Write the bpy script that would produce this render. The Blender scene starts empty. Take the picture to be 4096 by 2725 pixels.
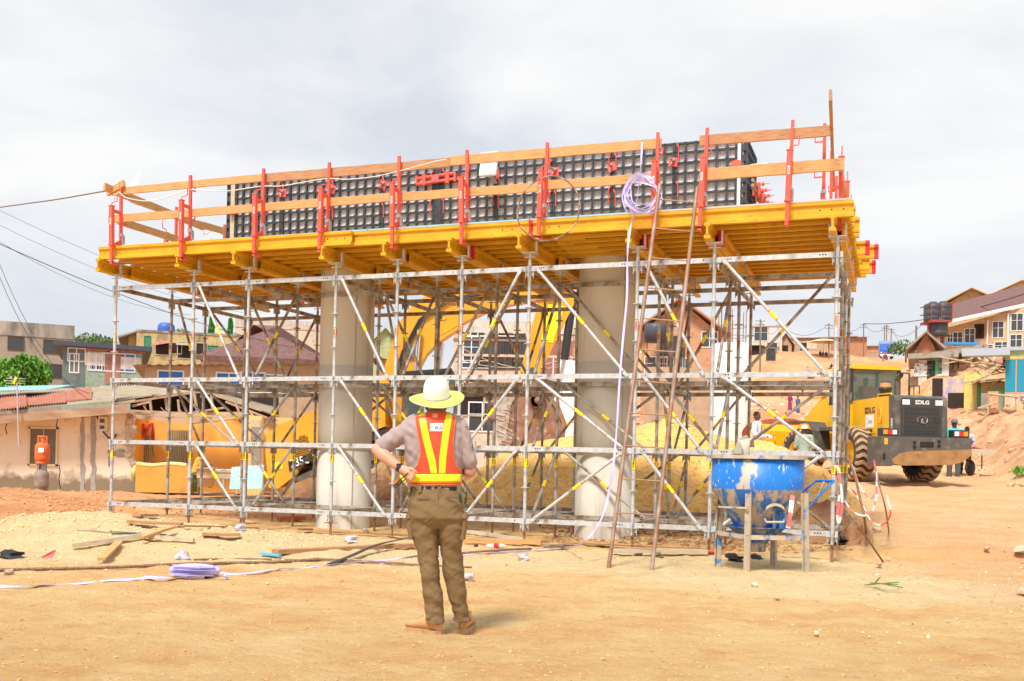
import bpy, bmesh, math, random
from math import sin, cos, pi, radians as R, sqrt, floor
from mathutils import Vector as V, Matrix, noise
random.seed(7)
scene=bpy.context.scene; COL=scene.collection
# ---------------------------------------------------------------- camera model
F=4121.66; PT=0.0084; RL=0.0213; SH=446.54; CZ=1.2; W0,H0=4096,2725; K=4096/2357
def ray(u,v):
    a=(u*K-W0/2)/F; b=-(v*K-H0/2-SH)/F
    a,b=a*cos(RL)-b*sin(RL), b*cos(RL)+a*sin(RL)
    return V((a, cos(PT)-b*sin(PT), sin(PT)+b*cos(PT)))
def at(u,v,d):
    r=ray(u,v); r=r*(d/r.y); r.z+=CZ; return r
def gz(u,v,z=0.0):
    r=ray(u,v); k=(z-CZ)/r.z; r=r*k; r.z=z; return r
cam_d=bpy.data.cameras.new('camera'); cam=bpy.data.objects.new('camera',cam_d); COL.objects.link(cam)
cam_d.sensor_width=36; cam_d.lens=F/W0*36; cam_d.shift_y=SH/W0; cam_d.clip_end=3000; cam_d.clip_start=0.1
cam.matrix_world=Matrix.Translation((0,0,CZ))@Matrix.Rotation(pi/2+PT,4,'X')@Matrix.Rotation(RL,4,'Z')
scene.camera=cam
# ---------------------------------------------------------------- materials
MATS={}
def mat(name,c,c2=None,s=4.0,rough=.75,metal=0,bump=0,bs=None,dirt=None,dn=.5,stretch=(1,1,1),detail=6,alpha=None,trans=0,ramp=(.35,.65),spec=None,emit=None,world=False,bd=.02):
    if name in MATS: return MATS[name]
    m=bpy.data.materials.new(name); m.use_nodes=True; MATS[name]=m
    n=m.node_tree.nodes; l=m.node_tree.links; b=n['Principled BSDF']
    b.inputs['Roughness'].default_value=rough; b.inputs['Metallic'].default_value=metal
    if spec is not None: b.inputs['Specular IOR Level'].default_value=spec
    col=(*c,1); b.inputs['Base Color'].default_value=col
    if alpha is not None: b.inputs['Alpha'].default_value=alpha
    if trans: b.inputs['Transmission Weight'].default_value=trans
    m.diffuse_color=col
    if emit: b.inputs['Emission Color'].default_value=(*emit[0],1); b.inputs['Emission Strength'].default_value=emit[1]
    if c2 or dirt or bump:
        tc=n.new('ShaderNodeTexCoord'); mp=n.new('ShaderNodeMapping'); l.new(tc.outputs['Object'],mp.inputs[0]); mp.inputs['Scale'].default_value=stretch
        if world:
            g=n.new('ShaderNodeNewGeometry'); l.new(g.outputs['Position'],mp.inputs[0])
    cur=None
    if c2:
        t=n.new('ShaderNodeTexNoise'); t.inputs['Scale'].default_value=s; t.inputs['Detail'].default_value=detail; l.new(mp.outputs[0],t.inputs['Vector'])
        r=n.new('ShaderNodeValToRGB'); r.color_ramp.elements[0].position=ramp[0]; r.color_ramp.elements[1].position=ramp[1]
        r.color_ramp.elements[0].color=col; r.color_ramp.elements[1].color=(*c2,1)
        l.new(t.outputs['Fac'],r.inputs[0]); cur=r.outputs[0]
    if dirt: # list of (color, scale, lo, hi, stretch)
        for d in (dirt if isinstance(dirt,list) else [dirt]):
            dc,ds,lo,hi=d[:4]
            t=n.new('ShaderNodeTexNoise'); t.inputs['Scale'].default_value=ds; t.inputs['Detail'].default_value=8; t.inputs['Roughness'].default_value=.65
            if len(d)>4:
                m2=n.new('ShaderNodeMapping'); m2.inputs['Scale'].default_value=d[4]; m2.inputs['Location'].default_value=(3.3,1.7,.4); l.new(mp.outputs[0],m2.inputs[0]); l.new(m2.outputs[0],t.inputs['Vector'])
            else: l.new(mp.outputs[0],t.inputs['Vector'])
            r=n.new('ShaderNodeMapRange'); r.inputs[1].default_value=lo; r.inputs[2].default_value=hi; l.new(t.outputs['Fac'],r.inputs[0])
            x=n.new('ShaderNodeMix'); x.data_type='RGBA'; l.new(r.outputs[0],x.inputs[0])
            if cur: l.new(cur,x.inputs[6])
            else: x.inputs[6].default_value=col
            x.inputs[7].default_value=(*dc,1); cur=x.outputs[2]
    if cur: l.new(cur,b.inputs['Base Color'])
    if bump:
        t=n.new('ShaderNodeTexNoise'); t.inputs['Scale'].default_value=bs or s*4; t.inputs['Detail'].default_value=5; l.new(mp.outputs[0],t.inputs['Vector'])
        q=n.new('ShaderNodeBump'); q.inputs['Strength'].default_value=bump; q.inputs['Distance'].default_value=bd; l.new(t.outputs['Fac'],q.inputs['Height']); l.new(q.outputs[0],b.inputs['Normal'])
    return m
# ---------------------------------------------------------------- object helpers
def tag(o,label=None,cat=None,group=None,kind=None):
    if label: o['label']=label
    if cat: o['category']=cat
    if group: o['group']=group
    if kind: o['kind']=kind
    return o
def thing(name,label,cat,loc=(0,0,0),rz=0,group=None,mtx=None):
    o=bpy.data.objects.new(name,None); COL.objects.link(o); o.empty_display_size=.2
    if mtx is not None: o.matrix_world=mtx
    else: o.location=loc; o.rotation_euler=(0,0,rz)
    return tag(o,label,cat,group)
def basis(d):
    d=V(d).normalized(); a=V((0,0,1)) if abs(d.z)<.95 else V((1,0,0))
    x=d.cross(a).normalized(); y=x.cross(d).normalized(); return x,y,d
class MB:
    def __init__(s): s.v=[]; s.f=[]; s.m=[]; s.sm=[]
    def add(s,vs,fs,mi=0,smooth=False):
        o=len(s.v); s.v+= [tuple(p) for p in vs]; s.f+=[tuple(i+o for i in f) for f in fs]; s.m+=[mi]*len(fs); s.sm+=[smooth]*len(fs); return s
    def box(s,c,d,rot=None,mi=0):
        hx,hy,hz=d[0]/2,d[1]/2,d[2]/2
        P=[V((x*hx,y*hy,z*hz)) for x in(-1,1) for y in(-1,1) for z in(-1,1)]
        if rot is not None: P=[rot@p for p in P]
        P=[p+V(c) for p in P]
        return s.add(P,[(0,1,3,2),(4,6,7,5),(0,4,5,1),(2,3,7,6),(0,2,6,4),(1,5,7,3)],mi)
    def bx(s,x0,x1,y0,y1,z0,z1,mi=0): return s.box(((x0+x1)/2,(y0+y1)/2,(z0+z1)/2),(abs(x1-x0),abs(y1-y0),abs(z1-z0)),None,mi)
    def bar(s,p,q,w,h,mi=0,up=None):
        p=V(p);q=V(q);d=(q-p); x,y,z=basis(d)
        if up is not None:
            y=V(up); y=(y-z*y.dot(z)).normalized(); x=y.cross(z)
        P=[]
        for e in(p,q):
            for a,b in((-1,-1),(1,-1),(1,1),(-1,1)): P.append(e+x*a*w/2+y*b*h/2)
        return s.add(P,[(3,2,1,0),(4,5,6,7),(0,1,5,4),(1,2,6,5),(2,3,7,6),(3,0,4,7)],mi)
    def tube(s,p,q,r,n=10,mi=0,r2=None,cap=True): return s.poly([p,q],[r,r if r2 is None else r2],n,mi,cap)
    def poly(s,pts,r,n=8,mi=0,cap=True,closed=False):
        pts=[V(p) for p in pts]; L=len(pts); rr=r if isinstance(r,(list,tuple)) else [r]*L
        x=None; rings=[]
        for i,p in enumerate(pts):
            if closed: d=(pts[(i+1)%L]-pts[i-1])
            else: d=(pts[min(i+1,L-1)]-pts[max(i-1,0)])
            d=d.normalized() if d.length>1e-9 else V((0,0,1))
            if x is None: x,y,_=basis(d)
            else:
                x=(x-d*x.dot(d)); 
                if x.length<1e-6: x,y,_=basis(d)
                x.normalize(); 
            y=d.cross(x)
            rings.append([p+(x*cos(2*pi*k/n)+y*sin(2*pi*k/n))*rr[i] for k in range(n)])
        vs=[v for g in rings for v in g]; fs=[]
        for i in range(L if closed else L-1):
            j=(i+1)%L
            for k in range(n): fs.append((i*n+k,i*n+(k+1)%n,j*n+(k+1)%n,j*n+k))
        s.add(vs,fs,mi,True)
        if cap and not closed: s.add(rings[0],[tuple(range(n))[::-1]],mi); s.add(rings[-1],[tuple(range(n))],mi)
        return s
    def lathe(s,prof,n=24,c=(0,0,0),mi=0,smooth=True,mtx=None):
        vs=[]; fs=[]
        for r,z in prof:
            for k in range(n):
                p=V((r*cos(2*pi*k/n),r*sin(2*pi*k/n),z))
                if mtx is not None: p=mtx@p
                vs.append(p+V(c))
        for i in range(len(prof)-1):
            for k in range(n): fs.append((i*n+k,i*n+(k+1)%n,(i+1)*n+(k+1)%n,(i+1)*n+k))
        return s.add(vs,fs,mi,smooth)
    def prism(s,poly,a,b,axis='y',mi=0,smooth=False):
        # polygon given in the two other axes (x,z for 'y'; y,z for 'x'; x,y for 'z')
        def P(p,t): return {'y':(p[0],t,p[1]),'x':(t,p[0],p[1]),'z':(p[0],p[1],t)}[axis]
        n=len(poly); vs=[P(p,a) for p in poly]+[P(p,b) for p in poly]
        s.add(vs,[tuple(range(n))[::-1],tuple(range(n,2*n))],mi)
        s.add(vs,[(i,(i+1)%n,(i+1)%n+n,i+n) for i in range(n)],mi,smooth)
        return s
    def loft(s,rings,mi=0,smooth=True,cap=True,closed=True):
        n=len(rings[0]); vs=[p for g in rings for p in g]; fs=[]
        for i in range(len(rings)-1):
            for k in range(n if closed else n-1): fs.append((i*n+k,i*n+(k+1)%n,(i+1)*n+(k+1)%n,(i+1)*n+k))
        s.add(vs,fs,mi,smooth)
        if cap and closed: s.add(rings[0],[tuple(range(n))[::-1]],mi); s.add(rings[-1],[tuple(range(n))],mi)
        return s
    def blob(s,c,r,seed=0,mi=0,amp=.25,sub=1,smooth=False):
        bm=bmesh.new(); bmesh.ops.create_icosphere(bm,subdivisions=sub,radius=1)
        rr=r if isinstance(r,(tuple,list)) else (r,r,r)
        vs=[]
        for v in bm.verts:
            k=1+amp*noise.noise(v.co*1.6+V((seed*3.1,seed*1.7,seed)))*2
            vs.append(V((v.co.x*rr[0],v.co.y*rr[1],v.co.z*rr[2]))*k+V(c))
        fs=[tuple(v.index for v in f.verts) for f in bm.faces]; bm.free()
        return s.add(vs,fs,mi,smooth)
    def merge(s,o,mtx=None):
        vs=[(mtx@V(p)) if mtx is not None else p for p in o.v]; k=len(s.v)
        s.v+=[tuple(p) for p in vs]; s.f+=[tuple(i+k for i in f) for f in o.f]; s.m+=o.m; s.sm+=o.sm; return s
    def mesh(s,name,mats,fix=False):
        me=bpy.data.meshes.new(name); me.from_pydata(s.v,[],s.f)
        for m in (mats if isinstance(mats,(list,tuple)) else [mats]): me.materials.append(m)
        me.polygons.foreach_set('material_index',s.m); me.polygons.foreach_set('use_smooth',s.sm)
        if fix:
            bm=bmesh.new(); bm.from_mesh(me); bmesh.ops.recalc_face_normals(bm,faces=bm.faces); bm.to_mesh(me); bm.free()
        me.update(); return me
    def build(s,name,mats,parent=None,loc=None,rz=0,fix=True):
        me=s.mesh(name,mats,fix); return link(name,me,parent,loc,rz)
def link(name,me,parent=None,loc=None,rz=0):
    o=bpy.data.objects.new(name,me); COL.objects.link(o); o.parent=parent
    if loc is not None: o.location=loc
    if rz: o.rotation_euler=(0,0,rz)
    return o
def ctree(o,parent=None,depth=2):
    c=o.copy(); COL.objects.link(c); c.parent=parent
    if parent is None and o.parent is not None: c.parent=None
    if depth>0:
        for ch in list(o.children): ctree(ch,c,depth-1)
    return c
def bevel(o,w=.01,seg=2):
    m=o.modifiers.new('b','BEVEL'); m.width=w; m.segments=seg; m.limit_method='ANGLE'; m.angle_limit=R(40); return o
def text(body,size,name,m,parent,mtx,depth=.002,align='CENTER',bold=0,sx=1):
    cu=bpy.data.curves.new('txt','FONT'); cu.body=body; cu.size=size; cu.extrude=depth; cu.align_x=align; cu.align_y='CENTER'; cu.offset=bold; cu.resolution_u=2
    t=bpy.data.objects.new('txt',cu); COL.objects.link(t); dg=bpy.context.evaluated_depsgraph_get(); dg.update()
    me=bpy.data.meshes.new_from_object(t.evaluated_get(dg)); bpy.data.objects.remove(t); bpy.data.curves.remove(cu)
    me.transform(mtx@Matrix.Diagonal((sx,1,1,1))); me.materials.clear(); me.materials.append(m); me.name=name
    return link(name,me,parent)
def baked(o):
    dg=bpy.context.evaluated_depsgraph_get(); dg.update()
    me=bpy.data.meshes.new_from_object(o.evaluated_get(dg)); o.modifiers.clear(); o.data=me; return o
def fmtx(p,xa,up):  # frame: x right, y up, z out
    x=V(xa).normalized(); y=V(up).normalized(); z=x.cross(y)
    m=Matrix((x,y,z)).transposed().to_4x4(); m.translation=V(p); return m
def ss(a,b,x):
    t=max(0,min(1,(x-a)/(b-a))); return t*t*(3-2*t)
def fbm(x,y,z=0,o=4):
    s=0;a=1;f=1
    for _ in range(o): s+=a*noise.noise(V((x*f,y*f,z))); a*=.5; f*=2.03
    return s
# ---------------------------------------------------------------- terrain
SANDR=(-6.5,13.6)
def hgt(x,y):
    h=.02*ss(8,14,y)
    # low sand spill in front of the left end of the scaffold
    h+=.34*math.exp(-(((x+5.6)/2.3)**2+((y-13.6)/1.5)**2))+(.22*math.exp(-(((x+8.6)/1.8)**2+((y-14.0)/1.2)**2))-.10*math.exp(-(((x+7.0)/.5)**2+((y-14.4)/1.8)**2)))*(1+.6*noise.noise(V((x*.9,y*1.1,2))))
    h+=.14*math.exp(-(((x+3.6)/2.0)**2+((y-12.4)/.9)**2))
    h+=.12*math.exp(-(((x-3.2)/1.8)**2+((y-10.4)/.8)**2))
    # red earth bank on the left between the sand and the house
    h+=.40*ss(15.5,18,y)*ss(-4,-9,x)*(1-ss(22,26,y))*(.75+.5*noise.noise(V((x*.45,y*.6,3))))
    h-=.35*math.exp(-(((x+8.8)/1.5)**2+((y-16)/.8)**2))
    # road climbing away on the right, terrain rising behind
    r=ss(-2,9,x)
    prof=0
    for a,b,k in ((13,27,.85),(27,60,1.9),(60,120,5.6),(120,175,12),(175,260,5)): prof+=k*max(0,min(1,(y-a)/(b-a)))
    left=0
    for a,b,k in ((36,70,.5),(70,140,3),(140,260,5)): left+=k*max(0,min(1,(y-a)/(b-a)))
    h+=prof*r+left*(1-r)
    # bank on the right of the road
    xb=14.1+(y-30)*.235+.8*noise.noise(V((y*.22,3,1)))
    if y>20: h+=(1.7+.7*noise.noise(V((x*.35,y*.4,9)))+.3*fbm(x*1.1,y*1.1,4,3))*ss(xb,xb+2.2,x)*ss(20,28,y)*(1-ss(120,160,y))
    if y>50: h+=2.3*ss(52,64,y)*(1-ss(95,130,y))*ss(xb,xb+4,x)
    if y>13.5 and y<24: h+=.10*ss(3,5.5,x)*(1-ss(6.8,8,x))*(1-ss(17,20,y))
    # gully relief on the hillside
    if y>36:
        g=fbm(x*.11,y*.06,5,3); h+=g*(.25+.9*ss(40,100,y))*(.4+.6*r)
    # clods
    if y<40:
        a=.5+.5*noise.noise(V((x*.5,y*.5,7)))
        k=.03*fbm(x*2.1,y*2.6,1,3)*a+.016*fbm(x*6,y*8,2,3)
        sandy=math.exp(-(((x+5.6)/4)**2+((y-13.6)/2.4)**2))
        k+=sandy*.05*fbm(x*1.7,y*2.3,4,4)
        if x>4.5: k+=.012*fbm(x*.6,y*5,8,2)
        k+=max(0,noise.noise(V((x*5.5,y*6.5,31)))-.28)*.075*(.3+.9*a)+max(0,noise.noise(V((x*13,y*15,11)))-.34)*.04
        if y>8 and x>1.5:
            for off in (3.3,5.1,6.0,7.7):
                dx=x-(off+.262*(y-8)+.25*sin(y*.25+off)); k-=.028*math.exp(-(dx/.2)**2)*(.75+.25*sin(y*18+6*abs(dx)*8))-.012*math.exp(-((abs(dx)-.32)/.1)**2)
        h+=k*ss(3,5,y)
    return h
def ground():
    ys=[]; y=-14.0
    while y<900:
        ys.append(y); y+= .9 if y<3.5 else (.030+.0035*(y-3.5) if y<22 else .11+.03*(y-22))
    nx=500; vs=[]
    for y in ys:
        hw=9+max(y,0)*.62
        for i in range(nx+1):
            s_=i/nx*2-1; x=hw*s_*(1+.0*abs(s_)) if abs(s_)<.94 else hw*(s_/abs(s_))*(.94+((abs(s_)-.94)/.06)**2*3)
            vs.append((x,y,hgt(x,y) if y>-13 else 0))
    fs=[]; n=nx+1
    for j in range(len(ys)-1):
        for i in range(nx): fs.append((j*n+i,j*n+i+1,(j+1)*n+i+1,(j+1)*n+i))
    me=bpy.data.meshes.new('ground'); me.from_pydata(vs,[],fs); me.polygons.foreach_set('use_smooth',[True]*len(fs))
    m=bpy.data.materials.new('sandy laterite earth'); m.use_nodes=True; n=m.node_tree.nodes; l=m.node_tree.links; b=n['Principled BSDF']; b.inputs['Roughness'].default_value=.95; b.inputs['Specular IOR Level'].default_value=.15
    g=n.new('ShaderNodeNewGeometry'); pos=g.outputs['Position']
    def N(sc,det=6,st=(1,1,1),loc=(0,0,0),ro=.55):
        mp=n.new('ShaderNodeMapping'); mp.inputs['Scale'].default_value=st; mp.inputs['Location'].default_value=loc; l.new(pos,mp.inputs[0])
        t=n.new('ShaderNodeTexNoise'); t.inputs['Scale'].default_value=sc; t.inputs['Detail'].default_value=det; t.inputs['Roughness'].default_value=ro; l.new(mp.outputs[0],t.inputs['Vector']); return t.outputs['Fac']
    def MR(x,a,b_):
        r=n.new('ShaderNodeMapRange'); r.inputs[1].default_value=a; r.inputs[2].default_value=b_; r.interpolation_type='SMOOTHSTEP'; l.new(x,r.inputs[0]); return r.outputs[0]
    def MX(f,a,b_):
        x=n.new('ShaderNodeMix'); x.data_type='RGBA'; l.new(f,x.inputs[0])
        for s_,k in ((a,6),(b_,7)):
            if isinstance(s_,tuple): x.inputs[k].default_value=(*s_,1)
            else: l.new(s_,x.inputs[k])
        return x.outputs[2]
    def MA(op,a,b_):
        x=n.new('ShaderNodeMath'); x.operation=op
        for s_,k in ((a,0),(b_,1)):
            if isinstance(s_,(int,float)): x.inputs[k].default_value=s_
            else: l.new(s_,x.inputs[k])
        x.use_clamp=False; return x.outputs[0]
    sand=MX(MR(N(1.9,8),.35,.65),(.86,.60,.29),(.83,.54,.235))
    orange=MX(MR(N(2.6,8),.35,.65),(.80,.475,.20),(.74,.385,.145))
    red=MX(MR(N(1.3,8),.35,.62),(.74,.36,.16),(.58,.22,.085))
    pale=MX(MR(N(3,8),.35,.65),(.84,.66,.38),(.80,.58,.30))
    base=MX(MR(N(.9,10,(1,1.2,1),(0,0,0),.72),.40,.62),sand,orange)
    xyz=n.new('ShaderNodeSeparateXYZ'); l.new(pos,xyz.inputs[0]); X,Y,Z=xyz.outputs
    wob=MA('MULTIPLY',MA('SUBTRACT',N(.5,6),.5),7)
    # pale building sand: band around the scaffold front
    def gauss(cx,cy,rx,ry,k=1.0):
        a=MA('POWER',MA('ABSOLUTE',MA('DIVIDE',MA('SUBTRACT',X,cx),rx),0),2); c=MA('POWER',MA('ABSOLUTE',MA('DIVIDE',MA('SUBTRACT',Y,cy),ry),0),2)
        s_=MA('SUBTRACT',1,MA('ADD',a,c)); return MR(MA('ADD',s_,MA('MULTIPLY',wob,.22)),-.25,.35)
    f=MA('MAXIMUM',gauss(-4.6,13.2,4.2,2.6),MA('MAXIMUM',gauss(.8,12.3,4.2,1.5),gauss(3.6,10.2,2.6,1.1)))
    c=MX(f,base,pale)
    # red earth on the left bank, behind, on the hill
    rl=MR(MA('ADD',MA('SUBTRACT',MA('MULTIPLY',X,-1),MA('MULTIPLY',MA('SUBTRACT',15.2,Y),3)),wob),5.5,8.5)
    bk=MR(MA('ADD',Y,wob),34,44)
    rl2=MA('MULTIPLY',MR(MA('ADD',MA('MULTIPLY',X,-1),MA('MULTIPLY',wob,.25)),6.1,6.9),MR(MA('ADD',Y,MA('MULTIPLY',wob,.25)),12.4,13.4))
    c=MX(MA('MAXIMUM',MA('MAXIMUM',rl2,MA('MULTIPLY',rl,MR(Y,18.2,20))),bk),c,red)
    rd=MA('MULTIPLY',MR(MA('ADD',MA('SUBTRACT',X,MA('MULTIPLY',Y,.14)),MA('MULTIPLY',wob,.5)),2.6,4.6),MR(Y,5,9))
    road=MX(MR(N(.9,9,(1,1.5,1),(0,0,0),.65),.36,.64),(.79,.49,.265),(.74,.375,.175))
    c=MX(MA('MULTIPLY',rd,MA('SUBTRACT',1,bk)),c,road)
    bkx=MR(MA('SUBTRACT',MA('SUBTRACT',X,MA('MULTIPLY',MA('SUBTRACT',Y,30),.235)),MA('ADD',MA('MULTIPLY',wob,.3),13.6)),0,1.6)
    c=MX(MA('MULTIPLY',bkx,MR(Y,20,26)),c,MX(MR(N(1.1,9,(1,1,2),(0,0,0),.7),.36,.64),(.72,.44,.25),(.50,.23,.11)))
    hill=MX(MR(N(.12,8,(1,.5,1)),.4,.6),(.66,.34,.18),(.56,.225,.10))
    c=MX(MR(Y,60,85),c,hill)
    sp2=MR(N(24,9,(1,1.5,1),(8,3,0),.8),.60,.66); c=MX(MA('MULTIPLY',sp2,.45),c,(.60,.36,.18)); fine=MR(N(38,6,(1,1.6,1),(5,5,0),.75),.38,.62); c=MX(MA('MULTIPLY',fine,.25),c,(.90,.70,.42)); sp=MR(N(13,8,(1,1.7,1),(2,7,0),.75),.63,.70); c=MX(MA('MULTIPLY',sp,.75),c,(.50,.27,.12))
    dk=MR(N(4.5,8,(1,2.4,1),(4,2,0),.7),.63,.76); c=MX(MA('MULTIPLY',dk,.55),c,(.56,.29,.13))
    lt=MR(N(7,6,(1,2,1),(1,9,0),.7),.68,.78); c=MX(MA('MULTIPLY',lt,.6),c,(.88,.76,.56))
    l.new(c,b.inputs['Base Color'])
    bp=n.new('ShaderNodeBump'); bp.inputs['Strength'].default_value=1.0; bp.inputs['Distance'].default_value=.055
    l.new(MA('ADD',N(14,9,(1,1.8,1),(0,0,0),.78),MA('MULTIPLY',N(2.4,6,(1,1.6,1)),1.2)),bp.inputs['Height']); l.new(bp.outputs[0],b.inputs['Normal'])
    me.materials.append(m); o=link('ground',me); tag(o,kind='structure')
ground()
def gh(x,y): return hgt(x,y)
def gpr(u,v,lo=60,hi=239):
    for k in range(12):
        p=gpt(u,v+1.5*k,lo,hi)
        if p.y<hi-1: return p
    return p
def gpt(u,v,lo=3,hi=300):
    # where the pixel ray meets the terrain
    r=ray(u,v); y=lo; prev=None
    while y<hi:
        x=r.x/r.y*y; z=CZ+r.z/r.y*y
        if z<=hgt(x,y): return V((x,y,hgt(x,y)))
        y+=.02 if y<25 else .2
    return V((x,y,hgt(x,y)))
# ---------------------------------------------------------------- scaffold frame
TH=.354; SO=V((-6.5085,16.7768,.3346)); SK=1.0207
BX=[b*SK for b in (0,1.5,2.5,4,5,6,7,8.5,9.5,11)]; RQ=[0,1.3875,2.3307,3.7232]; LV=[0,1,2,3.5]
SM=Matrix.Translation(SO)@Matrix.Rotation(-TH,4,'Z')
def S(t,q,z): return SM@V((t,q,z-SO.z))          # z is world height
def st(u,q):                                      # t where pixel column u meets the plane q (height 4.5)
    lo,hi=-8,20
    for _ in range(50):
        m=(lo+hi)/2; p=S(m,q,4.5)-V((0,0,CZ)); r=ray(u,560)
        if p.x/p.y < r.x/r.y: lo=m
        else: hi=m
    return lo
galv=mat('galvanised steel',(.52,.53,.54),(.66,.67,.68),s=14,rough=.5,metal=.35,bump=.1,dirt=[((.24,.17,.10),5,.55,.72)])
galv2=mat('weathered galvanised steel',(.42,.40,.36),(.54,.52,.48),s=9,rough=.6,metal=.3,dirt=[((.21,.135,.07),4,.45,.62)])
rust=mat('rusty steel',(.25,.11,.055),(.36,.2,.12),s=20,rough=.8,bump=.2)
yel=mat('yellow coated timber',(.68,.345,.006),(.80,.43,.012),s=3,rough=.5,stretch=(1,4,4),dirt=[((.45,.22,.03),9,.58,.70),((.80,.66,.38),7,.66,.74),((.25,.12,.03),26,.68,.74)])
redp=mat('orange red paint',(.82,.10,.065),(.86,.13,.09),s=6,rough=.5,dirt=[((.72,.35,.28),25,.64,.72)])
crim=mat('crimson plastic cap',(.72,.02,.045),rough=.5)
lblY=mat('yellow sticker',(.92,.85,.02),rough=.5); lblR=mat('red sticker band',(.8,.06,.04),rough=.5); lblW=mat('white sticker',(.85,.85,.85),rough=.5); blk=mat('black ink',(.02,.02,.02),rough=.6)
hole=mat('dark hole',(.02,.018,.015),rough=.9)
wood=mat('sawn timber board',(.56,.30,.11),(.66,.38,.16),s=6,rough=.8,stretch=(1,9,9),dirt=[((.36,.17,.06),5,.57,.7)],bump=.15)
wood2=mat('reddish sawn timber',(.43,.20,.095),(.54,.29,.15),s=7,rough=.8,stretch=(1,9,9),dirt=[((.26,.12,.06),6,.57,.7)],bump=.15)
palew=mat('pale weathered timber',(.52,.42,.28),(.62,.52,.38),s=8,rough=.85,stretch=(1,6,6),dirt=[((.34,.24,.14),6,.55,.7)])
sc=thing('scaffolding','tall grey ring-lock scaffold of four rows of posts under the yellow beam deck','scaffold',mtx=SM)
# standard (post): local z, height 0 = bottom ledger
def post_mesh():
    m=MB(); m.tube((0,0,-.09),(0,0,3.66),.0242,12)
    for z in (.5,2.5): m.tube((0,0,z+.55-.5),(0,0,z+.78-.5),.0262,12)
    return m
def ros_mesh():
    m=MB(); n=16
    for z in [0,.5,1,1.5,2,2.5,3,3.5]:
        prof=[(.025,z-.005),(.06,z-.005),(.06,z+.005),(.025,z+.005)]
        m.lathe(prof,16,smooth=False)
    return m
def wedge_mesh():
    m=MB()
    for z in LV:
        for a in (0,pi/2,pi,3*pi/2):
            c,s_=cos(a),sin(a); rt=Matrix.Rotation(a,3,'Z')
            m.box((c*.05,s_*.05,z+.035),(.035,.028,.075),rt); m.box((c*.058,s_*.058,z-.03),(.008,.02,.13),rt); m.box((c*.045,s_*.045,z-.035),(.03,.024,.05),rt)
    return m
def sticker_mesh(z0=.78):
    m=MB()
    for z in (z0,):
        m.lathe([(.0257,z),(.0257,z+.13)],14,mi=0); m.lathe([(.0262,z-.004),(.0262,z+.006)],14,mi=1); m.lathe([(.0262,z+.124),(.0262,z+.134)],14,mi=1)
        for k in range(3):
            m.box((-.008+k*.008,-.0262,z+.065),(.004,.002,.09),None,2 if k!=1 else 1)
            m.box((.0262,-.008+k*.008,z+.065),(.002,.004,.09),None,1 if k!=1 else 2)
            m.box((-.0262,-.008+k*.008,z+.065),(.002,.004,.09),None,1 if k!=1 else 2)
    return m
def jack_mesh():
    m=MB(); m.tube((0,0,-.42),(0,0,-.09),.019,10,mi=0); m.lathe([(.03,-.13),(.03,-.10),(.026,-.09)],12,mi=0); m.bar((-.1,0,-.115),(.1,0,-.115),.02,.014,0); m.bx(-.075,.075,-.075,.075,-.335,-.325)
    return m
def head_mesh():
    m=MB(); m.tube((0,0,3.66),(0,0,3.755),.019,10); m.bar((-.08,0,3.70),(.08,0,3.70),.02,.014)
    m.bx(-.1,.1,-.09,.09,3.747,3.755)
    for x in (-.1,.1):
        m.bx(x-.004,x+.004,-.03,.03,3.755,3.93); m.bx(x-.012,x+.012,-.034,-.026,3.755,3.92)
    return m
PM,KM,KM2,JM,HM=(f.mesh(n,mt,True) for f,n,mt in ((post_mesh().merge(ros_mesh()).merge(wedge_mesh()),'standard',galv),(sticker_mesh(),'sticker',[lblY,lblR,blk]),(sticker_mesh(2.66),'sticker',[lblY,lblR,blk]),(jack_mesh(),'base_jack',rust),(head_mesh(),'fork_head',galv)))
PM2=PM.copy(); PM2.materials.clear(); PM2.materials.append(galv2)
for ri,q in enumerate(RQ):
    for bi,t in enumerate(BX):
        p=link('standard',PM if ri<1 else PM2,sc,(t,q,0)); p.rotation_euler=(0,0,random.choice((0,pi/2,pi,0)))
        for nm,me in (('sticker',KM),('sticker',KM2),('base_jack',JM)): link(nm,me,p)
        h=link('fork_head',HM,p); h.rotation_euler=(0,0,-p.rotation_euler[2])
def ledger_mesh(L,holes,mt,nm='ledger'):
    m=MB(); m.bx(.06,L-.06,-.015,.015,.005,.07)
    for x in (.055,L-.055): m.bx(x-.028,x+.028,-.02,.02,-.0,.062)
    for e in (.14,L-.14):
        for k in range(holes):
            x=e+(k*.035 if e<1 and e<L/2 else -k*.035)
            for s_ in (-.0155,.0155): m.lathe([(0,0),(.0105,0)],10,c=(x,s_,.04),mi=1,mtx=Matrix.Rotation(pi/2,3,'X'))
    return m.mesh(nm,[mt,hole],True)
cache={}
def ledger(name,p,q_,row):
    p=V(p);q_=V(q_); L=(q_-p).length; key=(name,round(L,2),row>0)
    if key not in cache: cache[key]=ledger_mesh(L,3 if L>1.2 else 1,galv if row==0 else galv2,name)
    o=link(name,cache[key],sc,p); d=q_-p; o.rotation_euler=(0,0,math.atan2(d.y,d.x)); return o
led=[]
for ri,q in enumerate(RQ):
    for z in LV:
        for i in range(9):
            led.append((ri*10+ (0 if z else 1),(BX[i],q,z),(BX[i+1],q,z),ri))
led.sort(key=lambda a:a[0])
rest=MB()
for k,(w,p,q_,ri) in enumerate(led):
    if k<100: ledger('ledger',p,q_,ri)
    else: rest.bar(V(p)+V((.06,0,.037)),V(q_)+V((-.06,0,.037)),.03,.065,up=(0,0,1))
tag(rest.build('ledger',galv2,sc),kind='stuff')
tr=[]
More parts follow.
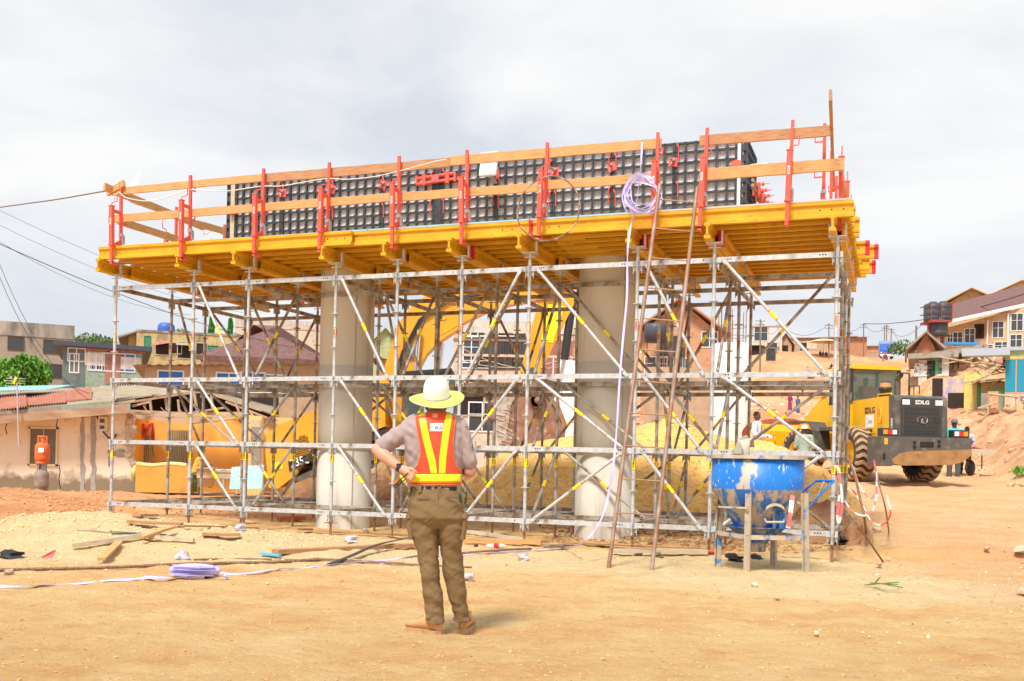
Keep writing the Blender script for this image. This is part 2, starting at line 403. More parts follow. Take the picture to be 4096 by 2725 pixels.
for j in range(3):
    for z in LV:
        for i in (0,9,1,2,3,4,5,6,7,8):
            tr.append((BX[i],RQ[j],RQ[j+1],z))
rest=MB()
for k,(t,a,b,z) in enumerate(tr):
    if k<100: ledger('transom',(t,a,z),(t,b,z),1)
    else: rest.bar((t,a+.06,z+.037),(t,b-.06,z+.037),.03,.065,up=(0,0,1))
tag(rest.build('transom',galv2,sc),kind='stuff')
# diagonals: (from(b,row,lev), to(b,row,lev)) ; levels T M K B = 3..0
def brace(a,b,off=-.045,mt=None):
    pa=V((BX[a[0]],RQ[a[1]],LV[a[2]]+.04)); pb=V((BX[b[0]],RQ[b[1]],LV[b[2]]+.04)); d=(pb-pa).normalized()
    h=V((d.x,d.y,0)).normalized(); n=V((-h.y,h.x,0))*off; 
    if h.x<-.01 or (abs(h.x)<.01 and h.y<0): n=-n
    pa=pa+h*.11+n; pb=pb-h*.11+n; m=MB(); d=(pb-pa).normalized(); m.tube(pa+d*.08,pb-d*.08,.0225,10)
    for e,sg in ((pa,1),(pb,-1)): m.bar(e-d*sg*.02,e+d*sg*.1,.012,.045,up=h); m.tube(e+V((0,-.012,0)),e+V((0,.012,0)),.013,8)
    mid=(pa+pb)/2; m.tube(mid-d*.075,mid+d*.075,.0235,10,mi=1,cap=False)
    m.tube(mid-d*.08,mid-d*.068,.0239,10,mi=2,cap=False); m.tube(mid+d*.068,mid+d*.08,.0239,10,mi=2,cap=False)
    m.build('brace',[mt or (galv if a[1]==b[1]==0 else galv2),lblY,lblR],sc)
Fr=[((1,3),(2,2)),((1,2),(2,1)),((1,1),(2,0)),((3,3),(4,2)),((3,2),(4,1)),((3,1),(4,0)),((5,2),(6,3)),((5,1),(6,2)),((5,0),(6,1)),
 ((6,3),(7,2)),((6,2),(7,1)),((6,0),(7,1)),((7,3),(8,2)),((7,2),(8,1)),((7,1),(8,0)),((8,3),(9,2)),((8,2),(9,1)),((8,0),(9,1))]
for a,b in Fr: brace((a[0],0,a[1]),(b[0],0,b[1]))
for a,b in [((1,3),(2,2)),((1,1),(2,0)),((3,3),(4,2)),((3,2),(4,1)),((3,1),(4,0)),((6,3),(7,2)),((6,2),(7,1)),((6,1),(7,0)),((7,2),(8,1)),((8,2),(9,3)),((8,1),(9,2)),((8,1),(9,0)),((5,3),(4,2)),((0,2),(1,1))]: brace((a[0],1,a[1]),(b[0],1,b[1]))
for a,b in [((0,3),(1,2)),((0,2),(1,1)),((2,3),(3,2)),((2,1),(3,2)),((2,0),(3,1)),((4,2),(5,3)),((4,1),(5,2)),((6,3),(7,2)),((6,1),(7,2)),((7,0),(8,1)),((7,2),(8,3)),((4,1),(5,0))]: brace((a[0],2,a[1]),(b[0],2,b[1]))
for a,b in [((1,3),(2,2)),((2,2),(3,1)),((3,1),(4,0)),((4,3),(5,2)),((5,1),(6,2)),((6,3),(7,2)),((7,1),(8,2)),((6,0),(7,1)),((1,0),(2,1))]: brace((a[0],3,a[1]),(b[0],3,b[1]))
for i in (2,4,6,8):
    for k in range(3): brace((i,0,k),(i,1,k+1))
for i in (0,3,7):
    for k in range(3):
        if not(i==0 and k==0): brace((i,1,k+1),(i,2,k))
for i in (1,5,7):
    for k in range(3): brace((i,2,k),(i,3,k+1))
# ---------------------------------------------------------------- yellow beams
def h20(L,red0=False,red1=False):
    m=MB(); m.bx(0,L,-.0135,.0135,.036,.164)
    for a,b in ((0,.04),(.16,.2)): m.prism([(-.04,a),(.04,a),(.04,b),(-.04,b)],0,L,'x')
    m.prism([(-.03,.04),(.03,.04),(.0136,.052),(-.0136,.052)],0,L,'x'); m.prism([(-.0136,.148),(.0136,.148),(.03,.16),(-.03,.16)],0,L,'x')
    for e in (.12,.26,.4):
        for x in (e,L-e):
            for s_ in (-.0142,.0142): m.lathe([(0,0),(.011,0)],10,c=(x,s_,.1),mi=1,mtx=Matrix.Rotation(pi/2,3,'X'))
    for fl,x in ((red0,0),(red1,L)):
        if fl:
            m.bx(x-.004,x+.004,-.045,.045,-.003,.203,mi=2)
            for z in (.02,.18): m.bx(x-.03,x+.03,-.043,.043,z-.022,z+.022,mi=2)
            m.bx(x-.03,x+.03,-.018,.018,.04,.16,mi=2)
    return m
bc={}
def beam(t0,q0,t1,q1,z,label,r0=False,r1=False,grp=None,mt=None,nm='timber_girder'):
    a=V((t0,q0)); b=V((t1,q1)); L=round((b-a).length,1); key=(L,r0,r1,mt)
    if key not in bc: bc[key]=h20(L,r0,r1).mesh(nm,[mt or yel,hole,crim],True)
    o=link(nm,bc[key]); d=b-a; o.matrix_world=SM@Matrix.Translation((t0,q0,z-SO.z))@Matrix.Rotation(math.atan2(d.y,d.x),4,'Z')
    return tag(o,label,'girder',grp)
ZP,ZS,ZD=4.09,4.293,4.497
ordn=['leftmost','second','third','fourth','fifth','sixth','seventh','eighth','ninth','rightmost']
random.seed(3)
for i,t in enumerate(BX):
    beam(t-.045,-.37+random.uniform(-.03,.03),t-.045,2.6,ZP,f'yellow cross beam sticking out to the front over the {ordn[i]} front post'+('' if i in(0,9) else ' from the left'),grp='yellow cross beams in the front fork heads')
    q0=random.choice((.25,.3,.9,1.2)) if i not in (5,7,8) else .22
    beam(t+.045,q0,t+.045,4.35,ZP,f'rear cross beam lapped beside the {ordn[i]} front cross beam'+('' if i in(0,9) else ' from the left'),r0=i in (5,7,8),grp='rear cross beams under the deck')
rows=[-.18+.305*k for k in range(15)]
rw=['front edge','second','third','fourth','fifth','sixth','seventh','eighth','ninth','tenth','eleventh','twelfth','thirteenth','fourteenth','rear edge']
TL=st(230,-.265); TR=st(1964,-.178)
beam(TL,-.265,4.45,-.265,ZS,'long yellow edge beam along the left part of the deck front',grp=None)
beam(3.9,-.178,7.2,-.178,ZS,'yellow edge beam in the middle of the deck front, upside-down maker stamp on it')
beam(7.22,-.178,TR,-.178,ZS,'yellow edge beam along the right part of the deck front behind the ladder',r0=True)
for k,q in enumerate(rows[1:],1):
    n='rear edge' if k==14 else rw[k]+' row from the front'
    o1=random.uniform(-.12,.05); ext={8:.20,9:.30,12:.15,13:.2}.get(k,random.uniform(-.08,.12))
    beam(TL+.04+o1*.6,q,3.9+o1,q,ZS,f'yellow joist under the deck, {n}, left part',r1=random.random()<.4,grp='yellow joists under the deck')
    m0=3.7+random.uniform(-.2,.2)
    beam(m0,q+.09,m0+4.1,q+.09,ZS,f'yellow joist under the deck, {n}, middle part',r0=random.random()<.5,grp='yellow joists under the deck')
    beam(7.4+o1,q,TR-.05+ext,q,ZS,f'yellow joist under the deck, {n}, right part',r1=ext>.17,grp='yellow joists under the deck')
ply=mat('plywood deck',(.50,.36,.2),(.58,.44,.27),s=5,rough=.7,stretch=(1,4,1)); plyb=mat('blue plywood edge',(.30,.52,.68),(.4,.6,.74),s=8,rough=.7); plyw=mat('grey plywood edge',(.55,.52,.46),rough=.8)
for k,(a,b,mm) in enumerate([(TL+.03,2.2,plyw),(2.21,4.7,plyb),(4.71,7.2,plyb),(7.21,8.6,plyb),(8.61,TR-.05,plyw)]):
    m=MB(); m.bx(a,b,-.2,4.3,ZD,ZD+.021,0); m.bx(a,b,-.215,-.2,ZD+.001,ZD+.024,1)
    o=m.build('plywood_sheet',[ply,mm]); o.matrix_world=SM@Matrix.Translation((0,0,-SO.z))
    tag(o,['plywood deck at the far left end, grey edge','plywood deck with blue edge left of the middle','plywood deck with blue edge in the middle below the red turnbuckle','short blue-edged plywood deck below the lavender rope coil','plywood deck with grey edge at the right end'][k],'plywood','plywood sheets on the deck')
ZT=ZD+.021
# ---------------------------------------------------------------- guard posts
def guard_parts(par,flip=1):
    m=MB(); m.bx(-.03,.03,-.03,.03,-.03,.6); m.bx(-.042,.042,-.042,.042,-.035,-.02); m.bx(-.038,.038,-.038,.038,.595,.605); m.build('clamp_tube',redp,par)
    m=MB(); m.bx(-.022,.022,-.022,.022,-.31,-.035); m.bx(-.022,.022,-.022,.15,-.33,-.285); m.build('clamp_foot',redp,par)
    m=MB(); m.poly([(0,0,.6),(0,0,.64),(.02*flip,0,.655),(.09*flip,0,.66),(.105*flip,0,.67),(.11*flip,0,.77)],.0075,6); m.build('crank_handle',redp,par)
    m=MB(); m.bx(-.02,.02,.19,.23,.02,1.04); m.bar((0,.03,.53),(0,.19,.53),.03,.05,up=(0,0,1)); m.prism([(.03,.0),(.21,.0),(.21,.1)],-.006,.006,'x')
    m.bar((0,.03,0),(0,.23,0),.04,.012)
    for z in (.44,.89): m.bx(-.008,.008,.23,.33,z-.085,z-.07); m.bx(-.008,.008,.318,.33,z-.085,z+.01)
    m.build('upright',redp,par)
    m=MB(); m.bx(-.03,.03,.182,.238,.15,.2); m.bx(.02,.045,.2,.25,.03,.17); m.build('latch',galv,par)
    m=MB(); m.bx(-.012,.012,-.0315,-.030,.30,.40,0); m.bx(-.005,.004,-.0325,-.0316,.315,.385,1); m.build('sticker',[lblW,lblR],par)
gp=None; gl=['at the far left corner of the deck','over the second front post from the left','between the left column and the panel edge','at the left quarter of the black panels','over the fourth black panel','beside the red turnbuckle','through the rusty wire ring','beside the lavender rope coil','right of the top of the ladder','near the right end of the deck with its crank turned out']
GU=[257,417,585,736,902,1061,1240,1503,1611,1811]; GT=[st(u,-.36) for u in GU]
for i,t in enumerate(GT):
    if gp is None: gp=thing('guardrail_post','x','guardrail post'); guard_parts(gp); o=gp
    else: o=ctree(gp)
    o.matrix_world=SM@Matrix.Translation((t,-.36,ZT-SO.z+.005))@Matrix.Rotation(random.uniform(-.03,.03),4,'Y')
    tag(o,'red guardrail clamp post '+gl[i],'guardrail post','red guardrail posts along the deck front')
for i,(t,q,a,s_) in enumerate([(11.25,.1,pi/2,'at the right front corner of the deck'),(11.27,1.3,pi/2,'second back on the right side of the deck'),(11.27,2.6,pi/2,'farthest back on the right side of the deck'),(-.25,1.5,-pi/2,'in the middle of the left side of the deck'),(-.25,2.9,-pi/2,'farther back on the left side of the deck'),(.9,4.2,pi,'on the rear edge left of the black panels')]):
    o=ctree(gp); o.matrix_world=SM@Matrix.Translation((t,q,ZT-SO.z+.005))@Matrix.Rotation(a,4,'Z')@Matrix.Scale(1,4)
    tag(o,'red guardrail clamp post '+s_,'guardrail post','red guardrail posts on the other deck edges')
def board(p,q_,w,h,mt,label,nm='guard_board',grp=None,cat='board',up=(0,0,1),n=8,wob=.004):
    p=V(p);q_=V(q_); m=MB(); d=q_-p; x,y,z=basis(d)
    y=V(up); y=(y-z*y.dot(z)).normalized(); x=y.cross(z); L=d.length; rings=[]
    for i in range(n+1):
        e=z*(L*i/n)+y*random.uniform(-wob,wob); hh=h*(1+random.uniform(-.03,.03))
        rings.append([e+x*a*w/2+y*b*hh/2 for a,b in((-1,-1),(1,-1),(1,1),(-1,1))])
    # object with x axis along the length for grain
    rot=Matrix((z,x,y)).transposed().to_4x4(); inv=rot.inverted()
    m.loft([[inv@v for v in r] for r in rings],smooth=False)
    o=m.build(nm,mt); o.matrix_world=Matrix.Translation(p)@rot
    return tag(o,label,cat,grp)
def SB(t0,q0,z0,t1,q1,z1,w,h,mt,label,**k): return board(S(t0,q0,z0),S(t1,q1,z1),w,h,mt,label,**k)
G='timber guard boards of the deck railing'
tt=lambda u:st(u,-.11)
SB(st(256,-.11),-.11,5.42,tt(600)+.05,-.11,5.44,.035,.11,wood,'upper timber guard board at the far left of the railing',grp=G)
SB(tt(598),-.075,5.44,tt(1030),-.075,5.43,.04,.13,wood2,'dark reddish upper guard board left of the red turnbuckle',grp=G)
SB(tt(1033),-.11,5.44,tt(1518),-.11,5.43,.035,.13,wood,'upper guard board between turnbuckle and lavender rope',grp=G)
SB(tt(1606),-.11,5.42,tt(1912),-.11,5.40,.035,.13,wood2,'dark upper guard board at the right end with a broken lower edge',grp=G)
SB(st(249,-.11),-.11,4.98,tt(905),-.11,4.99,.035,.12,wood,'middle guard board on the left half of the railing',grp=G)
SB(tt(895),-.075,4.99,tt(1240),-.075,4.985,.035,.12,wood,'middle guard board below the red turnbuckle',grp=G)
SB(tt(1235),-.11,4.99,tt(1516),-.11,4.98,.035,.12,wood,'middle guard board behind the rusty wire ring',grp=G)
SB(tt(1612),-.11,4.97,tt(1940),-.11,4.97,.04,.15,wood,'wide knotty middle guard board at the right end of the railing',grp=G)
SB(-.02,-.3,5.46,-.0,2.2,5.36,.04,.12,wood,'upper side guard board running back from the left corner, bound with rope',grp=G)
SB(-.0,2.0,5.38,.02,4.3,5.5,.04,.12,wood,'rear piece of the upper side board on the left end',grp=G)
SB(-.0,0,4.98,.02,3.4,4.98,.04,.12,wood,'middle side guard board running back from the left corner',grp=G)
SB(11.17,-1.05,5.52,11.03,2.5,5.36,.035,.13,wood2,'brown side board sticking up past the right corner, seen end on',grp=G)
SB(11.24,-.1,4.98,11.25,3.0,4.95,.035,.12,wood,'lower brown side board at the right corner',grp=G)
SB(-.3,4.2,ZT+.06,11.3,4.2,ZT+.06,.03,.12,wood,'toe board along the rear edge of the deck',grp=G)
# ---------------------------------------------------------------- piers
conc=mat('smooth concrete',(.60,.565,.50),(.67,.635,.57),s=1.5,rough=.8,stretch=(1,1,.4),bump=.1,bs=12,dirt=[((.42,.37,.30),2.2,.56,.7,(1,1,.25)),((.55,.33,.17),1.1,.66,.74,(2,2,.8)),((.40,.34,.27),18,.68,.76)])
def pier(u,label,r=.452,q=1.86):
    t=st(u,q); p=S(t,q,0); o=thing('concrete_column',label,'column',(p.x,p.y,0),group='round concrete piers under the deck')
    m=MB(); prof=[(r,-.3),(r,1.3),(r-.004,1.302),(r-.004,1.31),(r,1.312),(r,2.72),(r-.005,2.722),(r-.005,2.732),(r,2.734),(r,4.4)]
    m.lathe(prof,64); m.build('shaft',conc,o)
    m=MB()
    for a in (-1.1,2.0): m.box((cos(a)*(r+.001),sin(a)*(r+.001),2.1),(.006,.02,4.4),Matrix.Rotation(a,3,'Z'))
    m.build('casting_seam',mat('seam',(.45,.40,.33),rough=.9),o)
    return t
tc1=pier(804,'left round concrete pier with a rust stain low on its face'); tc2=pier(1403,'right round concrete pier behind the ladder and lavender strap')
def SQ(u,v,q):                                   # pixel ray meets plane q: returns t,z
    n=V((sin(TH),cos(TH),0)); o=S(0,q,0); r=ray(u,v); c=V((0,0,CZ)); k=(o-c).dot(n)/r.dot(n); p=c+r*k
    return (p.x-SO.x)*cos(TH)-(p.y-SO.y)*sin(TH), p.z
# ---------------------------------------------------------------- cap formwork
blkp=mat('black plastic panel',(.030,.034,.044),(.06,.066,.078),s=9,rough=.5,dirt=[((.17,.17,.17),22,.64,.72)])
facing=mat('white facing sheet',(.62,.60,.61),(.70,.68,.69),s=3,rough=.6)
QF,QB=1.3,2.42; HF=1.35
fx=[SQ(s_/K,430,QF)[0] for s_ in (941,1127,1324,1526,1737,1765,1983,2212,2449,2698,2949)]
fw=thing('formwork_box','long black grid-panel formwork box standing on the yellow deck','formwork',mtx=SM@Matrix.Translation((0,0,ZT-SO.z)))
def grid(W,cols=6,rows=9,H=HF,D=.055):
    m=MB(); cw=W/cols; ch=H/rows
    for i in range(cols+1):
        x=min(max(i*cw,.018),W-.018); wd=.026 if 0<i<cols else .034
        m.prism([(x-wd/2,0),(x+wd/2,0),(x+wd/4,D),(x-wd/4,D)],0,H,'z')
    for j in range(rows+1):
        z=min(max(j*ch,.016),H-.016); wd=.026
        m.prism([(0,z-wd/2),(0.0,z+wd/2),(D,z+wd/4),(D,z-wd/4)],.001,W-.001,'x')
    for i in range(cols):            # rounded cell corners
        for j in range(rows):
            for sx in (0,1):
                for sz in (0,1):
                    x=(i+sx)*cw+(.014 if sx==0 else -.014); z=(j+sz)*ch+(.014 if sz==0 else -.014); a=.022 if sx==0 else -.022; b=.022 if sz==0 else -.022
                    m.add([(x,.001,z),(x+a,.001,z),(x,.001,z+b)],[(0,1,2)])
    return m
def studs(W,cols,rows,H=HF):
    m=MB(); cw=W/cols; ch=H/rows
    for i in range(0,cols+1):
        for j in range(rows+1):
            if (i in (0,cols)) or (i%3==1 and j%4==2):
                x=min(max(i*cw,.018),W-.018); z=min(max(j*ch,.02),H-.02); m.lathe([(0,-.0045),(.0075,-.003),(.0075,.0)],8,c=(x,0,z),mtx=Matrix.Rotation(pi/2,3,'X'))
    return m
def linemesh(W,cols,rows,D=.055):
    m=MB(); m.bx(0,W,D,D+.012,0,HF,0)
    return m
lines=mat('facing sheet with fine ribs',(.62,.60,.61),rough=.6)
nn=lines.node_tree; bt=nn.nodes.new('ShaderNodeTexBrick'); tcx=nn.nodes.new('ShaderNodeTexCoord'); mpx=nn.nodes.new('ShaderNodeMapping'); mpx.inputs['Rotation'].default_value=(pi/2,0,0)
nn.links.new(tcx.outputs['Object'],mpx.inputs[0]); nn.links.new(mpx.outputs[0],bt.inputs['Vector']); bt.offset=0; bt.inputs['Scale'].default_value=1; bt.inputs['Brick Width'].default_value=.05; bt.inputs['Row Height'].default_value=.05; bt.inputs['Mortar Size'].default_value=.0025
bt.inputs['Color1'].default_value=(.84,.82,.83,1); bt.inputs['Color2'].default_value=(.86,.84,.85,1); bt.inputs['Mortar'].default_value=(.5,.48,.5,1); nn.links.new(bt.outputs['Color'],nn.nodes['Principled BSDF'].inputs['Base Color'])
def panel(x0,x1,q,rz=0,cols=6):
    W=abs(x1-x0); g=grid(W,cols).build('panel',blkp,fw,(x0,q,0),rz); linemesh(W,cols,9).build('facing_sheet',lines,g,fix=False); tag(studs(W,cols,9).build('rivets',lblW,g),kind='stuff'); return g
for i in range(10):
    if i==4: continue
    panel(fx[i],fx[i+1]-.004,QF)
m=MB(); m.bx(fx[4]+.0,fx[5]-.004,QF+.002,QF+.1,0,HF); m.build('filler_strip',blkp,fw)
L=fx[10]-fx[0]
for i in range(10): a=fx[0]+L*(i+1)/10; panel(a-.002,a-L/10,QB,pi)   # back side
x1=fx[10]+.03; x0=fx[0]-.13
panel(QF+.02,QB-.02,0,0,7).matrix_local=Matrix.Translation((x1+.1,QF+.02,0))@Matrix.Rotation(pi/2,4,'Z')
panel(QF+.02,QB-.02,0,0,7).matrix_local=Matrix.Translation((x0-.02,QB-.02,0))@Matrix.Rotation(-pi/2,4,'Z')
def slotprof(x,w,y0,y1,nm='corner_profile'):
    m=MB(); n=9; step=HF/n; m.bx(x-w/2,x-w*.28,y0,y1,0,HF+.03); m.bx(x+w*.28,x+w/2,y0,y1,0,HF+.03)
    for k in range(n+1):
        z=min(k*step,HF+.0); m.bx(x-w*.281,x+w*.281,y0+.0006,y1-.0006,z-.045,z+.045)
    m.bx(x-w*.3,x+w*.3,y1-.02,y1-.01,0,HF); return m.build(nm,blkp,fw)
slotprof(x1+.06,.09,QF+.005,QF+.055); slotprof(x0+.005,.07,QF-.005,QF+.045)
m=MB(); m.bx(x0+.045,fx[0]-.005,QF-.002,QF+.07,0,HF+.01); m.build('timber_strip',palew,fw)
m=MB(); m.bx(fx[10]-.003,x1+.012,QF-.004,QF+.06,0,HF+.01); m.build('timber_strip',lblW,fw)
m=MB(); m.bx(x1+.03,x1+.095,QF+.0035,QF+.0045,.06,.27); m.build('number_sticker',lblW,fw)
text('283',.085,'number',blk,fw,fmtx((x1+.065,QF+.001,.19),(0,0,1),(-1,0,0)),.001)
# couplers (red levers)
for i in (1,2,3,4,5,6,7,8,9):
    for zz in ((.1,.55,.98) if i<8 else (.08,.52,1.05)):
        for sx in (-1,1):
            if i in(4,5) and sx==(1 if i==4 else -1): continue
            if random.random()<.18: continue
            m=MB(); x=fx[i]+sx*.05; z0=zz+random.uniform(-.03,.05)
            m.poly([(x,QF-.012,z0),(x+.004*sx,QF-.016,z0+.03),(x+.004*sx,QF-.02,z0+.17),(x-.012*sx,QF-.03,z0+.21),(x-.02*sx,QF-.012,z0+.235)],[.011,.009,.009,.013,.012],6); m.build('coupler_lever',redp,fw)
tie=mat('dull red steel plate',(.74,.09,.09),(.80,.15,.14),s=12,rough=.6)
brs=mat('tie rod',(.30,.19,.10),rough=.6,metal=.3); wing=mat('wing nut',(.6,.58,.55),rough=.4,metal=.6)
for us,vs,a in ((1131,772,.05),(1328,756,.5),(1531,738.6,.45),(1978,703,-.2),(2219,686,.1),(2446,668,-.4),(2692.6,648,.15)):
    t,z=SQ(us/K,vs/K,QF-.03); z-=ZT; m=MB(); m.box((t,QF-.022,z),(.13,.01,.13),Matrix.Rotation(a,3,'Y')); o=m.build('tie_plate',tie,fw)
    m=MB(); m.tube((t,QF-.01,z),(t-.0,QF-.22,z),.0085,8); m.build('tie_rod',brs,fw)
    m=MB(); m.box((t,QF-.045,z),(.012,.04,.10),Matrix.Rotation(a+.5,3,'Y')); m.lathe([(.02,0),(.02,.03)],10,c=(t,QF-.03,z),mtx=Matrix.Rotation(pi/2,3,'X')); m.build('wing_nut',wing,fw)
    m=MB(); m.box((t+.01,QF-.03,.03),(.1,.012,.09),Matrix.Rotation(a,3,'Y')); m.tube((t,QF,.02),(t-.06,QF-.16,.012),.008,6); m.build('tie_plate',tie,fw)
# turnbuckle waler at the filler, top and bottom
ta,za=SQ(1668/K,722/K,QF-.05); tb,_=SQ(1821/K,722/K,QF-.05)
for zc,tl in ((za-ZT,.02),(.03,.01)):
    m=MB()
    for dz in (-.045,.045): m.tube((ta,QF-.05,zc+dz-tl),(tb,QF-.05,zc+dz+tl),.026,10)
    for x in (ta+.0,tb-.0): m.box((x,QF-.05,zc),(.03,.055,.14))
    m.build('waler_tubes',redp,fw)
    for x in (ta+.13,tb-.13):
        m=MB(); m.bx(x-.03,x+.03,QF-.085,QF-.01,zc-.085,zc+.085); m.build('clamp_collar',redp,fw)
        m=MB(); m.lathe([(.0,-.03),(.035,-.03),(.028,0)],9,c=(x,QF-.085,zc+.02),mtx=Matrix.Rotation(pi/2,3,'X')); m.build('clamp_nut',tie,fw)
    x=(ta+tb)/2; m=MB(); m.bx(x-.06,x+.06,QF-.09,QF-.08,zc-.06,zc+.06); m.build('tie_plate',tie,fw)
# corner clamps and pipes on the right end
for x,z in ((fx[0]+.02,.83),(fx[10]-.03,.95),(fx[0]+.02,.02),(fx[10]-.03,.03)):
    m=MB(); sg=1 if x<2 else -1
    m.prism([(x-.09*sg,-.06+z),(x+.04*sg,-.045+z),(x+.05*sg,.03+z),(x-.02*sg,.06+z),(x-.09*sg,.04+z)],QF-.08,QF-.004,'y'); m.build('corner_clamp',redp,fw)
    m=MB(); m.lathe([(0,-.05),(.018,-.05),(.022,-.02),(.03,0)],8,c=(x+.07*sg,QF-.04,z),mtx=Matrix.Rotation(pi/2*(1 if sg<0 else -1)*-1,3,'Y')); m.build('clamp_nut',wing,fw)
pipe=mat('brown steel tube',(.33,.20,.13),(.42,.27,.18),s=12,rough=.6)
for dz in (0,.1):
    m=MB(); m.tube((x1+.2,QF-.12,.62+dz*.7),(x1+.2+dz*.3,QB+.05,.62+dz*.7),.024,10); m.build('waler_tubes',pipe,fw)
for q in (QF+.28,QF+.62,QF+.95):
    m=MB(); m.bx(x1+.15,x1+.26,q-.03,q+.03,.57,.75); m.build('clamp_collar',redp,fw)
    for dz in (0,.1):
        m=MB(); m.tube((x1+.25,q,.63+dz),(x1+.38,q,.63+dz),.006,6); m.lathe([(.01,0),(.028,0),(.028,.03),(.01,.03)],8,c=(x1+.28,q,.63+dz),mtx=Matrix.Rotation(pi/2,3,'Y')); m.build('clamp_nut',redp,fw)
m=MB(); m.tube((x1+.1,QF+.2,1.0),(x1+.36,QF+.2,1.0),.008,6); m.build('tie_rod',wing,fw)
for s_ in (900+75,900+160,2150,2332,2488,2775,2952):
    t,z=SQ(s_/K,430,QB-.1); m=MB(); m.bx(t-.03,t+.03,QB-.14,QB-.09,.3,HF+.085); m.build('timber_batten',palew,fw)
# ---------------------------------------------------------------- floodlight
t,z=SQ(1120,365,.9)
fl=thing('floodlight','white rectangular floodlight with ribbed top propped against the black panels','lamp',mtx=SM@Matrix.Translation((t,.95,ZT-SO.z+.98))@Matrix.Rotation(-.25,4,'X'))
wp=mat('white plastic',(.80,.80,.82),rough=.35)
m=MB(); m.bx(-.14,.14,-.03,.03,0,.22); bevel(m.build('housing',wp,fl),.02)
m=MB()
for k in range(13): m.bx(-.132+k*.022-.004,-.132+k*.022+.004,-.045,.02,.2,.39)
m.bx(-.14,.14,-.01,.02,.2,.395); m.build('cooling_ribs',wp,fl)
m=MB(); m.poly([(-.07,-.03,.2),(-.09,-.06,.1),(-.02,-.08,.03),(.05,-.05,.0),(.06,-.03,.06)],.006,6); m.build('cable',wp,fl)
m=MB(); m.bx(-.03,.03,.03,.36,.06,.08); m.bx(-.03,.03,.34,.36,.06,.2); m.build('bracket',galv,fl)
# ---------------------------------------------------------------- ladder
lad=thing('ladder','tall brown steel pipe ladder leaning on the deck edge, bottom in the sand','ladder',(0,0,0))
lr=mat('worn brown ladder pipe',(.27,.14,.085),(.40,.30,.25),s=5,rough=.55,metal=.2,dirt=[((.33,.15,.06),6,.5,.62)])
p1=gpt(1401,1308); p2=gpt(1500,1313); q1=at(1519,424,12.95); q2=at(1605,432,12.65)
ends=[]
for a,b in ((p1,q1),(p2,q2)):
    a=a-(b-a)*.012; m=MB(); m.tube(a,b,.024,12); m.build('rail',lr,lad); ends.append((a,b))
rr=mat('ribbed rust rung',(.34,.17,.09),(.45,.28,.17),s=60,rough=.8)
for k in range(12):
    f=.957-.0815*k; a=ends[0][0].lerp(ends[0][1],f); b=ends[1][0].lerp(ends[1][1],f+.001); m=MB(); m.tube(a,b,.0085,8); m.build('rung',rr,lad)
# ---------------------------------------------------------------- lavender strap, cords, wire ring
lav=mat('lavender plastic strap',(.54,.48,.86),(.62,.58,.90),s=6,rough=.5)
def ribbon(pts,w,name,mt,label,cat,par=None,tw=0,sub=6,up=V((0,0,1)),th=.0015,build=True,mb=None):
    P=[V(p) for p in pts]; Q=[]
    for i in range(len(P)-1):
        a=P[max(i-1,0)];b=P[i];c=P[i+1];d=P[min(i+2,len(P)-1)]
        for k in range(sub):
            t=k/sub; Q.append(.5*((2*b)+(c-a)*t+(2*a-5*b+4*c-d)*t*t+(3*b-a-3*c+d)*t**3))
    Q.append(P[-1]); vs=[]; 
    for i,p in enumerate(Q):
        d=(Q[min(i+1,len(Q)-1)]-Q[max(i-1,0)]).normalized(); x=d.cross(up)
        if x.length<.05: x=d.cross(V((0,1,0)))
        x.normalize(); 
        if tw: x=Matrix.Rotation(tw*noise.noise(V((i*.11,tw,0))),3,d)@x
        nrm=x.cross(d)
        vs+= [p-x*w/2-nrm*th,p+x*w/2-nrm*th,p+x*w/2+nrm*th,p-x*w/2+nrm*th]
    m=mb or MB(); fs=[]
    for i in range(len(Q)-1):
        for k in range(4): fs.append((i*4+k,i*4+(k+1)%4,(i+1)*4+(k+1)%4,(i+1)*4+k))
    m.add(vs,fs,0,False)
    if not build: return m
    o=m.build(name,mt,par); return tag(o,label,cat) if label else o
def spl(P,sub=6):
    P=[V(p) for p in P]; Q=[]
    for i in range(len(P)-1):
        a=P[max(i-1,0)];b=P[i];c=P[i+1];d=P[min(i+2,len(P)-1)]
        for k in range(sub):
            t=k/sub; Q.append(.5*((2*b)+(c-a)*t+(2*a-5*b+4*c-d)*t*t+(3*b-a-3*c+d)*t**3))
    return Q+[P[-1]]
strap=thing('lavender_strap','lavender plastic strap knotted on the railing, hanging down to the sand and left across it','strap',(0,0,0))
def Wq(u,v,q): t,z=SQ(u,v,q); return S(t,q,z)
ribbon([Wq(1479,322,-.14),Wq(1478,335,-.17),Wq(1475,380,-.42),Wq(1470,430,-.45),Wq(1462,480,-.46),Wq(1452,520,-.46),Wq(1446,560,-.72),Wq(1444,600,-.75)]+[at(u,v,d) for u,v,d in ((1443,680,13.0),(1434,780,12.9),(1426,880,12.8),(1420,980,12.7),(1413,1060,12.6),(1404,1120,12.5),(1390,1180,12.4),(1366,1225,12.35),(1335,1253,12.3))]+[gpt(1300,1266)+V((0,0,.02)),gpt(1240,1268)+V((0,0,.01)),gpt(1170,1274)+V((0,0,.012)),gpt(1080,1279)+V((0,0,.012)),gpt(1000,1283)+V((0,0,.01))],.028,'hanging_strap',lav,None,None,strap,tw=2.2)
ribbon([gpt(u,v)+V((0,0,.012+.01*sin(u*.07))) for u,v in ((1000,1283),(945,1284),(890,1292),(840,1297),(770,1302),(700,1308),(640,1314),(580,1322),(530,1324),(486,1317))],.04,'ground_strap',lav,None,None,strap,tw=1.2)
m=MB(); cu,cv=1478,445
